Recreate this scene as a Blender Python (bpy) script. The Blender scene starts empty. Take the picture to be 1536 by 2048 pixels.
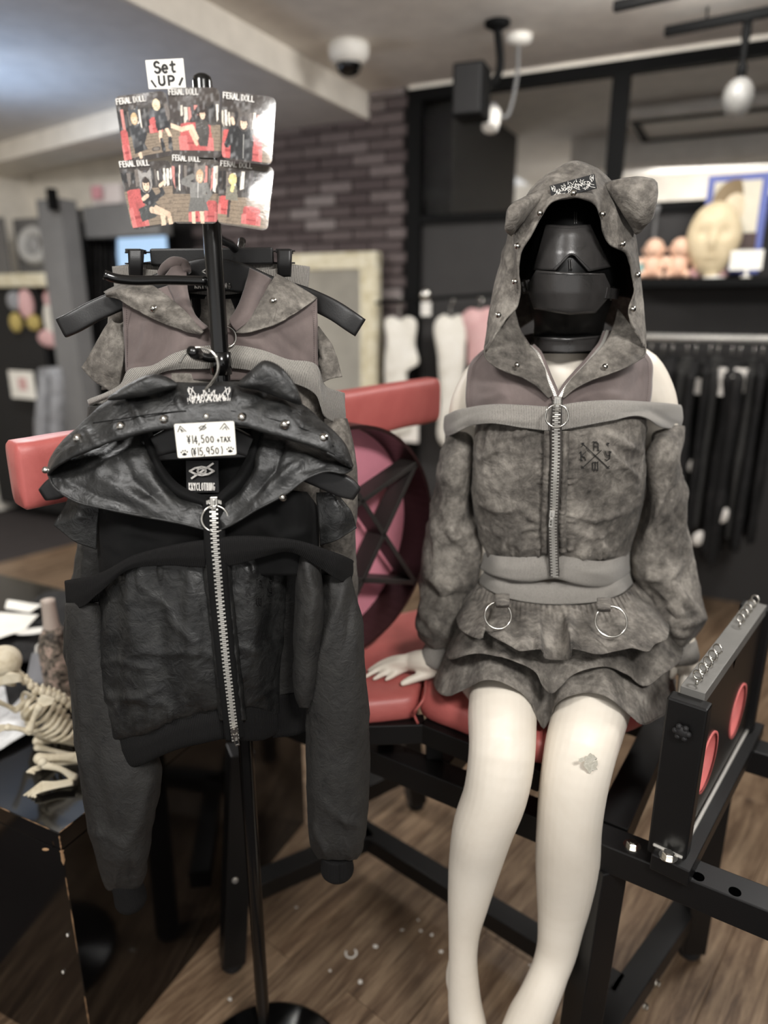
import bpy, bmesh, math, random
import numpy as np
from mathutils import Vector, Matrix

# ------------------------------------------------------------------ camera, world, lights, exposure
SC = bpy.context.scene
COL = SC.collection
FPX = 1400.0
PITCH = math.radians(16.5)
CP, SP = math.cos(PITCH), math.sin(PITCH)
CAM = np.array([0.0, 0.0, 1.42])

cam_data = bpy.data.cameras.new('camera')
cam_data.sensor_fit = 'HORIZONTAL'
cam_data.sensor_width = 36.0
cam_data.lens = FPX / 1536.0 * 36.0
cam_data.clip_start = 0.02
cam_data.dof.use_dof = True
cam_data.dof.focus_distance = 0.985
cam_data.dof.aperture_fstop = 2.2
cam = bpy.data.objects.new('camera', cam_data)
cam.location = CAM
cam.rotation_euler = (math.radians(90) - PITCH, 0, 0)
COL.objects.link(cam)
SC.camera = cam

world = bpy.data.worlds.new('room_ambient')
world.use_nodes = True
world.node_tree.nodes['Background'].inputs[0].default_value = (1.0, 0.985, 0.965, 1)
world.node_tree.nodes['Background'].inputs[1].default_value = 0.85
SC.world = world

def area(name, loc, target, size, sy, power, color=(1, 0.982, 0.955)):
    d = bpy.data.lights.new(name, 'AREA')
    d.shape = 'RECTANGLE'
    d.size, d.size_y, d.energy, d.color = size, sy, power, color
    o = bpy.data.objects.new(name, d)
    o.location = loc
    o.rotation_euler = (Vector(target) - Vector(loc)).to_track_quat('-Z', 'Y').to_euler()
    COL.objects.link(o)
    return o

area('overhead_light', (0.55, -0.55, 2.40), (0.25, 1.1, 0.9), 0.42, 0.28, 39)
area('overhead_light', (-0.75, 0.05, 2.30), (-0.2, 1.1, 0.9), 0.40, 0.25, 16)
area('overhead_light', (1.5, 1.6, 2.40), (0.9, 1.9, 0.0), 0.6, 0.3, 26)
area('overhead_light', (-1.6, 2.6, 2.28), (-1.6, 3.0, 0.0), 0.8, 0.4, 45)
area('overhead_light', (0.9, 2.6, 2.44), (0.6, 3.6, 1.2), 0.8, 0.3, 17)  # added light that lifts the bricks and back wall
area('blue_ceiling_fill', (-1.75, 3.3, 1.75), (-1.6, 3.0, 2.6), 0.5, 0.5, 5, (0.45, 0.66, 1.0))  # added uplight standing for the screen's blue cast on the low ceiling

SC.view_settings.view_transform = 'Standard'
SC.view_settings.look = 'None'
SC.view_settings.exposure = 0.0
SC.view_settings.gamma = 1.0
SC.view_settings.use_curve_mapping = False

# ------------------------------------------------------------------ pixels to places
def W(px, py, Y):
    """the point at world distance Y that the photograph shows at pixel px, py"""
    v = (1024.0 - py) / FPX
    t = Y / (CP + SP * v)
    return np.array([t * (px - 768.0) / FPX, Y, CAM[2] + t * (-SP + CP * v)])

def WZ(px, py, z):
    v = (1024.0 - py) / FPX
    t = (z - CAM[2]) / (-SP + CP * v)
    return np.array([t * (px - 768.0) / FPX, t * (CP + SP * v), z])

def Wa(A):
    A = np.asarray(A, float)
    v = (1024.0 - A[..., 1]) / FPX
    t = A[..., 2] / (CP + SP * v)
    return np.stack([t * (A[..., 0] - 768.0) / FPX, A[..., 2], CAM[2] + t * (-SP + CP * v)], -1)

def proj(P):
    P = np.asarray(P, float) - CAM
    f = P[..., 1] * CP - P[..., 2] * SP
    u = P[..., 1] * SP + P[..., 2] * CP
    return 768.0 + FPX * P[..., 0] / f, 1024.0 - FPX * u / f

# ------------------------------------------------------------------ numeric helpers
def cr(P, n, closed=False):
    """smooth curve through the points P, resampled to n points"""
    P = np.asarray(P, float)
    if closed:
        P = np.vstack([P, P[:1]])
    if len(P) == 1:
        return np.repeat(P, n, 0)
    d = np.sqrt(np.maximum(((P[1:] - P[:-1]) ** 2).sum(1), 1e-12))
    k = np.concatenate([[0], np.cumsum(d)])
    m = np.zeros_like(P)
    s = (P[1:] - P[:-1]) / d[:, None]
    if len(P) > 2:
        w = d[1:] / (d[:-1] + d[1:])
        m[1:-1] = s[:-1] * w[:, None] + s[1:] * (1 - w)[:, None]
    if closed:
        w = d[0] / (d[0] + d[-1])
        m[0] = m[-1] = s[-1] * w + s[0] * (1 - w)
    else:
        m[0], m[-1] = s[0], s[-1]
    t = np.linspace(0, k[-1], n + 1)[:-1] if closed else np.linspace(0, k[-1], n)
    i = np.clip(np.searchsorted(k, t, 'right') - 1, 0, len(d) - 1)
    h = d[i][:, None]
    x = ((t - k[i]) / d[i])[:, None]
    return ((2 * x**3 - 3 * x**2 + 1) * P[i] + (x**3 - 2 * x**2 + x) * h * m[i]
            + (-2 * x**3 + 3 * x**2) * P[i + 1] + (x**3 - x**2) * h * m[i + 1])

def crp(P, params, n):
    """smooth interpolation of rows P at the given parameters, n even steps of the parameter"""
    P = np.asarray(P, float)
    k = np.asarray(params, float)
    d = np.diff(k)
    sh = (-1,) + (1,) * (P.ndim - 1)
    s = np.diff(P, axis=0) / d.reshape(sh)
    m = np.zeros_like(P)
    if len(P) > 2:
        w = (d[1:] / (d[:-1] + d[1:])).reshape(sh)
        m[1:-1] = s[:-1] * w + s[1:] * (1 - w)
    m[0], m[-1] = s[0], s[-1]
    t = np.linspace(k[0], k[-1], n)
    i = np.clip(np.searchsorted(k, t, 'right') - 1, 0, len(d) - 1)
    h = d[i].reshape(sh)
    x = ((t - k[i]) / d[i]).reshape(sh)
    return ((2 * x**3 - 3 * x**2 + 1) * P[i] + (x**3 - 2 * x**2 + x) * h * m[i]
            + (-2 * x**3 + 3 * x**2) * P[i + 1] + (x**3 - x**2) * h * m[i + 1])

def vnoise(P, seed=0):
    """smooth value noise in -1..1 for an array of points"""
    P = np.asarray(P, float)
    sh = P.shape[:-1]
    P = P.reshape(-1, 3) + 37.0
    i = np.floor(P).astype(np.int64)
    f = P - i
    f = f * f * f * (f * (f * 6 - 15) + 10)
    def h(a, b, c):
        n = (a * 374761393 + b * 668265263 + c * 2147483647 + seed * 1274126177) & 0xFFFFFFFF
        n = ((n ^ (n >> 13)) * 1274126177) & 0xFFFFFFFF
        n = n ^ (n >> 16)
        return (n & 0xFFFF) / 32767.5 - 1.0
    r = 0
    for a in (0, 1):
        for b in (0, 1):
            for c in (0, 1):
                w = ((f[:, 0] if a else 1 - f[:, 0]) * (f[:, 1] if b else 1 - f[:, 1])
                     * (f[:, 2] if c else 1 - f[:, 2]))
                r = r + w * h(i[:, 0] + a, i[:, 1] + b, i[:, 2] + c)
    return r.reshape(sh)

def gnormals(G, closed_v=False):
    if closed_v:
        dv = np.roll(G, -1, 1) - np.roll(G, 1, 1)
    else:
        dv = np.gradient(G, axis=1)
    du = np.gradient(G, axis=0)
    n = np.cross(du, dv)
    n /= np.maximum(np.linalg.norm(n, axis=-1, keepdims=True), 1e-9)
    return n

def facing(G, N, closed):
    tc = CAM - G
    tc /= np.linalg.norm(tc, axis=-1, keepdims=True)
    d = (N * tc).sum(-1)
    if closed:
        c = G.mean((0, 1))
        sg = np.sign(((G - G.mean(1, keepdims=True)) * N).sum(-1).mean())
        N = N * sg
        d = d * sg
        return N, np.clip(d * 2.5, 0, 1)
    N = np.where(d[..., None] < 0, -N, N)
    return N, np.ones(G.shape[:2])

def folds(G, strokes, closed=False):
    """press folds into a cloth grid; a stroke is (pixel polyline, half width px, height m)"""
    N, wgt = facing(G, gnormals(G, closed), closed)
    px, py = proj(G)
    D = np.zeros(G.shape[:2])
    for pts, w, a in strokes:
        pts = np.asarray(pts, float)
        best = np.full(px.shape, 1e9)
        tt = np.zeros(px.shape)
        L = len(pts) - 1
        for k in range(L):
            ax, ay = pts[k]
            bx, by = pts[k + 1]
            dx, dy = bx - ax, by - ay
            l2 = dx * dx + dy * dy + 1e-9
            t = np.clip(((px - ax) * dx + (py - ay) * dy) / l2, 0, 1)
            dd = np.hypot(px - ax - t * dx, py - ay - t * dy)
            m = dd < best
            best = np.where(m, dd, best)
            tt = np.where(m, (k + t) / L, tt)
        D += a * np.exp(-(best / w) ** 2) * np.sqrt(np.clip(np.sin(np.pi * np.clip(tt * .9 + .05, 0, 1)), 0, 1))
    return G + N * (D * wgt)[..., None]

def wrinkle(G, amp, scale, seed=0, aniso=(1, 1, 1), closed=False, ridged=True):
    N = gnormals(G, closed)
    N, _ = facing(G, N, closed)
    P = G * np.asarray(aniso) * scale
    P = P + 0.6 * np.stack([vnoise(P * .7, seed + 5), vnoise(P * .7 + 9, seed + 6), vnoise(P * .7 + 17, seed + 7)], -1)
    n = vnoise(P, seed)
    d = (1 - 2.4 * np.abs(n)) if ridged else n
    d = d + 0.45 * vnoise(P * 2.3, seed + 1)
    return G + N * (amp * d)[..., None]

def surf_of(G, lift):
    """height lookup on the camera side of a built cloth grid: pixel -> world point just above the cloth"""
    px, py = proj(G)
    N = gnormals(G, True)
    sg = np.sign(((G - G.mean(1, keepdims=True)) * N).sum(-1).mean())
    tc = CAM - G
    m = ((N * sg * tc).sum(-1) > 0)
    X, Yp, D = px[m], py[m], G[m][:, 1]
    def at(x, y):
        d = (X - x) ** 2 + (Yp - y) ** 2
        i = np.argpartition(d, 6)[:6]
        return W(x, y, float(D[i].min()) - lift)
    return at

# ------------------------------------------------------------------ objects
ORG = {}
def thing(name, label, cat, loc=(0, 0, 0), group=None):
    o = bpy.data.objects.new(name, None)
    o.empty_display_size = 0.05
    o.location = tuple(float(c) for c in loc)
    COL.objects.link(o)
    ORG[o.name] = np.array(loc, float)
    o['label'], o['category'] = label, cat
    if group:
        o['group'] = group
    return o

def tag(o, label, cat, group=None):
    o['label'], o['category'] = label, cat
    if group:
        o['group'] = group
    return o

def put(name, me, m=None, parent=None, smooth=True):
    """link mesh data (in world coordinates relative to the parent's origin) as one object"""
    if m is not None:
        me.materials.clear()
        me.materials.append(m)
    if smooth:
        me.polygons.foreach_set('use_smooth', [True] * len(me.polygons))
    o = bpy.data.objects.new(name, me)
    COL.objects.link(o)
    if parent is not None:
        o.parent = parent
        ORG[o.name] = ORG[parent.name]
    else:
        ORG[o.name] = np.zeros(3)
    return o

def mesh(name, V, F, m=None, parent=None, smooth=True, uv=None):
    V = np.asarray(V, float)
    if parent is not None:
        V = V - ORG[parent.name]
    else:
        lo, hi = V.min(0), V.max(0)
        c = np.array([(lo[0] + hi[0]) / 2, (lo[1] + hi[1]) / 2, lo[2]])
        V = V - c
    me = bpy.data.meshes.new(name)
    me.from_pydata(V.tolist(), [], F)
    if uv is not None:
        lay = me.uv_layers.new(name='UVMap')
        idx = np.zeros(len(me.loops), np.int32)
        me.loops.foreach_get('vertex_index', idx)
        lay.data.foreach_set('uv', np.asarray(uv, np.float32)[idx].ravel())
    me.update()
    o = put(name, me, m, parent, smooth)
    if parent is None:
        o.location = c
        ORG[o.name] = c
    return o

def solid(o, t, off=0):
    md = o.modifiers.new('thickness', 'SOLIDIFY')
    md.thickness, md.offset = t, off
    return o

def grid(name, G, m, parent=None, closed=False, caps=False, thick=0, smooth=True, off=0):
    nu, nv = G.shape[:2]
    V = G.reshape(-1, 3)
    F = []
    for i in range(nu - 1):
        a = i * nv
        for j in range(nv if closed else nv - 1):
            k = (j + 1) % nv
            F.append((a + j, a + k, a + nv + k, a + nv + j))
    if caps and closed:
        F.append(tuple(range(nv - 1, -1, -1)))
        F.append(tuple((nu - 1) * nv + j for j in range(nv)))
    du = np.zeros((nu, nv)); dv = np.zeros((nu, nv))
    du[1:] = np.cumsum(np.linalg.norm(np.diff(G, axis=0), axis=-1).mean(1))[:, None]
    dv[:, 1:] = np.cumsum(np.linalg.norm(np.diff(G, axis=1), axis=-1).mean(0))[None, :]
    uv = np.stack([dv, du], -1).reshape(-1, 2)
    o = mesh(name, V, F, m, parent, smooth, uv)
    if thick:
        solid(o, thick, off)
    return o

def patch(curves, nu, nv, params=None):
    """sheet through pixel curves [(px, py, Y), ...]; returns a world grid"""
    R = np.stack([cr(c, nv) for c in curves])
    if len(curves) == 2:
        t = np.linspace(0, 1, nu)[:, None, None]
        R = R[:1] * (1 - t) + R[1:] * t
    else:
        R = crp(R, params if params is not None else range(len(curves)), nu)
    return Wa(R)

def rowloft(rows, nu, nc, e=2.0, params=None):
    """closed body from pixel rows (py, xl, xr, Y, depth)"""
    R = np.asarray(rows, float)
    R = crp(R, params if params is not None else range(len(R)), nu)
    a = np.linspace(0, 2 * np.pi, nc, endpoint=False)
    ca, sa = np.cos(a), np.sin(a)
    ca = np.sign(ca) * np.abs(ca) ** (2 / e)
    sa = np.sign(sa) * np.abs(sa) ** (2 / e)
    x = (R[:, 1:2] + R[:, 2:3]) / 2 + (R[:, 2:3] - R[:, 1:2]) / 2 * ca
    Y = R[:, 3:4] - R[:, 4:5] / 2 * sa
    return Wa(np.stack([x, np.repeat(R[:, 0:1], nc, 1), Y], -1))

def tubegrid(path, radii, nc=12, n=None, flat=None, up=(0, 0, 1), closed=False):
    """rings around a 3D path; radii scalar, list, or list of (side, up) pairs"""
    P = np.asarray(path, float)
    r = np.asarray(radii, float)
    if r.ndim == 0:
        r = np.full((len(P), 2), float(r))
    elif r.ndim == 1:
        r = np.stack([r, r], 1)
    if n:
        Q = cr(np.hstack([P, r * 1e-3]), n, closed)
        P, r = Q[:, :3], Q[:, 3:] * 1e3
    if closed:
        T = np.roll(P, -1, 0) - np.roll(P, 1, 0)
    else:
        T = np.gradient(P, axis=0)
    T /= np.maximum(np.linalg.norm(T, axis=1, keepdims=True), 1e-9)
    up = np.asarray(up, float)
    S = np.zeros_like(T)
    prev = None
    for i, t in enumerate(T):
        s = np.cross(up, t) if prev is None else prev - t * prev.dot(t)
        if np.linalg.norm(s) < 1e-4:
            s = np.cross((0.3, 1, 0.2), t)
        s = s / np.linalg.norm(s)
        S[i] = s
        prev = s
    U = np.cross(T, S)
    a = np.linspace(0, 2 * np.pi, nc, endpoint=False)
    return (P[:, None] + S[:, None] * (np.cos(a)[None, :, None] * r[:, None, :1])
            + U[:, None] * (np.sin(a)[None, :, None] * r[:, None, 1:]))

def tube(name, path, radii, m, parent=None, nc=12, n=None, closed=False, up=(0, 0, 1)):
    G = tubegrid(path, radii, nc, n, up=up, closed=closed)
    if closed:
        G = np.concatenate([G, G[:1]])
        return grid(name, G, m, parent, True)
    return grid(name, G, m, parent, True, True)

def torus(c, n, R, r, ns=40, nc=10):
    n = np.asarray(n, float); n = n / np.linalg.norm(n)
    a = np.cross(n, (0.1, 0.2, 1)); a /= np.linalg.norm(a)
    b = np.cross(n, a)
    t = np.linspace(0, 2 * np.pi, ns + 1)
    P = np.asarray(c) + R * (np.cos(t)[:, None] * a + np.sin(t)[:, None] * b)
    d = (np.cos(t)[:, None] * a + np.sin(t)[:, None] * b)
    s = np.linspace(0, 2 * np.pi, nc, endpoint=False)
    return P[:, None] + r * (np.cos(s)[None, :, None] * d[:, None] + np.sin(s)[None, :, None] * n)

class MB:
    """collects simple shapes into one mesh"""
    def __init__(self):
        self.V, self.F = [], []
    def add(self, V, F):
        b = len(self.V)
        self.V += [tuple(map(float, v)) for v in V]
        self.F += [tuple(b + i for i in f) for f in F]
        return self
    def grid(self, G, closed=True, caps=True):
        nu, nv = G.shape[:2]
        F = []
        for i in range(nu - 1):
            for j in range(nv if closed else nv - 1):
                k = (j + 1) % nv
                F.append((i * nv + j, i * nv + k, (i + 1) * nv + k, (i + 1) * nv + j))
        if closed and caps:
            F.append(tuple(range(nv - 1, -1, -1)))
            F.append(tuple((nu - 1) * nv + j for j in range(nv)))
        return self.add(G.reshape(-1, 3), F)
    def box(self, c, ax, ay, az):
        c, ax, ay, az = (np.asarray(q, float) for q in (c, ax, ay, az))
        V = [c + sx * ax + sy * ay + sz * az for sz in (-1, 1) for sy in (-1, 1) for sx in (-1, 1)]
        return self.add(V, [(0, 2, 3, 1), (4, 5, 7, 6), (0, 1, 5, 4), (2, 6, 7, 3), (0, 4, 6, 2), (1, 3, 7, 5)])
    def build(self, name, m, parent=None, bevel=0, smooth=False):
        o = mesh(name, self.V, self.F, m, parent, smooth)
        if bevel:
            bv = o.modifiers.new('edges', 'BEVEL')
            bv.width, bv.segments, bv.limit_method = bevel, 2, 'ANGLE'
        return o

def beam(name, p, q, w, h, m, parent=None, up=(0, 0, 1), bevel=0.002):
    p, q = np.asarray(p, float), np.asarray(q, float)
    t = q - p
    L = np.linalg.norm(t)
    t = t / L
    s = np.cross(t, up)
    if np.linalg.norm(s) < 1e-3:
        s = np.array([1.0, 0, 0])
    s /= np.linalg.norm(s)
    u = np.cross(s, t)
    return MB().box((p + q) / 2, t * L / 2, s * w / 2, u * h / 2).build(name, m, parent, bevel)

def lathe(prof, c, axis, nc=20):
    """rings of (radius, height) along axis from c"""
    axis = np.asarray(axis, float); axis = axis / np.linalg.norm(axis)
    a = np.cross(axis, (0.2, 1, 0.1) if abs(axis[1]) < .9 else (1, 0.1, 0.2)); a /= np.linalg.norm(a)
    b = np.cross(axis, a)
    t = np.linspace(0, 2 * np.pi, nc, endpoint=False)
    d = np.cos(t)[:, None] * a + np.sin(t)[:, None] * b
    return np.stack([np.asarray(c) + axis * h + d * max(r, 1e-5) for r, h in prof])

def blob(c, r, rot=None, nu=14, nc=18):
    """ellipsoid rings"""
    c = np.asarray(c, float)
    r = np.asarray(r, float)
    t = np.linspace(-np.pi / 2, np.pi / 2, nu)
    a = np.linspace(0, 2 * np.pi, nc, endpoint=False)
    P = np.stack([np.cos(t)[:, None] * np.cos(a), np.cos(t)[:, None] * np.sin(a),
                  np.repeat(np.sin(t)[:, None], nc, 1)], -1) * r
    if rot is not None:
        P = P @ np.asarray(rot.to_3x3()).T
    return c + P

def shape_prism(poly, z0, z1):
    """vertices and faces of a flat outline (list of 3D points) given thickness by a vector"""
    n = len(poly)
    V = [np.asarray(p) + z0 for p in poly] + [np.asarray(p) + z1 for p in poly]
    F = [tuple(range(n - 1, -1, -1)), tuple(range(n, 2 * n))]
    F += [(i, (i + 1) % n, n + (i + 1) % n, n + i) for i in range(n)]
    return V, F

# ------------------------------------------------------------------ materials
def srgb(r, g, b):
    f = lambda c: (c / 255 / 12.92) if c <= 10 else ((c / 255 + 0.055) / 1.055) ** 2.4
    return (f(r), f(g), f(b), 1)

def base_mat(name, col, rough=0.6, metal=0.0, spec=0.5, coat=0.0):
    m = bpy.data.materials.new(name)
    m.use_nodes = True
    b = m.node_tree.nodes['Principled BSDF']
    b.inputs['Base Color'].default_value = col
    b.inputs['Roughness'].default_value = rough
    b.inputs['Metallic'].default_value = metal
    b.inputs['Specular IOR Level'].default_value = spec
    b.inputs['Coat Weight'].default_value = coat
    return m, m.node_tree.nodes, m.node_tree.links, b

def noise_node(N, L, scale, detail=4, rough=0.55, co=None, dist=0.0):
    n = N.new('ShaderNodeTexNoise')
    n.inputs['Scale'].default_value = scale
    n.inputs['Detail'].default_value = detail
    n.inputs['Roughness'].default_value = rough
    n.inputs['Distortion'].default_value = dist
    if co is not None:
        L.new(co, n.inputs['Vector'])
    return n

def ramp(N, L, fac, stops):
    r = N.new('ShaderNodeValToRGB')
    e = r.color_ramp.elements
    while len(e) < len(stops):
        e.new(0.5)
    for i, (p, c) in enumerate(stops):
        e[i].position, e[i].color = p, c
    L.new(fac, r.inputs['Fac'])
    return r

def bump(N, L, b, h, strength, dist, prev=None):
    n = N.new('ShaderNodeBump')
    n.inputs['Strength'].default_value = strength
    n.inputs['Distance'].default_value = dist
    L.new(h, n.inputs['Height'])
    if prev is not None:
        L.new(prev.outputs[0], n.inputs['Normal'])
    L.new(n.outputs[0], b.inputs['Normal'])
    return n

def coords(N, kind='Object'):
    return N.new('ShaderNodeTexCoord').outputs[kind]

def mottled(name, cols, scale=14, rough=0.85, fine=220, fb=0.25, cb=0.3, spec=0.3, detail=7, sheen=0.0, rvar=None, stops=(0.3, 0.5, 0.7), coat=0.0, dist=0.8, nr=0.68, mixf=None):
    """cloth or leather with blotches of three tones, grain and soft creases"""
    m, N, L, b = base_mat(name, cols[1], rough, 0, spec, coat)
    co = coords(N)
    n1 = noise_node(N, L, scale, detail, nr, co, dist)
    fac = n1.outputs['Fac']
    if mixf:
        nf = noise_node(N, L, mixf[0], 5, 0.7, co, 0.2)
        mp = N.new('ShaderNodeMix')
        mp.inputs[0].default_value = mixf[1]
        L.new(fac, mp.inputs[2]); L.new(nf.outputs['Fac'], mp.inputs[3])
        fac = mp.outputs[0]
    r = ramp(N, L, fac, list(zip(stops, cols)))
    L.new(r.outputs[0], b.inputs['Base Color'])
    n2 = noise_node(N, L, fine, 3, 0.6, co)
    n3 = noise_node(N, L, scale * 2.2, 5, 0.6, co, 1.2)
    bp = bump(N, L, b, n2.outputs['Fac'], fb, 0.001)
    bump(N, L, b, n3.outputs['Fac'], cb, 0.006, bp)
    if rvar:
        rr = ramp(N, L, n1.outputs['Fac'], [(0.35, (rvar[0],) * 3 + (1,)), (0.65, (rvar[1],) * 3 + (1,))])
        L.new(rr.outputs[0], b.inputs['Roughness'])
    if sheen:
        b.inputs['Sheen Weight'].default_value = sheen
    return m

def ribbed(name, c0, c1, pitch=0.0025, axis='X', sheen=0.15):
    """knitted ribbing; ridges run across the UV u direction (metres)"""
    m, N, L, b = base_mat(name, c1, 0.9, 0, 0.2)
    uv = coords(N, 'UV')
    w = N.new('ShaderNodeTexWave')
    w.bands_direction = axis
    w.inputs['Scale'].default_value = 0.314 / pitch
    w.inputs['Distortion'].default_value = 0.4
    w.inputs['Detail'].default_value = 1.0
    L.new(uv, w.inputs['Vector'])
    n = noise_node(N, L, 420, 3, 0.6, coords(N))
    mx = N.new('ShaderNodeMath'); mx.operation = 'MULTIPLY_ADD'
    L.new(n.outputs['Fac'], mx.inputs[0]); mx.inputs[1].default_value = 0.75
    L.new(w.outputs['Fac'], mx.inputs[2])
    r = ramp(N, L, mx.outputs[0], [(0.25, c0), (1.0, c1)])
    L.new(r.outputs[0], b.inputs['Base Color'])
    bump(N, L, b, w.outputs['Fac'], 0.55, 0.0012)
    b.inputs['Sheen Weight'].default_value = sheen
    return m

def plain(name, col, rough=0.5, metal=0.0, spec=0.5, grain=0, gb=0.2, coat=0.0, var=0.0):
    m, N, L, b = base_mat(name, col, rough, metal, spec, coat)
    co = coords(N)
    n = noise_node(N, L, grain or 60, 3, 0.6, co)
    if grain:
        bump(N, L, b, n.outputs['Fac'], gb, 0.001)
    v = var or 0.06
    c0 = tuple(c * (1 - v) for c in col[:3]) + (1,)
    c1 = tuple(min(1, c * (1 + v)) for c in col[:3]) + (1,)
    n2 = noise_node(N, L, 9, 4, 0.6, co)
    r = ramp(N, L, n2.outputs['Fac'], [(0.35, c0), (0.65, c1)])
    L.new(r.outputs[0], b.inputs['Base Color'])
    return m

def glow(name, col, strength):
    m, N, L, b = base_mat(name, col, 0.5)
    b.inputs['Emission Color'].default_value = col
    b.inputs['Emission Strength'].default_value = strength
    return m

def vcol_mat(name, rough=0.25, coat=0.6, wav=0.0):
    m, N, L, b = base_mat(name, (1, 1, 1, 1), rough, 0, 0.5, coat)
    a = N.new('ShaderNodeVertexColor')
    a.layer_name = 'print'
    L.new(a.outputs['Color'], b.inputs['Base Color'])
    b.inputs['Coat Roughness'].default_value = 0.12
    if wav:
        n = noise_node(N, L, 60, 3, 0.55, coords(N), 0.5)
        bump(N, L, b, n.outputs['Fac'], wav, 0.004)
    return m

def plank_mat(name):
    m, N, L, b = base_mat(name, srgb(120, 100, 82), 0.38, 0, 0.4)
    co = coords(N)
    oi = N.new('ShaderNodeObjectInfo')
    mp = N.new('ShaderNodeMapping')
    mp.inputs['Scale'].default_value = (1.3, 13, 1)
    L.new(co, mp.inputs['Vector'])
    ad = N.new('ShaderNodeVectorMath'); ad.operation = 'ADD'
    cb = N.new('ShaderNodeCombineXYZ')
    ml = N.new('ShaderNodeMath'); ml.operation = 'MULTIPLY'; ml.inputs[1].default_value = 40
    L.new(oi.outputs['Random'], ml.inputs[0])
    L.new(ml.outputs[0], cb.inputs[0]); L.new(ml.outputs[0], cb.inputs[1])
    L.new(mp.outputs[0], ad.inputs[0]); L.new(cb.outputs[0], ad.inputs[1])
    n1 = noise_node(N, L, 2.6, 8, 0.66, ad.outputs[0], 0.9)
    n2 = noise_node(N, L, 14, 6, 0.7, ad.outputs[0], 0.3)
    mx = N.new('ShaderNodeMath'); mx.operation = 'MULTIPLY_ADD'
    L.new(n2.outputs['Fac'], mx.inputs[0]); mx.inputs[1].default_value = 0.35
    L.new(n1.outputs['Fac'], mx.inputs[2])
    r = ramp(N, L, mx.outputs[0], [(0.42, srgb(58, 45, 36)), (0.62, srgb(106, 86, 68)), (0.78, srgb(138, 117, 95)), (0.95, srgb(160, 140, 116))])
    mm = N.new('ShaderNodeMixRGB'); mm.blend_type = 'MULTIPLY'; mm.inputs[0].default_value = 1.0
    rv = ramp(N, L, oi.outputs['Random'], [(0, (0.78, 0.77, 0.76, 1)), (1, (1.08, 1.06, 1.04, 1))])
    L.new(r.outputs[0], mm.inputs[1]); L.new(rv.outputs[0], mm.inputs[2])
    L.new(mm.outputs[0], b.inputs['Base Color'])
    bump(N, L, b, n2.outputs['Fac'], 0.15, 0.001)
    return m

def brick_mat(name):
    m, N, L, b = base_mat(name, srgb(80, 70, 68), 0.8, 0, 0.3)
    co = coords(N)
    oi = N.new('ShaderNodeObjectInfo')
    r = ramp(N, L, oi.outputs['Random'], [(0, srgb(84, 73, 73)), (0.5, srgb(102, 91, 90)), (0.85, srgb(120, 109, 108)), (1, srgb(146, 137, 135))])
    n = noise_node(N, L, 30, 5, 0.65, co)
    mm = N.new('ShaderNodeMixRGB'); mm.blend_type = 'MULTIPLY'; mm.inputs[0].default_value = 0.6
    rn = ramp(N, L, n.outputs['Fac'], [(0.3, (0.5, 0.5, 0.5, 1)), (0.7, (1, 1, 1, 1))])
    L.new(r.outputs[0], mm.inputs[1]); L.new(rn.outputs[0], mm.inputs[2])
    L.new(mm.outputs[0], b.inputs['Base Color'])
    bump(N, L, b, n.outputs['Fac'], 0.5, 0.006)
    return m

M = {}
M['suede'] = mottled('grey_suede', (srgb(48, 45, 42), srgb(100, 95, 89), srgb(152, 146, 137)), 12, 0.84, 300, 0.5, 0.7, 0.25, sheen=0.04, stops=(0.34, 0.5, 0.67), dist=0.5, nr=0.62, mixf=(80, 0.38))  # own mottling, with contrast raised to suggest highlights on the wrinkles
M['mauve'] = mottled('mauve_jersey', (srgb(90, 80, 78), srgb(104, 93, 90), srgb(116, 104, 101)), 8, 0.85, 500, 0.15, 0.15, 0.25, sheen=0.2)
M['rib_grey'] = ribbed('grey_heather_rib', srgb(70, 68, 65), srgb(158, 153, 146))
M['rib_black'] = ribbed('black_rib', srgb(8, 8, 8), srgb(24, 23, 23), sheen=0.0)
M['black_leather'] = mottled('washed_black_leather', (srgb(22, 22, 22), srgb(37, 37, 36), srgb(66, 65, 63)), 26, 0.45, 350, 0.25, 0.35, 0.55, rvar=(0.36, 0.5), stops=(0.40, 0.60, 0.9))
M['black_matte'] = mottled('worn_black_cloth', (srgb(15, 15, 15), srgb(38, 37, 36), srgb(46, 45, 43)), 34, 0.62, 400, 0.3, 0.35, 0.35, stops=(0.28, 0.40, 0.7))
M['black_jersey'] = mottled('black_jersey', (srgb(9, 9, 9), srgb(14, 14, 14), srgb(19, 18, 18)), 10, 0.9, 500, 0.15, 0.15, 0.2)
M['mask_dark'] = plain('dark_leather_shell', srgb(8, 8, 8), 0.45, 0, 0.28)
M['mask_leather'] = mottled('smooth_black_leather', (srgb(44, 43, 42), srgb(54, 52, 51), srgb(60, 58, 57)), 20, 0.36, 500, 0.06, 0.05, 0.55, rvar=(0.27, 0.34))
M['red_leather'] = mottled('red_vinyl', (srgb(168, 86, 82), srgb(178, 94, 89), srgb(186, 102, 96)), 6, 0.42, 500, 0.22, 0.12, 0.45)
M['pink'] = plain('pink_panel', srgb(230, 148, 164), 0.55)
M['pad_red'] = plain('red_padding', srgb(206, 108, 104), 0.6, grain=300)
M['skin'] = mottled('ivory_mannequin_shell', (srgb(222, 212, 197), srgb(228, 219, 205), srgb(233, 225, 212)), 5, 0.42, 300, 0.02, 0.03, 0.4)
M['steel_black'] = plain('black_painted_steel', srgb(14, 13, 13), 0.42, 0, 0.42, grain=500, gb=0.1)
M['gloss_black'] = plain('gloss_black_tube', srgb(9, 9, 9), 0.16, 0, 0.6)
M['lacquer'] = plain('black_lacquer', srgb(10, 9, 9), 0.10, 0, 0.6)
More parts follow.
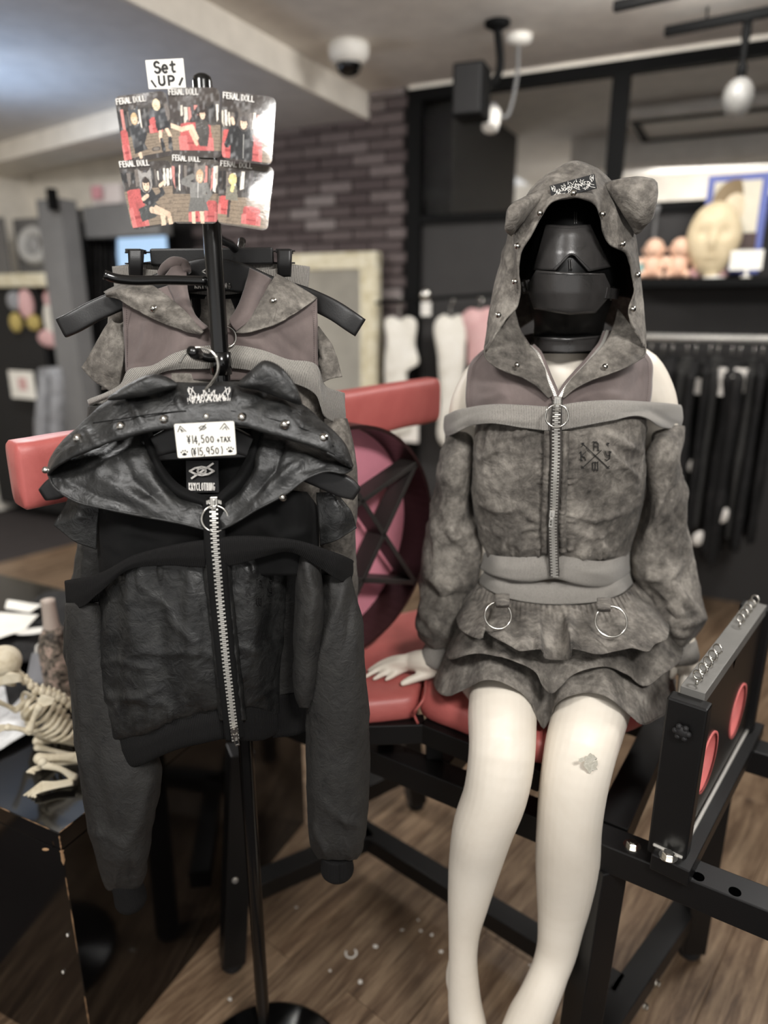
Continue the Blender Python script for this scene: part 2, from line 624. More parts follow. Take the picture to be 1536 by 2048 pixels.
M['hanger'] = plain('black_hanger_plastic', srgb(26, 25, 25), 0.42, 0, 0.45, grain=400, gb=0.15)
M['chrome'] = plain('polished_metal', srgb(205, 202, 195), 0.2, 1.0)
M['steel'] = plain('brushed_steel', srgb(206, 203, 196), 0.36, 0.55)
M['paper'] = plain('white_card', srgb(238, 234, 224), 0.6)
M['ink'] = plain('black_ink', srgb(22, 21, 22), 0.7)
M['white_ink'] = plain('white_print', srgb(226, 222, 216), 0.7)
M['thread_black'] = plain('black_embroidery', srgb(16, 14, 14), 0.75)
M['label_black'] = plain('black_woven_label', srgb(22, 22, 23), 0.8, grain=700)
M['bone'] = mottled('bone_plastic', (srgb(186, 172, 144), srgb(214, 203, 178), srgb(226, 217, 195)), 24, 0.6, 200, 0.1, 0.1, 0.35)
M['wood_chip'] = plain('bare_chipboard', srgb(176, 140, 104), 0.8)
M['plank'] = plank_mat('worn_oak_plank')
M['brick'] = brick_mat('dark_brick')
M['mortar'] = plain('dark_mortar', srgb(52, 46, 45), 0.9, grain=120)
M['ceil'] = plain('ceiling_paint', srgb(230, 224, 216), 0.9)
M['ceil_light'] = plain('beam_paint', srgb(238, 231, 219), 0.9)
M['ceil_blue'] = plain('low_ceiling_paint', srgb(210, 208, 206), 0.9)
M['wall_dark'] = plain('charcoal_wall', srgb(50, 48, 47), 0.8)
M['wall_black'] = plain('black_wall', srgb(20, 19, 19), 0.75)
M['frame_black'] = plain('matte_black_frame', srgb(8, 8, 8), 0.7, 0, 0.15)
M['grey_post'] = plain('grey_post_paint', srgb(112, 111, 110), 0.7)
M['cream'] = mottled('cream_frame', (srgb(186, 174, 140), srgb(214, 205, 178), srgb(232, 226, 206)), 18, 0.5)
M['white'] = plain('white_plastic', srgb(226, 222, 214), 0.5)
M['white_cloth'] = mottled('white_cloth', (srgb(206, 200, 188), srgb(224, 219, 208), srgb(232, 228, 220)), 12, 0.85)
M['pink_cloth'] = mottled('pink_cloth', (srgb(196, 150, 150), srgb(210, 168, 166), srgb(220, 184, 182)), 12, 0.85)
M['doll'] = plain('doll_vinyl', srgb(226, 186, 160), 0.5)
M['mask_skin'] = mottled('latex_face', (srgb(192, 172, 138), srgb(208, 190, 156), srgb(216, 200, 170)), 14, 0.5)
M['grey_cloth'] = mottled('grey_cloth', (srgb(112, 112, 114), srgb(140, 140, 142), srgb(160, 160, 162)), 20, 0.85)
M['black_cloth'] = mottled('black_hanging_cloth', (srgb(12, 12, 12), srgb(24, 23, 23), srgb(46, 44, 43)), 9, 0.85)

# ------------------------------------------------------------------ the room
RU = np.array([math.cos(math.radians(26)), -math.sin(math.radians(26)), 0.0])   # along the back wall, to the right
RV = np.array([math.sin(math.radians(26)), math.cos(math.radians(26)), 0.0])    # towards the back wall
UZ = np.array([0.0, 0.0, 1.0])
WALL0 = np.array([0.14, 4.0, 0.0])
def wall_pt(s, d, z):
    """s metres along the back wall, d metres out from it"""
    return WALL0 + RU * s - RV * d + UZ * z
def on_wall(px, py, d=0.0):
    r = W(px, py, 1.0) - CAM
    t = ((WALL0 - RV * d - CAM) @ RV) / (r @ RV)
    return CAM + r * t
def wall_sz(px, py, d=0.0):
    p = on_wall(px, py, d)
    return float((p - WALL0) @ RU), float(p[2])

def struct(o):
    o['kind'] = 'structure'
    return o

def wbox(name, s0, s1, z0, z1, d0, d1, m, parent=None, bevel=0):
    c = wall_pt((s0 + s1) / 2, (d0 + d1) / 2, (z0 + z1) / 2)
    return MB().box(c, RU * (s1 - s0) / 2, RV * (d1 - d0) / 2, UZ * (z1 - z0) / 2).build(name, m, parent, bevel)

# floor: sub floor and single planks
fl = struct(MB().box((0, 2.6, -0.03), (5.5, 0, 0), (0, 4.6, 0), (0, 0, 0.012)).build('floor', M['mortar']))
PD = np.array([math.sin(math.radians(40)), math.cos(math.radians(40)), 0])       # plank direction
PS = np.array([PD[1], -PD[0], 0])
PLW, PLL = 0.15, 0.92
random.seed(5)
pm = None
base = np.array([-0.2, 0.9, 0.0])
rot = math.atan2(PD[1], PD[0])
npl = 0
for i in range(-22, 22):
    offs = random.random() * PLL
    for j in range(-3, 7):
        c = base + PS * (i * PLW) + PD * (j * PLL + offs)
        if c[1] < 0.15 or c[1] > 5.6:
            continue
        pxx, pyy = proj(c)
        if pxx < -650 or pxx > 2150 or pyy < 1010 or pyy > 2900:
            continue
        if pm is None:
            V = []
            for z, k in ((-0.012, 0), (-0.0012, 0), (0.0, 0.0012)):
                for sx, sy in ((-1, -1), (1, -1), (1, 1), (-1, 1)):
                    V.append((sx * (PLL / 2 - 0.0005 - k), sy * (PLW / 2 - 0.0005 - k), z))
            F = [(8, 9, 10, 11)] + [(a + q, a + (q + 1) % 4, a + 4 + (q + 1) % 4, a + 4 + q) for a in (0, 4) for q in range(4)]
            pm = bpy.data.meshes.new('plank')
            pm.from_pydata(V, [], F)
            pm.materials.append(M['plank'])
        o = bpy.data.objects.new('plank', pm)
        o.location = Vector(c - np.array(fl.location))
        o.rotation_euler = (0, 0, rot)
        o.parent = fl
        COL.objects.link(o)
        npl += 1

# ceilings
ZC, ZL = 2.475, 2.35
e0 = wall_pt(-0.245, 0, 0)                         # where the ceiling step meets the back wall
def slab(name, pts, z, t, m):
    V, F = shape_prism([np.array([p[0], p[1], z]) for p in pts], np.zeros(3), UZ * t)
    return struct(mesh(name, V, F, m, None, False))
far = 4.0
slab('ceiling', [e0 - RV * 7, e0 - RV * 7 + RU * 6, e0 + RU * 6 + RV * far, e0 + RV * far], ZC, 0.05, M['ceil'])
struct(MB().box(e0 - RV * 3.2 + UZ * (ZL + ZC) / 2 - RU * 0.01, RU * 0.012, RV * 3.4, UZ * (ZC - ZL) / 2 ).build('trim_1', M['ceil_light']))
slab('ceiling_low', [e0 - RV * 7 - RU * 6, e0 - RV * 7 - RU * 0.02, e0 + RV * 2 - RU * 0.02, e0 - RU * 6 + RV * 2], ZL, 0.05, M['ceil_blue'])
# pale beam under the low ceiling at the left
p, q = WZ(-260, 392, 2.30), WZ(330, 238, 2.30)
struct(beam('trim_2', p, q, 0.28, 0.1, M['ceil_light'], None, bevel=0))

# back wall: brick stretch, glazed upper part, black lower part
sL, sB = wall_sz(520, 450)[0], wall_sz(818, 450)[0]
struct(wbox('wall_brick', sL - 0.5, sB, 0, 2.475, -0.10, -0.015, M['mortar']))
wb = bpy.data.objects['wall_brick']
bm_ = None
random.seed(9)
BL, BH = 0.205, 0.062
rz = math.atan2(RU[1], RU[0])
row = 0
z = 0.95
while z < 2.46:
    s = sL - 0.5 + (BL / 2 if row % 2 else 0)
    while s < sB + 0.02:
        a, b = max(s, sL - 0.5), min(s + BL - 0.009, sB)
        if b - a > 0.03:
            if bm_ is None:
                hx, hy, hz, k = 0.5, 0.014, (BH - 0.009) / 2, 0.003
                V = [(sx * hx, -hy * 0 + 0.012, sz * hz) for sz in (-1, 1) for sx in (-1, 1)]
                V += [(sx * hx, -0.010, sz * hz) for sz in (-1, 1) for sx in (-1, 1)]
                V += [(sx * (hx - 0.012), -0.014, sz * (hz - k)) for sz in (-1, 1) for sx in (-1, 1)]
                F = []
                for A in (0, 4):
                    F += [(A, A + 1, A + 5, A + 4), (A + 1, A + 3, A + 7, A + 5), (A + 3, A + 2, A + 6, A + 7), (A + 2, A, A + 4, A + 6)]
                F.append((8, 9, 11, 10))
                bm_ = bpy.data.meshes.new('brick')
                bm_.from_pydata(V, [], F)
                bm_.materials.append(M['brick'])
            o = bpy.data.objects.new('brick', bm_)
            c = wall_pt((a + b) / 2, random.uniform(-0.003, 0.004), z + BH / 2)
            o.location = Vector(c - np.array(wb.location))
            o.rotation_euler = (0, 0, rz)
            o.scale = (b - a, 1, 1)
            o.parent = wb
            COL.objects.link(o)
        s += BL
    z += BH
    row += 1
sR = 4.2
zl = wall_sz(1000, 432)[1]
struct(wbox('wall_back', sB, sR, 0, zl, -0.10, 0.0, M['wall_dark']))
# interior window in the upper wall: frame bars, panes and the neighbouring room behind
zr = 2.40
wn = thing('window_1', 'wide interior window with a black bar frame above the shelf', 'window', wall_pt(sB, 0, zl))
struct(wn)
wbox('frame_bar', sB, sR, zr, zr + 0.055, -0.02, 0.03, M['frame_black'], wn)
s1, s2 = wall_sz(838, 330)[0], wall_sz(1236, 250)[0]
wbox('frame_bar', sB, sB + 0.075, 0.02, zr, -0.02, 0.035, M['frame_black'], wn)
wbox('frame_bar', s2 - 0.035, s2 + 0.04, zl, zr, -0.02, 0.035, M['frame_black'], wn)
wbox('frame_bar', sB, sR, zl - 0.02, zl + 0.02, -0.02, 0.03, M['frame_black'], wn)
struct(wbox('trim_3', sB, sR, zr + 0.055, ZC, -0.1, 0.02, M['ceil_light']))
gm, N_, L_, b_ = base_mat('window_glass', (0.9, 0.9, 0.9, 1), 0.05)
b_.inputs['Transmission Weight'].default_value = 1.0
b_.inputs['IOR'].default_value = 1.02
for a_, c_ in ((sB + 0.075, s2 - 0.035), (s2 + 0.04, sR)):
    wbox('pane', a_, c_, zl + 0.02, zr, -0.004, 0.0, gm, wn)
# the room behind the glass
struct(wbox('wall_far', sB - 1.0, sR + 1.5, 0.0, ZC, -3.3, -3.2, M['ceil_light']))
struct(wbox('wall_far_side', sB - 0.35, sB + 0.19, 0.0, ZC, -1.3, -0.12, M['wall_dark']))
struct(wbox('trim_4', sB + 0.5, sR + 1, 2.28, ZC, -1.9, -1.5, M['ceil']))
area('overhead_light', tuple(wall_pt(1.5, -1.8, 2.25)), tuple(wall_pt(1.2, -3.0, 1.5)), 1.0, 0.4, 52)  # added light that brightens the far wall behind the glass
# ceiling cassette unit behind the glass
cs = thing('ceiling_air_unit', 'square grey ceiling air unit with dark slots seen through the window', 'air unit', wall_pt(2.3, -1.3, 2.33))
s_, z_ = wall_sz(1420, 215, -1.0)
wbox('panel', s_ - 0.42, s_ + 0.7, 2.41, 2.47, -1.55, -0.85, M['ceil'], cs, 0.01)
for d_ in (-1.48, -0.97):
    wbox('slot', s_ - 0.36, s_ + 0.64, 2.402, 2.412, d_, d_ + 0.06, M['frame_black'], cs)
wbox('slot', s_ - 0.40, s_ - 0.36, 2.402, 2.412, -1.48, -0.91, M['frame_black'], cs)

# left and far walls
lw = W(-400, 700, 5.3)
struct(MB().box((-3.2, 5.75, 0.98), RU * 3.4, RV * 0.05, UZ * 0.98).build('wall_left', M['wall_black']))
struct(MB().box((-3.2, 5.80, 2.2), RU * 3.4, RV * 0.05, UZ * 0.24).build('wall_left_upper', M['ceil_light']))
struct(MB().box((-2.9, 5.62, 0.045), RU * 3.3, RV * 0.02, UZ * 0.045).build('baseboard_left', M['grey_post']))
struct(MB().box((-4.1, 2.2, 1.25), RV * 4.6, RU * 0.05, UZ * 1.25).build('wall_left_side', M['ceil_light']))  # pale paint chosen so the mirror reflects a bright, lit-looking wall
struct(MB().box((4.6, 1.2, 1.25), RV * 3.2, RU * 0.05, UZ * 1.25).build('wall_right', M['wall_dark']))

# ------------------------------------------------------------------ the black steel bench with red pads
ch = thing('restraint_bench', 'black steel frame bench with red vinyl pads and a pentagram wheel back', 'bench', (0.1, 1.1, 0))
SB = M['steel_black']
def zbar(name, a, b, z, w=0.05, h=0.05, za=None, zb=None, par=None):
    p, q = WZ(a[0], a[1], z if za is None else za), WZ(b[0], b[1], z if zb is None else zb)
    return beam(name, p, q, w, h, SB, par or ch)
ZB = 0.60
A_ = WZ(1265, 1690, ZB); B_ = WZ(736, 1481, ZB)
ad = (A_ - B_) / np.linalg.norm(A_ - B_)
bd = np.array([-ad[1], ad[0], 0])
# long front beam with bolt holes, its twin behind
fb = beam('rail', B_ - ad * 0.35 - UZ * 0.025 , A_ + ad * 0.36 - UZ * 0.025, 0.05, 0.05, SB, ch)
W2 = 0.40
rb_ = beam('rail', B_ + bd * W2 - ad * 0.35 - UZ * 0.025, A_ + bd * W2 + ad * 0.36 - UZ * 0.025, 0.05, 0.05, SB, ch)
# holes along the front beam
for px, py in ((1397, 1753), (1470, 1783)):
    c = WZ(px, py, ZB + 0.0006)
    MB().grid(lathe([(0.0085, 0), (0.0085, 0.0004)], c, UZ, 20)).build('bolt_hole', plain('hole_black', srgb(2, 2, 2), .95, 0, 0.0), ch)
# cross rails between the two long beams
post0 = WZ(1212, 1668, ZB)
for k, off in enumerate((0.0,)):
    beam('cross_rail', post0 + bd * 0.03 - UZ * 0.025, post0 + bd * (W2 - 0.02) - UZ * 0.025, 0.055, 0.05, SB, ch)
pl = WZ(860, 1533, ZB)
beam('cross_rail', pl + bd * 0.03 - UZ * 0.025, pl + bd * (W2 - 0.02) - UZ * 0.025, 0.05, 0.05, SB, ch)
# legs
def leg(top, foot, w=0.05):
    o = beam('leg', np.array(foot) + UZ * 0.02, np.array(top), w, w, SB, ch)
    MB().grid(lathe([(w * 0.45, 0), (w * 0.5, 0.004), (w * 0.48, 0.022), (0.002, 0.022)], np.array(foot), UZ, 16)).build('foot_cap', M['ink'], o)
    return o
ft = np.array([post0[0] - 0.02, post0[1] - 0.012, 0.0])
leg(post0 - UZ * 0.05 + ad * 0.005, ft + ad * 0.0)
rr = WZ(1378, 1905, 0)
leg(np.array([rr[0], rr[1], ZB - 0.05]), rr)
ll = WZ(466, 1930, 0)
lt = B_ - ad * 0.30 - UZ * 0.05
leg(np.array([ll[0] + 0.045, ll[1] + 0.02, ZB - 0.05]), ll)
rl = WZ(832, 1612, 0)
leg(np.array([rl[0] - 0.05, rl[1] - 0.02, ZB - 0.05]), rl)
# low rails
j0 = WZ(1240, 1985, 0.11)
beam('low_rail', WZ(735, 1672, 0.11) - (j0 - WZ(735, 1672, 0.11)) * 0.06, j0, 0.05, 0.045, SB, ch)
beam('low_rail', WZ(1196, 2075, 0.11), WZ(1392, 1790, 0.11), 0.05, 0.045, SB, ch)
beam('low_rail', WZ(470, 1790, 0.11), WZ(740, 1672, 0.11), 0.05, 0.045, SB, ch)
beam('low_rail', WZ(640, 1620, 0.2), WZ(815, 1535, 0.2), 0.05, 0.05, SB, ch)
# hexagon bolts
def hexbolt(c, n, r=0.009, par=None, h=0.008):
    b = MB()
    b.grid(lathe([(r * 1.5, 0), (r * 1.5, 0.0015), (r * 0.2, 0.0016)], c, n, 16))
    b.grid(lathe([(r, 0.0015), (r, h * 0.85), (r * 0.86, h), (0.0002, h)], c, n, 6))
    b.grid(lathe([(r * 0.5, h - 0.001), (r * 0.5, h + 0.001), (0.0002, h + 0.001)], c, n, 12))
    return b.build('hex_bolt', M['chrome'], par or ch)
hexbolt(WZ(1264, 1692, ZB), UZ)
for px, py in ((1312, 1966), (1288, 2012)):
    hexbolt(WZ(px, py, 0.12), (0.7, -0.6, 0.1), 0.006)
for px, py in ((470, 1757), (464, 1813)):
    p = W(px, py, 1.205)
    hexbolt(p, (0.25, -1, 0.3), 0.008)

# seat frame and pads
ZF = 0.70
f0 = WZ(735, 1452, ZF); f1 = WZ(838, 1449, ZF); f2 = WZ(946, 1490, ZF); f3 = WZ(1078, 1545, ZF)
for a, b in ((f0 - (f1 - f0) * 0.6, f1), (f1, f3)):
    d_ = (b - a) / np.linalg.norm(b - a)
    beam('seat_frame', a + bd * 0.02 - UZ * 0.02, b + bd * 0.02 - UZ * 0.02 , 0.035, 0.04, SB, ch)
for px, py in ((868, 1510), (770, 1480)):
    c = WZ(px, py, ZB)
    beam('strut', c, c + UZ * (ZF - ZB - 0.02), 0.032, 0.032, SB, ch)
ZS = 0.745
def pad(name, outline, z0, z1, r=0.02):
    """cushion from a floor outline"""
    P = np.array(outline)[:, :2]
    P = cr(np.hstack([P, np.zeros((len(P), 1))]), 96, True)[:, :2] if False else P
    # densify straight edges
    Q = []
    for i in range(len(P)):
        a, b = P[i], P[(i + 1) % len(P)]
        for t in np.linspace(0, 1, 24, endpoint=False):
            Q.append(a * (1 - t) + b * t)
    Q = np.array(Q)
    for _ in range(3):
        Q = (np.roll(Q, 1, 0) + Q * 2 + np.roll(Q, -1, 0)) / 4
    c = Q.mean(0)
    rings = []
    for s, z in ((0.2, z0), (0.97, z0), (1.0, z0 + 0.008), (1.005, z0 + (z1 - z0) * 0.5), (0.995, z1 - 0.012), (0.975, z1 - 0.003),
                 (0.93, z1 + 0.002), (0.8, z1 + 0.004), (0.5, z1 + 0.004), (0.2, z1 + 0.004), (0.01, z1 + 0.004)):
        rings.append(np.hstack([c + (Q - c) * s, np.full((len(Q), 1), z)]))
    G = np.array(rings)
    G[..., 2] += 0.0022 * vnoise(G * 14, 3)
    return grid(name, G, M['red_leather'], ch, True, True)
b1, b2 = WZ(720, 1330, ZS), WZ(735, 1275, ZS)
# seat pad under the mannequin, front corner at the knees
seat_pts = [WZ(838, 1436, 0.70), WZ(1082, 1538, 0.70), WZ(1292, 1456, 0.70), WZ(1240, 1300, 0.70), WZ(1010, 1250, 0.70), WZ(868, 1290, 0.70)]
pad('seat_pad', seat_pts, 0.70, ZS)
back_pts = [WZ(620, 1462, 0.70), WZ(834, 1440, 0.70), WZ(868, 1292, 0.70), WZ(860, 1245, 0.70), WZ(640, 1300, 0.70)]
pad('seat_pad', back_pts, 0.70, ZS)
# piping tuck where the two pads meet
pp = [W(835, 1418, 1.0), W(829, 1425, 0.99), W(832, 1446, 0.985), W(838, 1448, 0.985)]
s_a, s_b = WZ(834, 1440, 0.71), WZ(868, 1291, 0.752)
tube('piping', [WZ(836, 1447, 0.703), WZ(829, 1432, 0.716), WZ(831, 1420, 0.738), WZ(840, 1409, ZS + 0.004), WZ(852, 1360, ZS + 0.005), WZ(866, 1300, ZS + 0.005)], 0.0025, M['red_leather'], ch, 8, 30)

# pentagram wheel behind the seat
wd = np.array([0.70, 0.714, 0]); wn_ = np.array([0.714, -0.70, 0.0])
wc = np.array([-0.057, 1.25, 0.985]); WR = 0.226
wheel = thing('pentagram_wheel', 'round black wheel with a five pointed star of bars over pink panel', 'wheel', wc - UZ * WR)
def wpt(x, y, d):
    return wc + wd * x + UZ * y - wn_ * d
t_ = np.linspace(0, 2 * np.pi, 73)
def ring(r, d):
    return np.array([wpt(r * math.cos(t), r * math.sin(t), d) for t in t_[:-1]])
DP = 0.088
G = np.array([ring(WR, 0.0), ring(WR, DP), ring(WR - 0.007, DP), ring(WR - 0.007, 0.0), ring(WR, 0.0)])
rim_m = plain('maroon_black_rim', srgb(44, 26, 26), 0.35)
grid('rim', G, rim_m, wheel, True, smooth=False)
G = np.array([ring(WR - 0.008, DP - 0.012), ring(0.001, DP - 0.012)])
grid('panel', G, M['pink'], wheel, True, thick=0.006, smooth=False)
st = [(WR - 0.006) * np.array([math.cos(math.radians(90 + 72 * k + 18)), math.sin(math.radians(90 + 72 * k + 18))]) for k in range(5)]
star_m = plain('lit_black_bar', srgb(44, 41, 39), 0.5)  # black bars greyed in colour to stand for light on their fronts
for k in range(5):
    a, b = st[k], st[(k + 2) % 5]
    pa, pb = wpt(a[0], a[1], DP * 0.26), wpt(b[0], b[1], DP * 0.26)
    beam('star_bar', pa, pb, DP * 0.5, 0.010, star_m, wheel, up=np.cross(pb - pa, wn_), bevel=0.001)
# padded arm bar behind the wheel
bar0 = np.array([-0.0856, 1.455, 1.2007])
b0, b1_ = bar0 - wd * 0.642, bar0 + wd * 0.28
b0[2] += -0.02; b1_[2] += 0.006
cu = thing('padded_bar', 'long red vinyl padded bar running behind the jackets and the wheel', 'padded bar', (b0 + b1_) / 2 - UZ * 0.047)
nb = 40
P = np.array([b0 * (1 - t) + b1_ * t for t in np.linspace(0, 1, nb)])
rows = []
a = np.linspace(0, 2 * np.pi, 40, endpoint=False)
ex = 5.0
cx = np.sign(np.cos(a)) * np.abs(np.cos(a)) ** (2 / ex); cy = np.sign(np.sin(a)) * np.abs(np.sin(a)) ** (2 / ex)
for i, p in enumerate(P):
    rows.append(p + wn_ * (cx * 0.028)[:, None] + UZ * (cy * 0.0505)[:, None])
G = np.array(rows)
e0_, e1_ = G[0].mean(0), G[-1].mean(0)
G = np.concatenate([[e0_ + (G[0] - e0_) * .3 - wd * 0.006], [e0_ + (G[0] - e0_) * .92 - wd * 0.004], G, [e1_ + (G[-1] - e1_) * .92 + wd * 0.004], [e1_ + (G[-1] - e1_) * .3 + wd * 0.006]])
G[..., 2] += 0.0015 * vnoise(G * 18, 4)
grid('cushion', G, M['red_leather'], cu, True, True)
G = tubegrid([bar0 - wn_ * 0.03 - UZ * 0.0, bar0 - wn_ * 0.03 - UZ * 0.5], 0.018, 12, 6)
grid('support_post', G, SB, cu, True, True)

# ------------------------------------------------------------------ pillory board at the right
pbz = ZB + 0.012
n0 = WZ(1330, 1700, pbz); tn = W(1385, 1390, n0[1]); tz = tn[2]
tfar = WZ(1512, 1216, tz)
nd = np.array([tn[0], tn[1], 0]) ; fd = np.array([tfar[0], tfar[1], 0])
bdir = (fd - nd) / np.linalg.norm(fd - nd)
bnor = np.array([bdir[1], -bdir[0], 0])                        # towards the right
BLN = np.linalg.norm(fd - nd)
pb = thing('pillory_board', 'black hinged pillory board with two red lined hand holes on a steel mount', 'pillory', nd + UZ * ZB)
def bp(s, z, d=0.0):
    return nd + bdir * s + UZ * z + bnor * d
TH = 0.030
# board with two round holes: built as a plate with hole rims
holes = [(0.088, tz - 0.155, 0.048), (0.275, tz - 0.155, 0.048)]
zb0, zb1 = ZB + 0.03, tz - 0.012
def plate(parent):
    b = MB()
    xs = [0.0, (holes[0][0] + holes[1][0]) / 2, BLN]
    for k, (hx, hz, hr) in enumerate(holes):
        x0, x1 = xs[k], xs[k + 1]
        n = 48
        for d_ in (-TH / 2, TH / 2):
            rim, out = [], []
            for t in np.linspace(0, 2 * np.pi, n, endpoint=False):
                c, s = math.cos(t), math.sin(t)
                kx = ((x1 - hx) if c > 0 else (hx - x0)) / max(abs(c), 1e-6)
                kz = ((zb1 - hz) if s > 0 else (hz - zb0)) / max(abs(s), 1e-6)
                k_ = min(kx, kz)
                rim.append(bp(hx + hr * c, hz + hr * s, d_))
                out.append(bp(hx + k_ * c, hz + k_ * s, d_))
            b.grid(np.array([rim, out]), True, False)
    c = bp(BLN / 2, (zb0 + zb1) / 2)
    for z_ in (zb0, zb1):
        b.add([bp(0, z_, -TH / 2), bp(BLN, z_, -TH / 2), bp(BLN, z_, TH / 2), bp(0, z_, TH / 2)], [(0, 1, 2, 3)])
    for x_ in (0, BLN):
        b.add([bp(x_, zb0, -TH / 2), bp(x_, zb1, -TH / 2), bp(x_, zb1, TH / 2), bp(x_, zb0, TH / 2)], [(0, 1, 2, 3)])
    return b.build('board', plain('dark_brown_black_board', srgb(30, 24, 20), 0.38), parent)
plate(pb)
for hx, hz, hr in holes:
    t = np.linspace(0, 2 * np.pi, 49)[:-1]
    def rg(r, d_):
        return np.array([bp(hx + r * math.cos(q), hz + r * math.sin(q), d_) for q in t])
    G = np.array([rg(hr - 0.001, TH / 2 + 0.002), rg(hr + 0.003, TH / 2 + 0.0025), rg(hr + 0.003, TH / 2 - 0.001), rg(hr - 0.004, TH / 2 - 0.004), rg(hr - 0.006, 0), rg(hr - 0.004, -TH / 2), rg(hr + 0.002, -TH / 2 - 0.002)])
    grid('hole_lining', G, M['pad_red'], pb, True, smooth=True)
# side channels, top plate with eye screws, foot plates
for s in (-0.012, BLN + 0.012):
    beam('channel', bp(s, ZB + 0.01), bp(s, tz - (0.002 if s < 0 else -0.002)), 0.026, 0.056, SB, pb, up=bnor, bevel=0.003)
top = MB().box(bp(BLN / 2, tz), bdir * (BLN / 2 + 0.002), bnor * 0.017, UZ * 0.010).build('top_strip', plain('brushed_grey_strip', srgb(132, 130, 126), 0.5, 0.6, grain=90, gb=0.4), pb, 0.001)
rail_m = SB
beam('mount_rail', bp(-0.045, ZB + 0.014, 0.012), bp(BLN + 0.05, ZB + 0.014, 0.012), 0.056, 0.028, SB, pb)
beam('weld_seam', bp(-0.0, ZB + 0.031, TH / 2 + 0.004), bp(BLN, ZB + 0.031, TH / 2 + 0.004), 0.006, 0.006, M['steel'], pb, bevel=0.002)
beam('weld_seam', bp(-0.0262, ZB + 0.030, -0.020), bp(-0.0262, ZB + 0.030, 0.024), 0.005, 0.005, M['steel'], pb, bevel=0.002)
hexbolt(bp(-0.036, ZB + 0.0285, 0.006), UZ, 0.009, pb)
k = MB()
k.grid(lathe([(0.004, 0), (0.004, 0.008), (0.0001, 0.008)], bp(-0.026, tz - 0.045), -bdir, 10))
for q in range(6):
    an = q * math.pi / 3
    k.grid(blob(bp(-0.032, tz - 0.045) + bnor * 0.009 * math.cos(an) + UZ * 0.009 * math.sin(an), (0.0045,) * 3, None, 6, 8))
k.grid(lathe([(0.009, 0.004), (0.009, 0.011), (0.0001, 0.011)], bp(-0.024, tz - 0.045), -bdir, 16))
k.build('star_knob', M['ink'], pb, smooth=True)
for s in [0.016 + 0.026 * i for i in range(5)] + [BLN - 0.125 + 0.026 * i for i in range(5)]:
    e = MB()
    c = bp(s, tz + 0.01)
    e.grid(lathe([(0.0022, 0), (0.0022, 0.007), (0.0001, 0.007)], c, UZ, 8))
    e.grid(torus(c + UZ * 0.0145, bdir * 1.0 + bnor * 0.45, 0.0072, 0.0015, 20, 8), True, False)
    e.build('eye_screw', M['chrome'], pb, smooth=True)

# ------------------------------------------------------------------ small lettering and fittings
def ribbon(polys, w, org, ex, ey, en, name, m, parent, lift=0.0006, depth=0.0004, surf=None):
    """flat pen strokes: 2D polylines on the plane org + x*ex + y*ey; surf(x, y) may bend the plane"""
    b = MB()
    ex, ey, en = (np.asarray(q, float) for q in (ex, ey, en))
    def at(x, y):
        return (np.asarray(org) + ex * x + ey * y if surf is None else np.asarray(surf(x, y)))
    for pl_ in polys:
        pl_ = [np.asarray(p, float) for p in pl_]
        for p, q in zip(pl_[:-1], pl_[1:]):
            d = q - p
            L = np.linalg.norm(d)
            if L < 1e-7:
                continue
            d = d / L
            n = np.array([-d[1], d[0]])
            p2, q2 = p - d * w * 0.42, q + d * w * 0.42
            V = [p2 - n * w / 2, q2 - n * w / 2, q2 + n * w / 2, p2 + n * w / 2]
            T = [at(*v) + en * (lift + depth) for v in V]
            B = [at(*v) + en * lift * 0.2 for v in V]
            b.add(T + B, [(0, 1, 2, 3), (0, 4, 5, 1), (1, 5, 6, 2), (2, 6, 7, 3), (3, 7, 4, 0)])
    return b.build(name, m, parent)

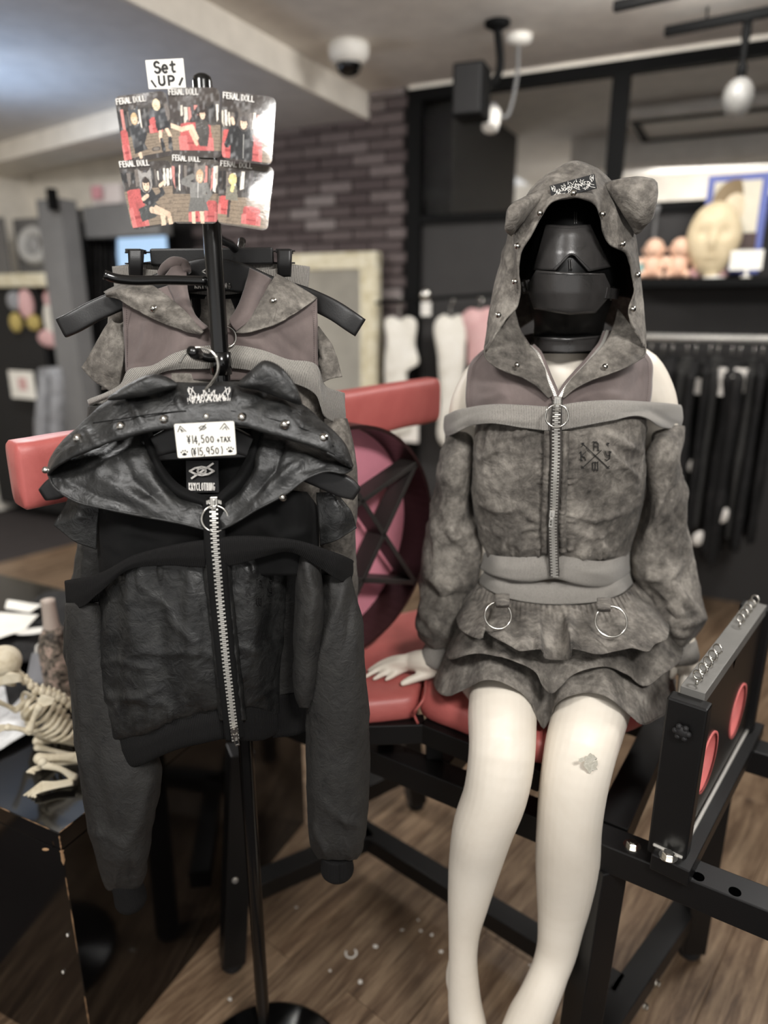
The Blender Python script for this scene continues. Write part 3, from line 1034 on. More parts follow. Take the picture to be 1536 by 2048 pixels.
def arc(cx, cy, rx, ry, a0, a1, n=9):
    return [(cx + rx * math.cos(math.radians(a)), cy + ry * math.sin(math.radians(a))) for a in np.linspace(a0, a1, n)]
GL = {
 'F': [[(.1, 0), (.1, 1)], [(.1, 1), (.8, 1)], [(.1, .52), (.65, .52)]],
 'E': [[(.8, 0), (.1, 0), (.1, 1), (.8, 1)], [(.1, .52), (.65, .52)]],
 'R': [[(.1, 0), (.1, 1), (.6, 1)] + arc(.55, .76, .28, .24, 90, -90) + [(.1, .52)], [(.45, .52), (.9, 0)]],
 'A': [[(0, 0), (.45, 1), (.9, 0)], [(.18, .36), (.72, .36)]],
 'L': [[(.1, 1), (.1, 0), (.8, 0)]],
 'D': [[(.1, 0), (.1, 1), (.4, 1)] + arc(.4, .5, .45, .5, 90, -90) + [(.1, 0)]],
 'O': [arc(.47, .5, .4, .5, 0, 360, 17)],
 'K': [[(.1, 0), (.1, 1)], [(.8, 1), (.12, .5), (.85, 0)]],
 'Y': [[(.05, 1), (.45, .5), (.85, 1)], [(.45, .5), (.45, 0)]],
 'C': [arc(.5, .5, .4, .5, 50, 310, 13)],
 'T': [[(.05, 1), (.85, 1)], [(.45, 1), (.45, 0)]],
 'H': [[(.1, 0), (.1, 1)], [(.8, 0), (.8, 1)], [(.1, .5), (.8, .5)]],
 'I': [[(.45, 0), (.45, 1)]],
 'N': [[(.1, 0), (.1, 1), (.8, 0), (.8, 1)]],
 'G': [arc(.5, .5, .4, .5, 50, 330, 13) + [(.85, .45), (.55, .45)]],
 'S': [arc(.48, .75, .34, .25, 30, 250, 9) + arc(.46, .26, .38, .26, 70, -150, 9)],
 'U': [[(.1, 1), (.1, .35)] + arc(.45, .35, .35, .35, 180, 360, 9) + [(.8, 1)]],
 'P': [[(.12, 0), (.12, 1), (.5, 1)] + arc(.5, .73, .3, .27, 90, -90) + [(.12, .46)]],
 'X': [[(.05, 1), (.85, 0)], [(.85, 1), (.05, 0)]],
 'e': [[(.12, .34), (.78, .36)] + arc(.45, .34, .34, .34, 5, 310, 12)],
 't': [[(.45, .95), (.42, .2), (.52, .03), (.75, .06)], [(.15, .66), (.8, .7)]],
 '1': [[(.5, 0), (.5, 1)]],
 '4': [[(.6, 0), (.6, 1), (.08, .32), (.85, .32)]],
 '5': [[(.75, 1), (.25, .95), (.2, .55)] + arc(.42, .3, .36, .3, 110, -140, 9)],
 '9': [arc(.48, .68, .33, .3, 0, 360, 12) + [(.72, .1)]],
 '0': [arc(.45, .4, .36, .38, 0, 360, 14)],
 ',': [[(.3, .05), (.15, -.2)]],
 '+': [[(.1, .4), (.8, .4)], [(.45, .1), (.45, .72)]],
 '(': [arc(.8, .45, .55, .65, 130, 230, 7)],
 ')': [arc(.1, .45, .55, .65, 50, -50, 7)],
 'y': [[(.1, 1), (.45, .55), (.8, 1)], [(.45, .55), (.45, 0)], [(.12, .48), (.78, .5)], [(.12, .27), (.78, .29)]],
}
def text(s, h, wf=0.75, gap=0.18, x0=0.0, y0=0.0, slope=0.0, jit=0.0, seed=1):
    rnd = random.Random(seed)
    out, x = [], x0
    for chx in s:
        if chx == ' ':
            x += h * wf * 0.6
            continue
        wl = wf * (0.35 if chx in 'I1,()' else 1.0)
        dy = rnd.uniform(-jit, jit) * h
        for pl_ in GL[chx]:
            out.append([(x + p[0] * h * wf - (0 if chx not in 'I1,' else h * wf * 0.25), y0 + dy + p[1] * h + slope * (x - x0)) for p in pl_])
        x += h * wl + h * wf * gap
    return out, x

STUD = {}
def stud(p, n, r, parent, m=None):
    """round metal dome rivet"""
    key = round(r, 5)
    if key not in STUD:
        G = lathe([(r * 1.15, 0), (r * 1.15, r * .12), (r * .95, r * .2), (r * .8, r * .5), (r * .45, r * .75), (0.00002, r * .85)], (0, 0, 0), (0, 0, 1), 16)
        nu, nv = G.shape[:2]
        F = [(i * nv + j, i * nv + (j + 1) % nv, (i + 1) * nv + (j + 1) % nv, (i + 1) * nv + j) for i in range(nu - 1) for j in range(nv)]
        me = bpy.data.meshes.new('stud')
        me.from_pydata(G.reshape(-1, 3).tolist(), [], F)
        me.materials.append(M['chrome'])
        me.polygons.foreach_set('use_smooth', [True] * len(me.polygons))
        STUD[key] = me
    o = bpy.data.objects.new('stud', STUD[key])
    o.location = Vector(np.asarray(p) - ORG[parent.name])
    o.rotation_euler = Vector(n).to_track_quat('Z', 'Y').to_euler()
    o.parent = parent
    COL.objects.link(o)
    return o

def tocam(p):
    d = CAM - np.asarray(p)
    return d / np.linalg.norm(d)

def zipper(parent, path, w, tape_w, tape_m, pitch=0.0028, both=True):
    """tape and interlocking teeth along a world path (centre line)"""
    P = np.asarray(path, float)
    L = np.linalg.norm(np.diff(P, axis=0), axis=1).sum()
    n = max(8, int(L / pitch))
    Q = cr(P, n)
    T = np.gradient(Q, axis=0); T /= np.linalg.norm(T, axis=1, keepdims=True)
    C = np.array([tocam(q) for q in Q])
    S = np.cross(T, C); S /= np.linalg.norm(S, axis=1, keepdims=True)
    Nn = np.cross(S, T)
    G = np.stack([Q + S * tape_w * k + Nn * (-0.0008 if abs(k) == .5 else 0.0003) for k in (-.5, -.25, 0, .25, .5)], 1)
    tp = grid('zipper_tape', G, tape_m, parent, thick=0.0012)
    b = MB()
    for i in range(n):
        sgn = 1 if i % 2 else -1
        c = Q[i] + Nn[i] * 0.0018 + S[i] * (w * 0.16 * sgn if both else 0)
        b.box(c, S[i] * w * 0.44, T[i] * pitch * 0.32, Nn[i] * 0.0011)
    t = b.build('zipper_teeth', M['steel'], parent)
    t['kind'] = 'stuff'
    return Q, S, Nn

def slider(parent, p, down, n, s=1.0, ring=0.0, tab=True, rn=None):
    p, down, n = (np.asarray(q, float) for q in (p, down, n))
    down = down / np.linalg.norm(down)
    n = n / np.linalg.norm(n)
    sd = np.cross(down, n); sd /= np.linalg.norm(sd)
    b = MB()
    b.box(p + n * 0.003, sd * 0.0055 * s, down * 0.0075 * s, n * 0.0018)
    b.box(p + n * 0.006 + down * 0.001, sd * 0.0018 * s, down * 0.005 * s, n * 0.0012)
    o = b.build('zipper_slider', M['chrome'], parent, 0.0012)
    if ring:
        c = p + down * (ring + 0.006 * s) + n * 0.0065
        G = torus(c, n if rn is None else rn, ring, 0.0017 * s, 56, 10)
        grid('pull_ring', G, M['chrome'], parent, True)
        b = MB().box(p + n * 0.0065 + down * 0.008 * s, sd * 0.003 * s, down * 0.003 * s, n * 0.0016)
        b.build('ring_loop', M['chrome'], parent, 0.001)
    elif tab:
        b = MB()
        c = p + n * 0.006 + down * 0.017 * s
        b.box(c - sd * 0.003 * s, sd * 0.001 * s, down * 0.010 * s, n * 0.0008)
        b.box(c + sd * 0.003 * s, sd * 0.001 * s, down * 0.010 * s, n * 0.0008)
        b.box(c + down * 0.009 * s, sd * 0.004 * s, down * 0.0015 * s, n * 0.0008)
        b.box(c - down * 0.008 * s, sd * 0.004 * s, down * 0.003 * s, n * 0.0008)
        b.build('pull_tab', M['chrome'], parent, 0.0005)
    return o

def emblem(parent, ctr, ex, ey, en, s, m, surf=None):
    """crossed arrows with four black letter signs"""
    P = []
    P += [[(-1, -.92), (1, .95)], [(-1, .95), (1, -.92)]]
    for sx, sy in ((1, 1), (-1, 1)):
        P += [[(sx * 1.0, .95 * sy), (sx * .86, .95 * sy), (sx * .98, .74 * sy)]]
    P += [[(-.86, -.92), (-1.02, -.76)], [(.86, -.92), (1.02, -.76)]]
    def gl(kind, ox, oy):
        q = {'A': [[(-.16, -.3), (-.16, .2), (0, .34), (.16, .2), (.16, -.3)], [(-.16, 0), (.16, 0)], [(-.24, .34), (-.02, .3)], [(.08, -.28), (.24, -.3)]],
             'K': [[(-.14, -.32), (-.14, .32), (-.24, .24)], [(.2, .32), (-.1, .0), (.12, -.1), (.2, -.32)], [(-.24, -.26), (-.04, -.32)]],
             'Y': [[(-.2, .32), (-.1, .0), (.14, .0)], [(.16, .32), (.14, -.2), (-.08, -.36), (-.2, -.26)], [(.08, .32), (.26, .28)]],
             'N': [[(-.2, .3), (-.2, -.2), (-.06, -.32)], [(-.2, .26), (.0, .34), (.0, -.2), (.14, -.32)], [(.0, .26), (.18, .34), (.18, -.3)]]}[kind]
        return [[(ox + a, oy + b) for a, b in l] for l in q]
    P += gl('A', 0.04, .72) + gl('K', -.92, 0.0) + gl('Y', .92, 0.02) + gl('N', 0.0, -.78)
    P = [[(a * s, b * s) for a, b in l] for l in P]
    return ribbon(P, s * 0.062, ctr, ex, ey, en, 'embroidered_emblem', m, parent, 0.0005, 0.0006, surf)

def spiky_patch(parent, C, ex, ey, en, w, h, seed=3):
    """black woven patch with white thorny lettering"""
    o = MB().box(C, ex * w / 2, ey * h / 2, en * 0.0008).build('patch', M['label_black'], parent, 0.0004)
    rnd = random.Random(seed)
    P = []
    for k in range(44):
        x = (k + .5) / 44 * 0.47
        a = rnd.uniform(-.5, .9)
        y = rnd.uniform(-.28, .28)
        l = rnd.uniform(.08, .26)
        pts = [(x, y), (x + l * .25 * a, y + l * .6), (x + l * .5 * a + .01, y + l)]
        if rnd.random() < .5:
            pts = [(p[0], -p[1]) for p in pts]
        for sx in (-1, 1):
            P.append([(sx * min(p[0], .47) * w, max(-.44, min(.44, p[1])) * h) for p in pts])
    for k in range(11):
        x = -.38 + k * .07
        for sx in (1,):
            P.append([(x * w, -.1 * h), (x * w, .12 * h)])
            P.append([(x * w, rnd.choice((-.1, .0, .12)) * h), ((x + .045) * w, rnd.choice((-.1, .02, .12)) * h)])
    ribbon(P, h * 0.024, C, ex, ey, en, 'patch_lettering', M['white_ink'], o, 0.001, 0.0003)
    return o

# ------------------------------------------------------------------ the mannequin
mb = MB()
def limb(path, r, nc=28, n=60):
    G = tubegrid(path, r, nc, n)
    mb.grid(G)
def rows_r(rows):
    P, R = [], []
    for px, py, Y, wpx in rows:
        p = W(px, py, Y)
        P.append(p)
        v = (1024.0 - py) / FPX
        t = Y / (CP + SP * v)
        R.append(wpx * t / FPX / 2)
    return P, R
# legs: hip, thigh, knee, shin, ankle
lp = [(np.array([0.185, 1.27, 0.835]), 0.078), (np.array([0.187, 1.13, 0.800]), 0.066)]
P, R = rows_r([(1004, 1385, 1.05, 134), (1004, 1440, 0.99, 136), (1004, 1497, 0.95, 132), (999, 1545, 0.937, 130), (990, 1590, 0.932, 126),
               (968, 1650, 0.935, 121), (951, 1720, 0.945, 106), (937, 1800, 0.945, 83), (928, 1868, 0.94, 62), (926, 1915, 0.935, 57), (927, 1960, 0.93, 61), (930, 2010, 0.922, 68), (938, 2065, 0.905, 76), (946, 2130, 0.87, 72), (952, 2190, 0.84, 48)])
limb([q[0] for q in lp] + P, [q[1] for q in lp] + R)
an = P[-5]
limb([an + (-0.012, 0.03, 0.01), an + (-0.004, 0.026, -0.03), an + (0, 0.0, -0.05)], [0.012, 0.024, 0.02], 16, 14)
lp = [(np.array([0.345, 1.27, 0.835]), 0.080), (np.array([0.338, 1.13, 0.800]), 0.068)]
P, R = rows_r([(1188, 1385, 1.05, 146), (1177, 1440, 0.99, 144), (1161, 1497, 0.95, 140), (1151, 1545, 0.935, 135), (1144, 1590, 0.93, 131),
               (1138, 1650, 0.93, 127), (1135, 1720, 0.94, 126), (1129, 1790, 0.945, 110), (1121, 1850, 0.94, 90), (1112, 1905, 0.932, 78), (1098, 1948, 0.92, 72)])
limb([q[0] for q in lp] + P, [q[1] for q in lp] + R)
P2, R2 = rows_r([(1112, 1905, 0.932, 70), (1097, 1950, 0.918, 74), (1077, 1998, 0.90, 78), (1054, 2048, 0.885, 86), (1030, 2110, 0.86, 80), (1010, 2180, 0.83, 50)])
limb(P2, R2, 20, 30)
an = P[-1]
limb([an + (0.0, 0.03, 0.0), an + (0.005, 0.03, -0.03), an + (0, 0.005, -0.05)], [0.012, 0.022, 0.02], 16, 14)
# pelvis, torso, neck
def torso_row(x, z, Y, a, b):
    return (np.array([x, Y, z]), (a, b))
tr = [torso_row(0.265, 0.752, 1.28, 0.10, 0.085), torso_row(0.265, 0.83, 1.28, 0.155, 0.10), torso_row(0.268, 0.90, 1.262, 0.150, 0.095), torso_row(0.272, 0.985, 1.225, 0.115, 0.080),
      torso_row(0.280, 1.06, 1.205, 0.118, 0.080), torso_row(0.288, 1.15, 1.195, 0.135, 0.090), torso_row(0.296, 1.23, 1.20, 0.140, 0.080),
      torso_row(0.298, 1.285, 1.215, 0.120, 0.062), torso_row(0.298, 1.320, 1.222, 0.066, 0.050), torso_row(0.298, 1.36, 1.215, 0.047, 0.046), torso_row(0.299, 1.44, 1.20, 0.045, 0.047)]
Gt = []
PT = crp(np.array([np.concatenate([q[0], q[1]]) for q in tr]), range(len(tr)), 60)
aa = np.linspace(0, 2 * np.pi, 40, endpoint=False)
for q in PT:
    Gt.append(q[:3] + np.stack([np.cos(aa) * q[3], -np.sin(aa) * q[4], np.zeros(40)], 1))
mb.grid(np.array(Gt))
# shoulders and arms
shl, shr = W(952, 800, 1.222), W(1299, 790, 1.225)
limb([np.array([0.25, 1.225, 1.300]), W(985, 752, 1.228), shl, W(928, 890, 1.222), W(908, 1050, 1.225), W(895, 1180, 1.205), W(888, 1270, 1.175), W(874, 1315, 1.165)],
     [0.04, 0.042, 0.0415, 0.030, 0.027, 0.027, 0.022, 0.0205], 22, 60)
limb([np.array([0.345, 1.225, 1.300]), W(1272, 745, 1.228), shr, W(1322, 890, 1.224), W(1328, 1050, 1.225), W(1340, 1180, 1.205), W(1364, 1270, 1.165), W(1368, 1305, 1.15)],
     [0.04, 0.042, 0.0415, 0.030, 0.027, 0.027, 0.022, 0.0205], 22, 60)
# left hand resting on the red seat
HZ = ZS + 0.004
def hp(px, py, dz):
    return WZ(px, py, HZ + dz)
def fing(pts, r):
    G = tubegrid([hp(*p) for p in pts], r, 12, 22)
    mb.grid(G)
    mb.grid(blob(hp(*pts[-1]), (r[-1],) * 3, None, 8, 10))
fing([(876, 1322, .036), (858, 1322, .038), (838, 1322, .034), (822, 1323, .028)], [(0.021), (0.022), (0.021), 0.018])
fing([(866, 1333, .026), (848, 1330, .026), (830, 1329, .022)], [0.018, 0.017, 0.013])
fing([(838, 1316, .038), (806, 1316, .036), (780, 1320, .026), (757, 1330, .015), (738, 1341, .007)], [0.0088, 0.0076, 0.0068, 0.0060, 0.0040])
fing([(834, 1322, .034), (800, 1324, .030), (772, 1331, .019), (750, 1342, .010), (732, 1353, .005)], [0.0090, 0.0076, 0.0068, 0.0060, 0.0040])
fing([(834, 1328, .030), (804, 1331, .023), (780, 1340, .013), (762, 1350, .008), (748, 1358, .005)], [0.0090, 0.0074, 0.0066, 0.0058, 0.0040])
fing([(842, 1331, .026), (814, 1336, .017), (795, 1345, .010), (782, 1353, .007), (772, 1359, .005)], [0.0085, 0.0066, 0.0060, 0.0054, 0.0038])
fing([(872, 1340, .022), (852, 1349, .016), (832, 1356, .012), (816, 1362, .009), (805, 1367, .007)], [0.0120, 0.0098, 0.0080, 0.0074, 0.0054])
# right hand behind the board
fing([(1369, 1312, .05), (1374, 1328, .042), (1380, 1342, .034)], [0.021, 0.022, 0.019])
for k, (dx, dy) in enumerate(((-8, 62), (4, 66), (15, 64), (25, 56))):
    fing([(1368 + k * 9, 1340, .034), (1368 + k * 9 + dx * .5, 1340 + dy * .5, .02), (1366 + k * 9 + dx, 1338 + dy * .9, .008)], [0.009, 0.008, 0.005])
fing([(1362, 1322, .04), (1350, 1338, .03), (1344, 1354, .018)], [0.011, 0.009, 0.006])
man = mesh('mannequin', mb.V, mb.F, M['skin'])
rm = man.modifiers.new('shell', 'REMESH')
rm.mode, rm.voxel_size, rm.use_smooth_shade = 'VOXEL', 0.0026, True
sm = man.modifiers.new('soft', 'SMOOTH')
sm.iterations, sm.factor = 6, 0.5
tag(man, 'ivory mannequin seated on the red bench with bare legs and one hand flat', 'mannequin')
# chipped paint on the shin
rnd = random.Random(4)
def chip(cx, cy, pts, Y, name, m):
    V = [W(cx + a, cy + b, Y) for a, b in pts]
    n = tocam(V[0]) * 0.0012
    vv, ff = shape_prism(V, -n * 3, n)
    return mesh(name, vv, ff, m, man, False)
chip_m = mottled('bare_resin', (srgb(200, 196, 180), srgb(216, 211, 196), srgb(234, 230, 220)), 120, 0.7)
def legY(px, py):
    a = (px - 1149) / 72.0
    return 0.935 - 0.0525 * math.sqrt(max(0.0, 1 - a * a))
def surfchip(pts, name, m, lift=0.0008):
    C = np.mean(pts, 0)
    V = [W(C[0], C[1], legY(*C) - lift * 1.1)] + [W(x, y, legY(x, y) - lift) for x, y in pts]
    n = len(pts)
    return mesh(name, V, [(0, 1 + i, 1 + (i + 1) % n) for i in range(n)], m, man, True)

# ------------------------------------------------------------------ black leather head mask
MROWS = [(398, 1126, 1166, 1.215, 0.02), (408, 1108, 1186, 1.212, 0.12), (430, 1086, 1206, 1.208, 0.17), (465, 1068, 1222, 1.204, 0.20), (505, 1056, 1233, 1.20, 0.212),
         (545, 1052, 1236, 1.198, 0.216), (585, 1054, 1230, 1.198, 0.212), (620, 1062, 1218, 1.20, 0.20), (645, 1068, 1210, 1.206, 0.176), (668, 1066, 1206, 1.212, 0.15),
         (690, 1064, 1202, 1.214, 0.142), (707, 1064, 1201, 1.214, 0.142)]
mr = np.array(MROWS, float)
def headY(px, py, lift=0.0):
    r = [np.interp(py, mr[:, 0], mr[:, k]) for k in range(1, 5)]
    a = (px - (r[0] + r[1]) / 2) / ((r[1] - r[0]) / 2)
    return r[2] - r[3] / 2 * math.sqrt(max(0.03, 1 - a * a)) - lift
mk = thing('head_mask', 'smooth black leather head mask with muzzle panel and side buckles on mannequin', 'mask', W(1135, 707, 1.21))
G = rowloft(MROWS, 90, 72)
G = folds(G, [([(1130, 640), (1135, 668)], 10, 0.004), ([(1090, 640), (1120, 668)], 9, 0.003), ([(1180, 640), (1150, 668)], 9, 0.003), ([(1108, 690), (1098, 702)], 5, 0.0015),
              ([(1066, 671), (1135, 674), (1205, 670)], 4, -0.003)], True)
grid('hood_shell', G, M['mask_dark'], mk, True, True)
def on_head(x, y, lift):
    return W(x, y, headY(x, y, lift))
def mpatch(name, top, bot, lift, nu=16, nv=40, thick=0.003):
    a = cr(np.array([(x, y, 0) for x, y in top]), nv)[:, :2]
    b = cr(np.array([(x, y, 0) for x, y in bot]), nv)[:, :2]
    G = np.array([[on_head(*(a[j] * (1 - t) + b[j] * t), lift) for j in range(nv)] for t in np.linspace(0, 1, nu)])
    return grid(name, G, M['mask_leather'], mk, thick=thick, off=0)
def lin(pts, n=10):
    o = []
    for a, b in zip(pts[:-1], pts[1:]):
        for t in np.linspace(0, 1, n, endpoint=False):
            o.append((a[0] + (b[0] - a[0]) * t, a[1] + (b[1] - a[1]) * t))
    return o + [pts[-1]]
mpatch('brow_panel', lin([(1092, 450), (1140, 453), (1180, 450)]), lin([(1066, 540), (1111, 541), (1138, 512), (1143, 510), (1149, 512), (1177, 543), (1222, 534)], 8), 0.006, 18, 60)
pm_ = mpatch('muzzle_panel', lin([(1058, 566), (1074, 541), (1140, 545), (1207, 547), (1219, 574)]), lin([(1058, 580), (1069, 617), (1140, 628), (1190, 625), (1218, 592)]), 0.017, 20, 60, 0.004)
mpatch('neck_strap', lin([(1067, 673), (1135, 677), (1204, 671)]), lin([(1068, 702), (1135, 706), (1200, 700)]), 0.004, 10, 40)
for nm, a, b in (('seam', [(1151, 422), (1151, 448)], 0.0015), ('seam', [(1140, 518), (1142, 541)], 0.0035)):
    for dx in (-2, 2):
        tube(nm, [on_head(x + dx, y, b) for x, y in lin(a, 6)], 0.0008, M['mask_leather'], mk, 6)
# stitches
sb = MB()
def stitch(b, pts, posf, step=3.4, ln=0.0017, r=0.00042):
    P = np.array(lin(pts, 30))
    d = np.concatenate([[0], np.cumsum(np.hypot(*np.diff(P, axis=0).T))])
    for s in np.arange(0, d[-1], step):
        x, y = np.interp(s, d, P[:, 0]), np.interp(s, d, P[:, 1])
        x2, y2 = np.interp(min(s + step * .55, d[-1]), d, P[:, 0]), np.interp(min(s + step * .55, d[-1]), d, P[:, 1])
        p, q = posf(x, y), posf(x2, y2)
        if np.linalg.norm(q - p) < 1e-6:
            continue
        t = (q - p) / np.linalg.norm(q - p)
        c = tocam(p)
        s_ = np.cross(t, c); s_ /= np.linalg.norm(s_)
        b.box((p + q) / 2, (q - p) / 2, s_ * r, np.cross(s_, t) * r)
f1 = lambda x, y: on_head(x, y, 0.0082)
f2 = lambda x, y: on_head(x, y, 0.0198)
stitch(sb, [(1096, 455), (1140, 457), (1176, 454)], f1)
stitch(sb, [(1107, 537), (1137, 508), (1143, 506), (1150, 508), (1181, 539)], f1)
stitch(sb, [(1077, 546), (1140, 549), (1204, 551), (1214, 574), (1213, 590), (1188, 620), (1140, 623), (1073, 613), (1063, 578), (1077, 546)], f2)
stitch(sb, [(1070, 677), (1135, 681), (1200, 675)], f1)
so = sb.build('stitching', plain('dark_thread', srgb(14, 13, 13), .8), mk)
so['kind'] = 'stuff'
# buckles and straps at the sides of the muzzle
for x, y, s in ((1046, 574, -1), (1226, 586, 1)):
    a = on_head(x - s * 12, y - 4 * (1 if s < 0 else 0), 0.020)
    b = on_head(x + s * 8, y + 2, 0.022)
    t = (b - a); L = np.linalg.norm(t); t /= L
    c = tocam(a); u = np.cross(c, t); u /= np.linalg.norm(u)
    o = MB().box((a + b) / 2, t * L * .62, u * 0.008, np.cross(t, u) * 0.0014).build('strap', M['mask_leather'], mk, 0.0006)
    m_ = (a + b) / 2 + np.cross(u, t) * 0 + c * 0.003
    bk = MB()
    for k in (-1, 1):
        bk.box(m_ + u * 0.0095 * k, t * 0.004, u * 0.001, c * 0.0012)
        bk.box(m_ + t * 0.004 * k, t * 0.0011, u * 0.0105, c * 0.0012)
    bk.box(m_, t * 0.005, u * 0.0007, c * 0.0014)
    bk.build('buckle', M['chrome'], mk, 0.0005)

# ------------------------------------------------------------------ the jacket the mannequin wears
jk = thing('hooded_jacket', 'grey suede off shoulder jacket with cat ear hood worn by the mannequin', 'jacket', W(1110, 1160, 1.18))
SU = M['suede']
# yoke panels (sleeveless mauve vest), left and right of the open zip, and its back
L0 = [(1046, 668, 1.165), (1060, 690, 1.142), (1074, 708, 1.128), (1092, 748, 1.105), (1108, 786, 1.088), (1111, 840, 1.072)]
L1 = [(984, 690, 1.215), (958, 708, 1.195), (940, 730, 1.182), (934, 765, 1.168), (932, 800, 1.155), (938, 842, 1.150)]
Lm = [(1010, 676, 1.18), (1010, 700, 1.145), (1005, 735, 1.125), (1005, 765, 1.112), (1010, 795, 1.10), (1020, 842, 1.09)]
G = patch([L1, Lm, L0], 40, 50)
G = wrinkle(G, 0.0006, 26, 3, (1, 1, .35))
G = folds(G, [([(960, 800), (1000, 790), (1040, 780)], 8, 0.003), ([(950, 770), (990, 775), (1030, 800)], 9, 0.0025), ([(1060, 740), (1085, 790)], 6, 0.002), ([(1040, 752), (1075, 800)], 6, -0.002)])
grid('vest_panel', G, M['mauve'], jk, thick=0.002)
R0 = [(1216, 660, 1.165), (1204, 686, 1.142), (1190, 706, 1.128), (1160, 742, 1.105), (1128, 784, 1.088), (1117, 840, 1.072)]
R1 = [(1262, 690, 1.215), (1290, 705, 1.20), (1303, 725, 1.182), (1304, 760, 1.168), (1302, 790, 1.155), (1292, 842, 1.150)]
Rm = [(1245, 672, 1.18), (1240, 700, 1.145), (1232, 735, 1.125), (1225, 765, 1.112), (1222, 795, 1.10), (1215, 842, 1.09)]
G = patch([R0, Rm, R1], 40, 50)
G = wrinkle(G, 0.0006, 26, 13, (1, 1, .35))
G = folds(G, [([(1150, 800), (1190, 785), (1240, 790)], 8, 0.003), ([(1200, 760), (1160, 792)], 7, 0.003), ([(1290, 745), (1250, 790)], 8, -0.002)])
grid('vest_panel', G, M['mauve'], jk, thick=0.002)
G = patch([[(984, 690, 1.215), (1060, 668, 1.255), (1135, 660, 1.262), (1200, 668, 1.255), (1262, 690, 1.215)],
           [(938, 735, 1.20), (1040, 715, 1.275), (1130, 712, 1.285), (1220, 715, 1.275), (1303, 730, 1.20)],
           [(940, 842, 1.20), (1040, 830, 1.295), (1115, 826, 1.30), (1200, 830, 1.295), (1290, 842, 1.20)]], 20, 40)
grid('vest_back', G, M['mauve'], jk, thick=0.002)
# stitched armhole edge
sb = MB()
for cu_ in (L1, R1):
    pts = [(p[0] + (7 if p[0] < 1100 else -7), p[1]) for p in cu_]
    Ys = [p[1] for p in cu_]; Yv = [p[2] for p in cu_]
    stitch(sb, pts, lambda x, y: W(x, y, float(np.interp(y, Ys, Yv)) - 0.016), 4.2)
so = sb.build('edge_stitching', plain('mauve_thread', srgb(70, 58, 57), 0.8), jk); so['kind'] = 'stuff'

# body
BODY = [(838, 950, 1294, 1.175, 0.20), (870, 948, 1292, 1.175, 0.218), (910, 946, 1291, 1.175, 0.228), (950, 945, 1290, 1.176, 0.226), (1000, 945, 1286, 1.18, 0.214),
        (1050, 952, 1274, 1.185, 0.206), (1085, 962, 1264, 1.188, 0.204), (1108, 970, 1256, 1.188, 0.192), (1124, 972, 1252, 1.188, 0.176)]
G = rowloft(BODY, 130, 190, 2.3)
rnd = random.Random(12)
fs = []
for k in range(26):                                        # gathers under the band
    x = rnd.uniform(960, 1285)
    if 1092 < x < 1130:
        continue
    fs.append(([(x, 852), (x + rnd.uniform(-10, 10), 852 + rnd.uniform(30, 90))], rnd.uniform(3, 6), rnd.uniform(0.001, 0.0026)))
for k in range(34):                                        # gathers above the hem
    x = rnd.uniform(975, 1252)
    fs.append(([(x, 1118), (x + rnd.uniform(-8, 8), 1118 - rnd.uniform(18, 55))], rnd.uniform(3, 5.5), rnd.uniform(0.0012, 0.003)))
for k in range(30):                                        # puckers along the zip
    y = rnd.uniform(865, 1105)
    for sx in (-1, 1):
        fs.append(([(1113 + sx * 14, y), (1113 + sx * rnd.uniform(28, 45), y + rnd.uniform(-6, 8))], 3, 0.0011))
fs += [([(990, 880), (1040, 870), (1080, 862)], 7, 0.003), ([(965, 920), (985, 905), (1045, 872)], 8, 0.003), ([(1040, 1010), (1060, 1035), (1095, 1040)], 9, 0.004),
       ([(960, 1010), (1010, 1022), (1040, 1012)], 10, 0.004), ([(1190, 880), (1240, 925), (1280, 960)], 8, 0.0045), ([(1205, 862), (1250, 890), (1285, 905)], 8, 0.003),
       ([(1175, 900), (1215, 950), (1270, 1000)], 10, -0.003), ([(1140, 1028), (1190, 1040), (1260, 1022)], 9, 0.004), ([(1135, 1060), (1180, 1075), (1230, 1060)], 8, 0.003),
       ([(1150, 870), (1180, 862)], 7, 0.003), ([(985, 1060), (1030, 1085), (1050, 1100)], 9, 0.003), ([(1060, 900), (1030, 960), (1040, 1000)], 14, -0.003),
       ([(1010, 1100), (1040, 1060), (1095, 1050)], 6, 0.003), ([(1150, 1080), (1135, 1100)], 7, 0.004), ([(1200, 1085), (1215, 1110)], 6, 0.0035)]
fs = [(a, w * .8, h * 1.5) for a, w, h in fs]
G = folds(G, fs, True)
G = wrinkle(G, 0.0016, 22, 21, (1, 1, .8), True)
G = wrinkle(G, 0.0007, 60, 24, (1, 1, .8), True)
grid('body', G, SU, jk, True)
BS = surf_of(G, 0.0012)
BSZ = surf_of(G, 0.006)

# off shoulder band: a folded knitted loop round chest and arms
def loop(front, yback, n=150, bend=1.0):
    F_ = cr(front, 100)
    x0, x1 = F_[-1], F_[0]
    B_ = [(x0[0] + (x1[0] - x0[0]) * t, x0[1] * (1 - t) + x1[1] * t - 18 * math.sin(math.pi * t), x0[2] + (yback - x0[2]) * math.sin(math.pi * t) ** 0.6) for t in np.linspace(0, 1, 26)[1:-1]]
    return cr(np.vstack([F_, B_]), n, True)
up = [(892, 832, 1.215), (908, 824, 1.165), (940, 816, 1.135), (990, 810, 1.10), (1050, 812, 1.075), (1112, 814, 1.062), (1143, 808, 1.062), (1218, 802, 1.085), (1293, 805, 1.135), (1334, 808, 1.17), (1361, 811, 1.215)]
lo = [(893, 874, 1.215), (908, 868, 1.16), (940, 852, 1.128), (975, 847, 1.09), (1050, 856, 1.066), (1112, 861, 1.056), (1143, 856, 1.058), (1225, 841, 1.075), (1282, 833, 1.11), (1318, 854, 1.155), (1360, 858, 1.215)]
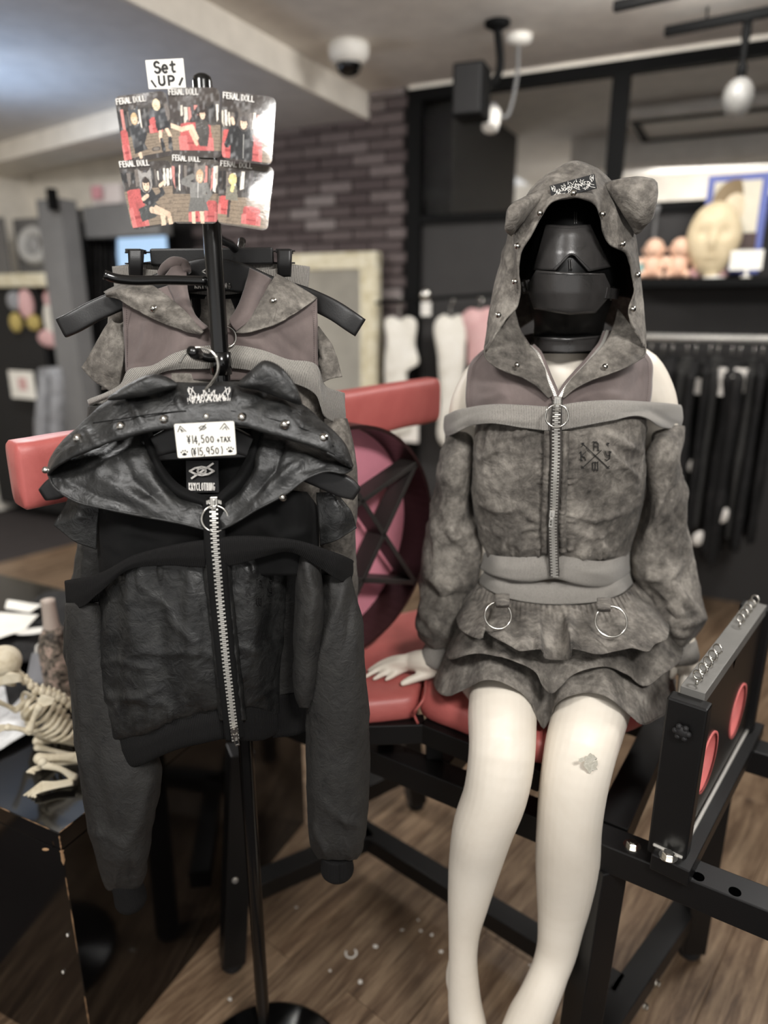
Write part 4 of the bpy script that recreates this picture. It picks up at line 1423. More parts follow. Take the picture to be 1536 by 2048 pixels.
mid = [(a[0] * .5 + b[0] * .5 + (-4 if i == 0 else (4 if i == len(up) - 1 else 0)), a[1] * .5 + b[1] * .5, (a[2] + b[2]) / 2 - 0.004) for i, (a, b) in enumerate(zip(up, lo))]
inn = [(a[0] + (3 if i < 3 else (-3 if i > 7 else 0)), a[1] + 2, a[2] + 0.006) for i, a in enumerate(up)]
R = np.stack([loop(inn, 1.30), loop(up, 1.305), loop(mid, 1.31), loop(lo, 1.305)])
R = crp(R, (0, .3, 1.2, 2.2), 26)
G = Wa(R)
G = folds(G, [([(935, 845), (985, 838), (1060, 842)], 7, 0.003), ([(1240, 826), (1300, 822), (1350, 850)], 8, -0.003), ([(1290, 838), (1320, 848)], 7, 0.004), ([(900, 862), (940, 836), (1000, 822)], 6, 0.002)])
grid('shoulder_band', G, M['rib_grey'], jk, True, thick=0.003)
# hem band
top = [(966, 1104, 1.188), (985, 1110, 1.135), (1020, 1114, 1.11), (1060, 1114, 1.098), (1112, 1110, 1.092), (1150, 1116, 1.094), (1203, 1122, 1.105), (1240, 1114, 1.135), (1258, 1104, 1.19)]
bot = [(959, 1134, 1.188), (980, 1147, 1.13), (1010, 1156, 1.105), (1060, 1162, 1.094), (1112, 1156, 1.088), (1150, 1166, 1.09), (1190, 1172, 1.10), (1235, 1164, 1.13), (1259, 1142, 1.19)]
R = np.stack([loop(top, 1.285), loop([(a[0], (a[1] + b[1]) / 2, (a[2] + b[2]) / 2 - .006) for a, b in zip(top, bot)], 1.29), loop(bot, 1.285), loop([(a[0], a[1] - 4, a[2] + .008) for a in bot], 1.28)])
G = Wa(crp(R, (0, 1, 2, 2.3), 26))
G = folds(G, [([(990, 1135), (1050, 1140)], 8, 0.002), ([(1160, 1140), (1220, 1150)], 9, 0.002)])
grid('hem_band', G, M['rib_grey'], jk, True, thick=0.003)

# sleeves
def sleeve(rows, cuffp, cuffr, seed, strokes):
    G = rowloft(rows, 120, 90, 2.1)
    rnd = random.Random(seed)
    G = folds(G, strokes, True)
    G = wrinkle(G, 0.0052, 13, seed, (1, 1, .9), True)
    G = wrinkle(G, 0.0016, 30, seed + 3, (1, 1, .7), True)
    s = grid('sleeve', G, SU, jk, True)
    tube('cuff', cuffp, cuffr, M['rib_grey'], jk, 40, 16)
    return s
ls = [(864, 889, 962, 1.225, 0.06), (886, 887, 962, 1.218, 0.10), (930, 882, 958, 1.215, 0.125), (1000, 868, 952, 1.222, 0.13), (1060, 856, 966, 1.225, 0.135), (1110, 848, 974, 1.222, 0.135),
      (1160, 842, 962, 1.212, 0.13), (1200, 838, 938, 1.20, 0.125), (1235, 832, 928, 1.19, 0.118), (1262, 834, 922, 1.18, 0.105), (1282, 848, 914, 1.172, 0.075), (1293, 860, 908, 1.168, 0.055)]
sleeve(ls, [W(884, 1280, 1.172), W(876, 1300, 1.168), W(866, 1320, 1.165), W(862, 1327, 1.164)], [0.026, 0.0262, 0.0258, 0.0235], 31,
       [([(870, 1000), (890, 1040), (930, 1100)], 9, 0.006), ([(905, 900), (900, 980), (880, 1060)], 10, 0.004), ([(850, 1150), (890, 1175), (935, 1165)], 9, 0.007), ([(845, 1170), (880, 1195), (930, 1190)], 8, -0.006),
        ([(890, 1170), (880, 1215), (895, 1250)], 8, 0.006), ([(845, 1215), (870, 1250), (900, 1280)], 8, 0.006), ([(920, 1200), (905, 1240), (890, 1280)], 8, 0.005), ([(838, 1250), (860, 1275)], 7, 0.004)])
rs = [(854, 1304, 1364, 1.225, 0.06), (878, 1300, 1365, 1.218, 0.10), (920, 1292, 1365, 1.215, 0.125), (990, 1286, 1371, 1.222, 0.13), (1050, 1278, 1375, 1.225, 0.135), (1100, 1266, 1380, 1.222, 0.135),
      (1150, 1262, 1392, 1.21, 0.13), (1195, 1290, 1403, 1.195, 0.125), (1230, 1310, 1408, 1.18, 0.118), (1262, 1326, 1404, 1.168, 0.105), (1284, 1340, 1392, 1.158, 0.078), (1296, 1345, 1384, 1.154, 0.058)]
sleeve(rs, [W(1362, 1284, 1.158), W(1366, 1300, 1.154), W(1369, 1316, 1.15), W(1370, 1322, 1.149)], [0.026, 0.0262, 0.0258, 0.0235], 47,
       [([(1340, 960), (1310, 1040), (1280, 1080)], 10, 0.006), ([(1300, 1070), (1340, 1000), (1365, 960)], 7, -0.005), ([(1300, 1150), (1350, 1180), (1398, 1230)], 10, 0.008), ([(1290, 1180), (1330, 1215), (1370, 1260)], 8, -0.006),
        ([(1375, 1120), (1340, 1150), (1290, 1160)], 8, 0.006), ([(1330, 1240), (1370, 1250), (1400, 1240)], 8, 0.006), ([(1310, 880), (1300, 960)], 9, 0.004), ([(1345, 1265), (1380, 1270)], 6, 0.005), ([(1320, 1210), (1360, 1230)], 6, 0.005)])

# zip, sliders, ring
zp = [W(1115, 800, 1.070), W(1113, 830, 1.046), W(1112, 862, 1.045), W(1112, 910, 1.046), W(1110, 960, 1.047), W(1108, 1010, 1.057), W(1106, 1060, 1.064), W(1107, 1100, 1.070), W(1109, 1152, 1.074)]
zipper(jk, zp, 0.0095, 0.016, plain('grey_zip_tape', srgb(70, 66, 62), 0.85), 0.0026)
slider(jk, W(1115, 802, 1.040), (0, -0.1, -1), tocam(W(1115, 800, 1.07)), 0.9, 0.0165)
slider(jk, W(1104, 1028, 1.056), (-0.05, -0.05, -1), tocam(W(1104, 1028, 1.07)), 0.8)
# placket rails beside the zip
for dx in (-17, 17):
    pts = [(1113 + dx, 862, 1.0575), (1112 + dx, 910, 1.056), (1110 + dx, 960, 1.058), (1108 + dx, 1010, 1.068), (1107 + dx, 1060, 1.076), (1108 + dx, 1106, 1.086)]
    G = patch([[(p[0] - 7, p[1], p[2] - 0.001) for p in pts], [(p[0], p[1], p[2] - 0.006) for p in pts], [(p[0] + 7, p[1], p[2] - 0.001) for p in pts]], 8, 120)
    G = wrinkle(G, 0.0008, 90, 8, (1, 1, 1.2))
    grid('placket', G, SU, jk, thick=0.002)
# open upper zip edges with teeth
for path in ([(1048, 672, 1.160), (1062, 694, 1.138), (1076, 708, 1.124), (1084, 726, 1.114), (1096, 756, 1.098), (1108, 784, 1.084), (1113, 798, 1.078)],
             [(1214, 664, 1.160), (1203, 690, 1.138), (1189, 708, 1.124), (1176, 724, 1.114), (1154, 748, 1.100), (1132, 774, 1.086), (1118, 797, 1.078)]):
    zipper(jk, [W(*p) for p in path[1 if path[0][0] < 1100 else 0:]], 0.005, 0.013, M['mauve'], 0.0026, False)
# embroidered sign on the chest
ec = W(1191, 912, 1.07)
def chestsurf(x, y):
    p = W(1191 + x / 0.00076, 912 - y / 0.00076, 1.0)
    px, py = 1191 + x / 0.00076, 912 - y / 0.00076
    return BS(px, py)
emblem(jk, ec, (1, 0, 0), (0, 0, 1), tocam(ec), 0.0205, M['thread_black'], chestsurf)

# hood
edge = [(974, 700, 1.105), (992, 668, 1.10), (1010, 640, 1.095), (1034, 611, 1.09), (1039, 590, 1.09), (1037, 545, 1.09), (1040, 505, 1.088), (1062, 470, 1.082), (1084, 428, 1.078),
        (1103, 404, 1.076), (1133, 395, 1.074), (1165, 395, 1.074), (1187, 404, 1.076), (1200, 428, 1.078), (1206, 458, 1.08), (1220, 488, 1.086), (1252, 505, 1.095), (1263, 540, 1.10),
        (1268, 582, 1.10), (1258, 622, 1.095), (1264, 650, 1.098), (1276, 672, 1.105), (1289, 694, 1.115)]
outr = [(970, 700, 1.14), (974, 668, 1.14), (982, 620, 1.14), (992, 570, 1.14), (1000, 540, 1.14), (1008, 510, 1.14), (1020, 466, 1.14), (1036, 430, 1.135), (1056, 392, 1.13),
        (1076, 368, 1.13), (1110, 343, 1.13), (1148, 327, 1.13), (1186, 338, 1.13), (1214, 358, 1.135), (1236, 388, 1.135), (1256, 430, 1.14), (1268, 468, 1.14), (1274, 508, 1.14),
        (1279, 557, 1.14), (1284, 602, 1.14), (1288, 640, 1.14), (1290, 668, 1.14), (1291, 695, 1.14)]
def midc(a, b, t, dy):
    return [(p[0] * (1 - t) + q[0] * t, p[1] * (1 - t) + q[1] * t, p[2] * (1 - t) + q[2] * t + dy) for p, q in zip(a, b)]
c0 = np.array([1132, 560])
bk1 = [(c0[0] + (p[0] - c0[0]) * .97, c0[1] + (p[1] - c0[1]) * .985, 1.22) for p in outr]
bk2 = [(c0[0] + (p[0] - c0[0]) * .86, c0[1] + (p[1] - c0[1]) * .90, 1.30) for p in outr]
bk3 = [(c0[0] + (p[0] - c0[0]) * .45, c0[1] + (p[1] - c0[1]) * .6, 1.35) for p in outr]
bk4 = [(c0[0] + (p[0] - c0[0]) * .05, c0[1] + (p[1] - c0[1]) * .3, 1.36) for p in outr]
ins = [(c0[0] + (p[0] - c0[0]) * 1.02, c0[1] + (p[1] - c0[1]) * 1.0, p[2] + .014) for p in edge]
G = patch([ins, edge, midc(edge, outr, .45, -0.004), midc(edge, outr, .8, -0.002), outr, bk1, bk2, bk3, bk4], 110, 150, (0, .25, .7, 1.2, 1.5, 2.2, 3.2, 4.2, 5))
G = folds(G, [([(1008, 500), (1020, 540), (1000, 600)], 6, 0.004), ([(1024, 470), (1022, 520), (1030, 590)], 6, -0.004), ([(1240, 480), (1230, 440), (1210, 400)], 8, 0.003), ([(1265, 620), (1275, 660)], 6, -0.003),
              ([(985, 640), (1000, 600)], 7, 0.003), ([(1148, 328), (1150, 360)], 2.5, 0.0015), ([(1075, 385), (1095, 365), (1130, 345)], 8, 0.002)])
G = wrinkle(G, 0.0012, 22, 51)
hood = grid('hood', G, SU, jk, thick=0.0022)
def insd(p, k, dy):
    return (c0[0] + (p[0] - c0[0]) * k, c0[1] + (p[1] - c0[1]) * k, p[2] + dy)
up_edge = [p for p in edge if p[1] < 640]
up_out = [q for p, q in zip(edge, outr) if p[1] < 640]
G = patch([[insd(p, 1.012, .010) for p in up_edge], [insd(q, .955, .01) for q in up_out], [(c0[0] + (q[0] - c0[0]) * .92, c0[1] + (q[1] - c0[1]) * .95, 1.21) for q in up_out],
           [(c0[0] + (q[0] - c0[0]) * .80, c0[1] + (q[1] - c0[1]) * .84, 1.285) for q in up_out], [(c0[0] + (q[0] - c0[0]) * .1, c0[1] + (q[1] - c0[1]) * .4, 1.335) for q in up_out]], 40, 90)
grid('hood_inner', G, M['black_jersey'], jk, thick=0.001)  # black sheet added inside the opening so it reads dark
# front lapels of the hood folded open below the chin
for sgn in (0, 1):
    if sgn == 0:
        A = [(969, 694, 1.112), (970, 712, 1.108), (984, 728, 1.098), (1010, 742, 1.09), (1048, 756, 1.084), (1076, 774, 1.08), (1098, 796, 1.076)]
        Bc = [(1002, 655, 1.135), (1008, 680, 1.125), (1022, 704, 1.112), (1042, 726, 1.102), (1064, 746, 1.094), (1086, 770, 1.084), (1101, 794, 1.078)]
        Cc = [(1030, 620, 1.165), (1040, 660, 1.150), (1054, 684, 1.138), (1070, 704, 1.126), (1082, 724, 1.114), (1096, 758, 1.096), (1106, 790, 1.080)]
    else:
        A = [(1291, 690, 1.118), (1290, 708, 1.112), (1274, 722, 1.10), (1250, 735, 1.092), (1216, 748, 1.085), (1182, 760, 1.081), (1148, 778, 1.078), (1126, 796, 1.076)]
        Bc = [(1262, 652, 1.14), (1258, 678, 1.127), (1246, 698, 1.116), (1226, 716, 1.106), (1200, 732, 1.097), (1172, 750, 1.090), (1142, 774, 1.082), (1124, 795, 1.077)]
        Cc = [(1236, 618, 1.165), (1226, 656, 1.150), (1214, 680, 1.138), (1200, 698, 1.128), (1184, 716, 1.116), (1160, 740, 1.102), (1134, 770, 1.086), (1122, 792, 1.079)]
    G = patch([A, Bc, Cc], 30, 70)
    G = wrinkle(G, 0.0012, 24, 61 + sgn)
    grid('lapel', G, SU, jk, thick=0.0022)
    t_ = [W(p[0], p[1], p[2] - 0.003) for p in A]
    tube('lapel_seam', t_, 0.0013, SU, jk, 6, 50)
# ears
def ear(base_a, base_b, tip, wtip, Yb, Yt, seed, m, par, depth=0.05, bulge=0.0, n=30):
    """stuffed ear: rings from the seam on the hood to the blunt tip"""
    a, b, t = (np.array(q, float) for q in (base_a, base_b, tip))
    rings = []
    mid_ = (a + b) / 2
    for k in np.linspace(0, 1, n):
        c = mid_ * (1 - k) + t * k
        half = (b - a) / 2 * (1 - k) ** (0.62) + np.array(wtip) * (k ** 0.8)
        if k > .9:
            half = half * math.sqrt(max(0.02, 1 - ((k - .9) / .1) ** 2))
        d = depth * (0.55 + 0.75 * math.sin(math.pi * min(1, k * 1.0) * .9 + .15)) * (1 if k < .9 else math.sqrt(max(0.02, 1 - ((k - .9) / .1) ** 2)))
        an = np.linspace(0, 2 * np.pi, 44, endpoint=False)
        Yc = Yb * (1 - k) + Yt * k
        pts = np.stack([c[0] + half[0] * np.cos(an), c[1] + half[1] * np.cos(an), Yc - d / 2 * np.sin(an)], 1)
        rings.append(pts)
    G = Wa(np.array(rings))
    G = wrinkle(G, 0.0016, 34, seed, closed=True)
    G[-1] = G[-1].mean(0)
    return grid('ear', G, m, par, True, True)
ear((1206, 366), (1272, 470), (1316, 384), (-5, 20), 1.125, 1.105, 5, SU, jk, 0.055)
ear((1096, 380), (1022, 474), (1012, 432), (4, 12), 1.11, 1.085, 9, SU, jk, 0.050)
# rivets along the hood edge
for x, y, Yk in ((1147, 386, 1.068), (1080, 426, 1.072), (1205, 428, 1.074), (1035, 492, 1.083), (1245, 488, 1.087), (1030, 563, 1.085), (1275, 550, 1.112), (997, 630, 1.094), (1266, 618, 1.092), (1034, 730, 1.086), (1210, 733, 1.089)):
    p = W(x, y, Yk - 0.003)
    stud(p, tocam(p) + np.array((0.25 if x > 1230 else (-0.2 if x < 1050 else 0), 0, 0.05)), 0.0038, jk)
pc = W(1146, 377, 1.083)
en = tocam(pc) + np.array([0, 0, 0.45]); en /= np.linalg.norm(en)
ex = np.array([0.985, 0, 0.17]); ex -= en * ex.dot(en); ex /= np.linalg.norm(ex)
ey = np.cross(en, ex)
spiky_patch(jk, pc + en * 0.004, ex, ey, en, 0.062, 0.021, 5)

# ------------------------------------------------------------------ the tiered skirt
sk = thing('ruffle_skirt', 'grey suede mini skirt with three ruffle tiers worn by the mannequin', 'skirt', W(1110, 1400, 1.10))
wtop = [(962, 1140, 1.20), (985, 1150, 1.14), (1030, 1160, 1.112), (1110, 1164, 1.10), (1190, 1162, 1.112), (1240, 1150, 1.14), (1258, 1140, 1.20)]
wbot = [(953, 1160, 1.20), (975, 1178, 1.135), (1010, 1194, 1.105), (1068, 1206, 1.088), (1143, 1208, 1.088), (1215, 1198, 1.105), (1250, 1182, 1.135), (1266, 1166, 1.20)]
R = np.stack([loop(wtop, 1.30), loop(wbot, 1.31)])
R = np.stack([R[0], (R[0] + R[1]) / 2 + np.array([0, 0, -.003]), R[1]])
G = Wa(crp(R, range(3), 20))
grid('waistband', G, M['rib_grey'], sk, True, thick=0.003)
def tier(name, top, hem, bulge, seed, waves, amp, nu=60, nv=320, phase=0.0, back=1.36):
    """flounce from a gathered top line to a wavy hem"""
    T, H = cr(top, nv), cr(hem, nv)
    k = np.linspace(0, 1, nu)[:, None, None]
    G = T[None] * (1 - k) + H[None] * k
    s = np.linspace(0, 1, nv)
    wv = np.sin(2 * np.pi * (waves * s + phase + 0.25 * np.sin(5 * s + seed)))
    edge_ = np.clip(np.minimum(s, 1 - s) * 12, 0, 1)
    kk = np.linspace(0, 1, nu)[:, None]
    G[..., 2] += -bulge * np.sin(kk * np.pi * .6) - amp * wv[None] * kk ** 0.8 * edge_
    fine = np.sin(2 * np.pi * (waves * 4.3 * s + 1.3 * np.sin(9 * s + seed)))
    G[..., 2] += 0.0035 * fine[None] * np.clip(1 - kk * 2.2, 0, 1)
    X = Wa(G)
    X = wrinkle(X, 0.0011, 24, seed)
    o = grid(name, X, SU, sk, thick=0.002)
    hb = X[-1]
    tube('hem_seam', hb[::4] + np.array([0, -0.0006, 0.0]), 0.0011, SU, o, 6)
    return o
h3 = [(868, 1345, 1.20), (873, 1380, 1.10), (893, 1391, 1.06), (915, 1384, 1.03), (935, 1374, 1.02), (968, 1360, 0.99), (1000, 1362, 0.985), (1030, 1376, 0.98), (1062, 1405, 0.98), (1076, 1440, 0.992), (1086, 1456, 0.995),
      (1098, 1440, 0.992), (1114, 1406, 0.975), (1158, 1386, 0.966), (1205, 1389, 0.958), (1248, 1420, 0.950), (1288, 1448, 0.965), (1318, 1434, 1.05), (1345, 1414, 1.10), (1352, 1365, 1.20)]
t3 = [(925, 1180, 1.25), (930, 1215, 1.17), (950, 1235, 1.13), (990, 1250, 1.085), (1060, 1262, 1.065), (1110, 1268, 1.06), (1160, 1266, 1.065), (1220, 1252, 1.085), (1262, 1235, 1.13), (1290, 1215, 1.17), (1298, 1180, 1.25)]
tier('tier', t3, h3, 0.006, 3, 6, 0.006)
h2 = [(890, 1290, 1.20), (898, 1317, 1.115), (915, 1315, 1.075), (940, 1307, 1.05), (985, 1310, 1.025), (1030, 1322, 1.015), (1074, 1347, 1.005), (1084, 1370, 1.003), (1103, 1386, 1.003), (1118, 1374, 1.003), (1140, 1352, 1.007),
      (1175, 1337, 1.012), (1215, 1332, 1.02), (1255, 1348, 1.03), (1288, 1371, 1.045), (1325, 1347, 1.08), (1360, 1319, 1.12), (1365, 1285, 1.20)]
t2 = [(935, 1160, 1.25), (940, 1195, 1.16), (960, 1212, 1.115), (1000, 1222, 1.08), (1060, 1230, 1.065), (1110, 1234, 1.062), (1160, 1232, 1.065), (1215, 1224, 1.08), (1255, 1210, 1.115), (1278, 1195, 1.16), (1285, 1160, 1.25)]
h2 = [(a, b, c - 0.026) for a, b, c in h2]
tier('tier', t2, h2, 0.010, 7, 7, 0.006, phase=0.3)
h1 = [(912, 1225, 1.21), (919, 1255, 1.11), (940, 1270, 1.055), (964, 1276, 1.035), (966, 1262, 1.06), (985, 1272, 1.04), (1015, 1288, 1.01), (1040, 1301, 0.995), (1062, 1299, 1.005), (1083, 1300, 0.99), (1086, 1312, 1.025), (1115, 1318, 1.03),
      (1140, 1316, 1.025), (1143, 1297, 0.995), (1165, 1302, 1.0), (1190, 1308, 1.01), (1230, 1302, 1.02), (1265, 1294, 1.035), (1298, 1301, 1.03), (1306, 1290, 1.06), (1333, 1276, 1.085), (1336, 1240, 1.20)]
t1 = [(948, 1150, 1.22), (955, 1166, 1.18), (976, 1182, 1.125), (1010, 1198, 1.098), (1068, 1209, 1.082), (1143, 1211, 1.082), (1215, 1201, 1.098), (1250, 1185, 1.128), (1266, 1169, 1.18), (1272, 1152, 1.22)]
h1 = [(a, b, c - 0.034) for a, b, c in h1]
tier('tier', t1, h1, 0.016, 11, 9, 0.008, phase=0.1)
# back of the skirt
G = patch([[(955, 1160, 1.20), (1040, 1150, 1.30), (1110, 1148, 1.31), (1190, 1150, 1.30), (1266, 1166, 1.20)], [(915, 1230, 1.22), (1020, 1220, 1.38), (1110, 1218, 1.40), (1220, 1220, 1.38), (1310, 1230, 1.22)],
           [(870, 1340, 1.22), (990, 1290, 1.42), (1110, 1285, 1.44), (1250, 1290, 1.42), (1350, 1360, 1.22)]], 16, 40)
grid('skirt_back', G, SU, sk, thick=0.002)
# tabs with metal rings
for (x, y, r, Yk, tx, ty) in ((996, 1231, 0.0205, 0.998, 1005, 1201), (1222, 1243, 0.0235, 0.996, 1208, 1209)):
    c = W(x, y, Yk)
    nn = tocam(c) + np.array([0.15 if x < 1100 else 0.1, 0, 0.0])
    rg_ = grid('metal_ring', torus(c, nn, r, 0.0017, 56, 10), M['chrome'], sk, True)
    G = patch([[(tx - 14, ty - 12, Yk + 0.045), (tx - 14, ty, Yk + 0.004), (tx - 13, ty + 12, Yk - 0.006), (tx - 13, ty + 13, Yk + .006)], [(tx, ty - 13, Yk + 0.042), (tx, ty, Yk - 0.001), (tx, ty + 13, Yk - 0.008), (tx, ty + 14, Yk + .005)],
               [(tx + 14, ty - 12, Yk + 0.045), (tx + 14, ty, Yk + 0.004), (tx + 13, ty + 12, Yk - 0.006), (tx + 13, ty + 13, Yk + .006)]], 10, 24)
    grid('ring_tab', G, SU, sk, thick=0.002)
# chipped paint on the knee
rnd = random.Random(4)
pts = [(1183 + rnd.uniform(.7, 1.15) * 15 * math.cos(t), 1526 + rnd.uniform(.75, 1.15) * 19 * math.sin(t)) for t in np.linspace(0, 2 * np.pi, 26, endpoint=False)]
surfchip(pts, 'chipped_paint', chip_m, 0.0014)
pts = [(1163 + rnd.uniform(.6, 1.2) * 7 * math.cos(t), 1520 + rnd.uniform(.6, 1.2) * 5 * math.sin(t)) for t in np.linspace(0, 2 * np.pi, 14, endpoint=False)]
surfchip(pts, 'chipped_paint', chip_m, 0.0014)

# ------------------------------------------------------------------ the clothes stand
PX, PY = -0.222, 0.97
GB = M['gloss_black']
std = thing('clothes_stand', 'glossy black pole clothes stand on a round base carrying the jackets', 'clothes stand', (PX, PY, 0))
ztop = W(390, 152, PY)[2]
pv = np.array([PX, PY, 0.0])
G = lathe([(0.0118, 0.012), (0.0118, ztop - 0.006), (0.0105, ztop - 0.001), (0.006, ztop + 0.002), (0.0002, ztop + 0.003)], pv, UZ, 28)
grid('pole', G, GB, std, True)
G = lathe([(0.0002, 0), (0.154, 0), (0.156, 0.003), (0.155, 0.008), (0.148, 0.012), (0.03, 0.015), (0.022, 0.02), (0.018, 0.05), (0.012, 0.052)], pv, UZ, 64)
grid('base', G, GB, std, True)
zc_ = W(440, 720, PY)[2]
G = lathe([(0.0119, 0), (0.0145, 0.001), (0.0145, 0.03), (0.0119, 0.031)], pv + UZ * (zc_ - 0.02), UZ, 24)
grid('collar', G, GB, std, True)
tube('side_arm', [W(412, 562, PY), W(330, 560, PY - .01), W(255, 560, PY - .02), W(228, 556, PY - .024), W(208, 549, PY - .028)], [0.0062, 0.0062, 0.0062, 0.0062, 0.006], GB, std, 14, 30)
tube('front_hook', [W(437, 716, PY), W(415, 716, PY - .04), W(400, 712, PY - .08), W(388, 705, PY - .11), W(382, 702, PY - .118)], [0.006, 0.006, 0.0066, 0.0076, 0.006], GB, std, 14, 24)
zb_ = W(420, 470, PY)[2]
tube('back_arm', [np.array([PX, PY, zb_]), np.array([PX, PY + 0.10, zb_ - 0.002]), np.array([PX, PY + 0.19, zb_]), np.array([PX, PY + 0.2, zb_ + 0.01])], 0.006, GB, std, 12, 20)

def pillow(name, outline, Y, depth, m, par, n=80, seed=0, amp=0.001, lean=None):
    """stuffed flat shape from a pixel outline"""
    O = cr(np.array([(x, y, 0) for x, y in outline]), n, True)[:, :2]
    c = O.mean(0)
    rings = []
    ks = [0.02, 0.3, 0.55, 0.75, 0.9, 0.97, 1.0, 0.97, 0.9, 0.75, 0.55, 0.3, 0.02]
    for i, k in enumerate(ks):
        d = depth / 2 * math.sqrt(max(0, 1 - k ** 3)) * (-1 if i < 6 else 1)
        q = c + (O - c) * k
        yy = np.full(n, Y + d)
        if lean is not None:
            yy = yy + (q[:, 1] - c[1]) * lean[1] + (q[:, 0] - c[0]) * lean[0]
        rings.append(np.stack([q[:, 0], q[:, 1], yy], 1))
    G = Wa(np.array(rings))
    if amp:
        N = np.zeros_like(G)
        G = G + np.array([0, 1, 0]) * (amp * vnoise(G * 40, seed))[..., None]
    return grid(name, G, m, par, True, True)

def frontloft(rows, backs, nu, nv=160, params=None):
    R = np.stack([loop(r, b, nv) for r, b in zip(rows, backs)])
    return Wa(crp(R, params if params is not None else range(len(rows)), nu))

def hanger(label, path, Y, par_name='clothes_hanger', hmax=0.026, hook=None, nm='hanger_body'):
    t = thing(par_name, label, 'hanger', W(path[len(path) // 2][0], path[len(path) // 2][1], Y))
    P = [W(x, y, Y + dy) for x, y, dy, h in path]
    G = tubegrid(P, [(0.007, h) for x, y, dy, h in path], 24, 70, up=(0, 1, 0))
    return t, P

def hang_body(t, path, Y, m, th=0.0065):
    Q = cr(np.array([(x, y, Y + dy, h) for x, y, dy, h in path]), 90)
    C = Wa(Q[:, :3])
    T = np.gradient(C, axis=0); T /= np.linalg.norm(T, axis=1, keepdims=True)
    F_ = np.array([0, 1.0, 0])
    U = np.cross(F_, T); U = U / np.linalg.norm(U, axis=1, keepdims=True)
    F2 = np.cross(T, U)
    a = np.linspace(0, 2 * np.pi, 28, endpoint=False)
    ca = np.sign(np.cos(a)) * np.abs(np.cos(a)) ** .4; sa = np.sign(np.sin(a)) * np.abs(np.sin(a)) ** .4
    G = C[:, None] + F2[:, None] * (ca * th)[None, :, None] + U[:, None] * (sa[None, :] * Q[:, 3:4])[..., None]
    return grid('hanger_body', G, m, t, True, True)

def flap(name, curves, m, par, nu=24, nv=50, seed=1, amp=0.0012, strokes=(), thick=0.0022):
    G = patch(curves, nu, nv)
    if strokes:
        G = folds(G, strokes)
    G = wrinkle(G, amp, 26, seed)
    return grid(name, G, m, par, thick=thick)

# ------------------------------------------------------------------ skirt on a clip hanger, at the back of the stand
h3_ = thing('clip_hanger', 'black bar clip hanger at the back of the stand holding a ribbed waistband', 'hanger', W(425, 515, 1.10))
G = [W(302, 515, 1.115), W(547, 512, 1.115)]
beam('hanger_bar', G[0], G[1], 0.012, 0.0245, M['hanger'], h3_, bevel=0.003)
tube('wire', [W(250, 505, 1.115), W(590, 502, 1.115)], 0.0012, M['steel_black'], h3_, 8)
tube('wire', [W(250, 527, 1.115), W(590, 526, 1.115)], 0.0012, M['steel_black'], h3_, 8)
tube('hook', [W(425, 500, 1.115), W(425, 470, 1.118), W(428, 452, 1.13), W(424, 447, 1.145), W(420, 455, 1.155)], 0.0016, M['chrome'], h3_, 8, 24)
for x in (272, 569):
    for dy, Yk in ((0, 1.088), (0, 1.125)):
        G = patch([[(x - 15, 500, Yk), (x - 14, 525, Yk - .003), (x - 13, 552, Yk + (0.004 if Yk < 1.1 else -.004))], [(x + 15, 500, Yk), (x + 14, 525, Yk - .003), (x + 13, 552, Yk + (0.004 if Yk < 1.1 else -.004))]], 6, 14)
        grid('clip', G, M['hanger'], h3_, thick=0.006)
    beam('clip_top', W(x - 15, 503, 1.107), W(x + 15, 503, 1.107), 0.03, 0.006, M['hanger'], h3_, bevel=0.001)
s3 = thing('hanging_skirt', 'grey skirt with ribbed waistband hanging at the back of the stand', 'skirt', W(425, 700, 1.11))
fr = lambda y, xl, xr, k: [(xl, y, 1.107), (xl + 12, y - 1, 1.098), (300, y + 6, 1.094), (425, y + 10, 1.09), (540, y + 6, 1.094), (xr - 12, y - 2, 1.098), (xr, y, 1.107)]
G = frontloft([fr(533, 226, 618, 0), fr(560, 229, 616, 0), fr(590, 232, 612, 0)], [1.124] * 3, 14)
grid('waistband', G, M['rib_grey'], s3, True, thick=0.003)
G = frontloft([fr(588, 232, 612, 0), fr(680, 215, 625, 0), fr(780, 205, 640, 0)], [1.124, 1.135, 1.15], 40)
G = wrinkle(G, 0.005, 16, 71, (2, 1, .3), True)
grid('skirt_body', G, SU, s3, True, thick=0.002)

# ------------------------------------------------------------------ grey jacket behind the pole
hg2 = thing('clothes_hanger', 'wide black hanger with white lettering holding the grey jacket', 'hanger', W(425, 560, 1.06))
hang_body(hg2, [(124, 656, -.03, .0142), (142, 648, -.03, .0145), (190, 622, -.02, .0145), (245, 598, -.01, .0145), (320, 570, 0, .016), (370, 556, 0, .021), (425, 548, 0, .023), (480, 556, 0, .021),
                (535, 572, 0, .016), (620, 598, -.01, .0145), (670, 622, -.02, .0145), (706, 646, -.03, .0145), (721, 656, -.03, .0142)], 1.075, M['hanger'])
tube('hook', [W(425, 525, 1.075), W(425, 490, 1.076), W(432, 474, 1.08), W(438, 460, 1.09), W(425, 447, 1.1), W(412, 458, 1.1)], 0.0016, M['chrome'], hg2, 8, 30)
c = W(401, 572, 1.066)
tp, _ = text('KRYCLOTHING', 0.0065, 0.62, 0.25)
wd_ = _
ribbon([[(a - wd_ / 2 + .018, b - .003) for a, b in l] for l in tp], 0.0013, c, (1, 0, 0), (0, 0, 1), (0, -1, 0), 'lettering', M['white_ink'], hg2, 0.0008)
c = W(424, 543, 1.066)
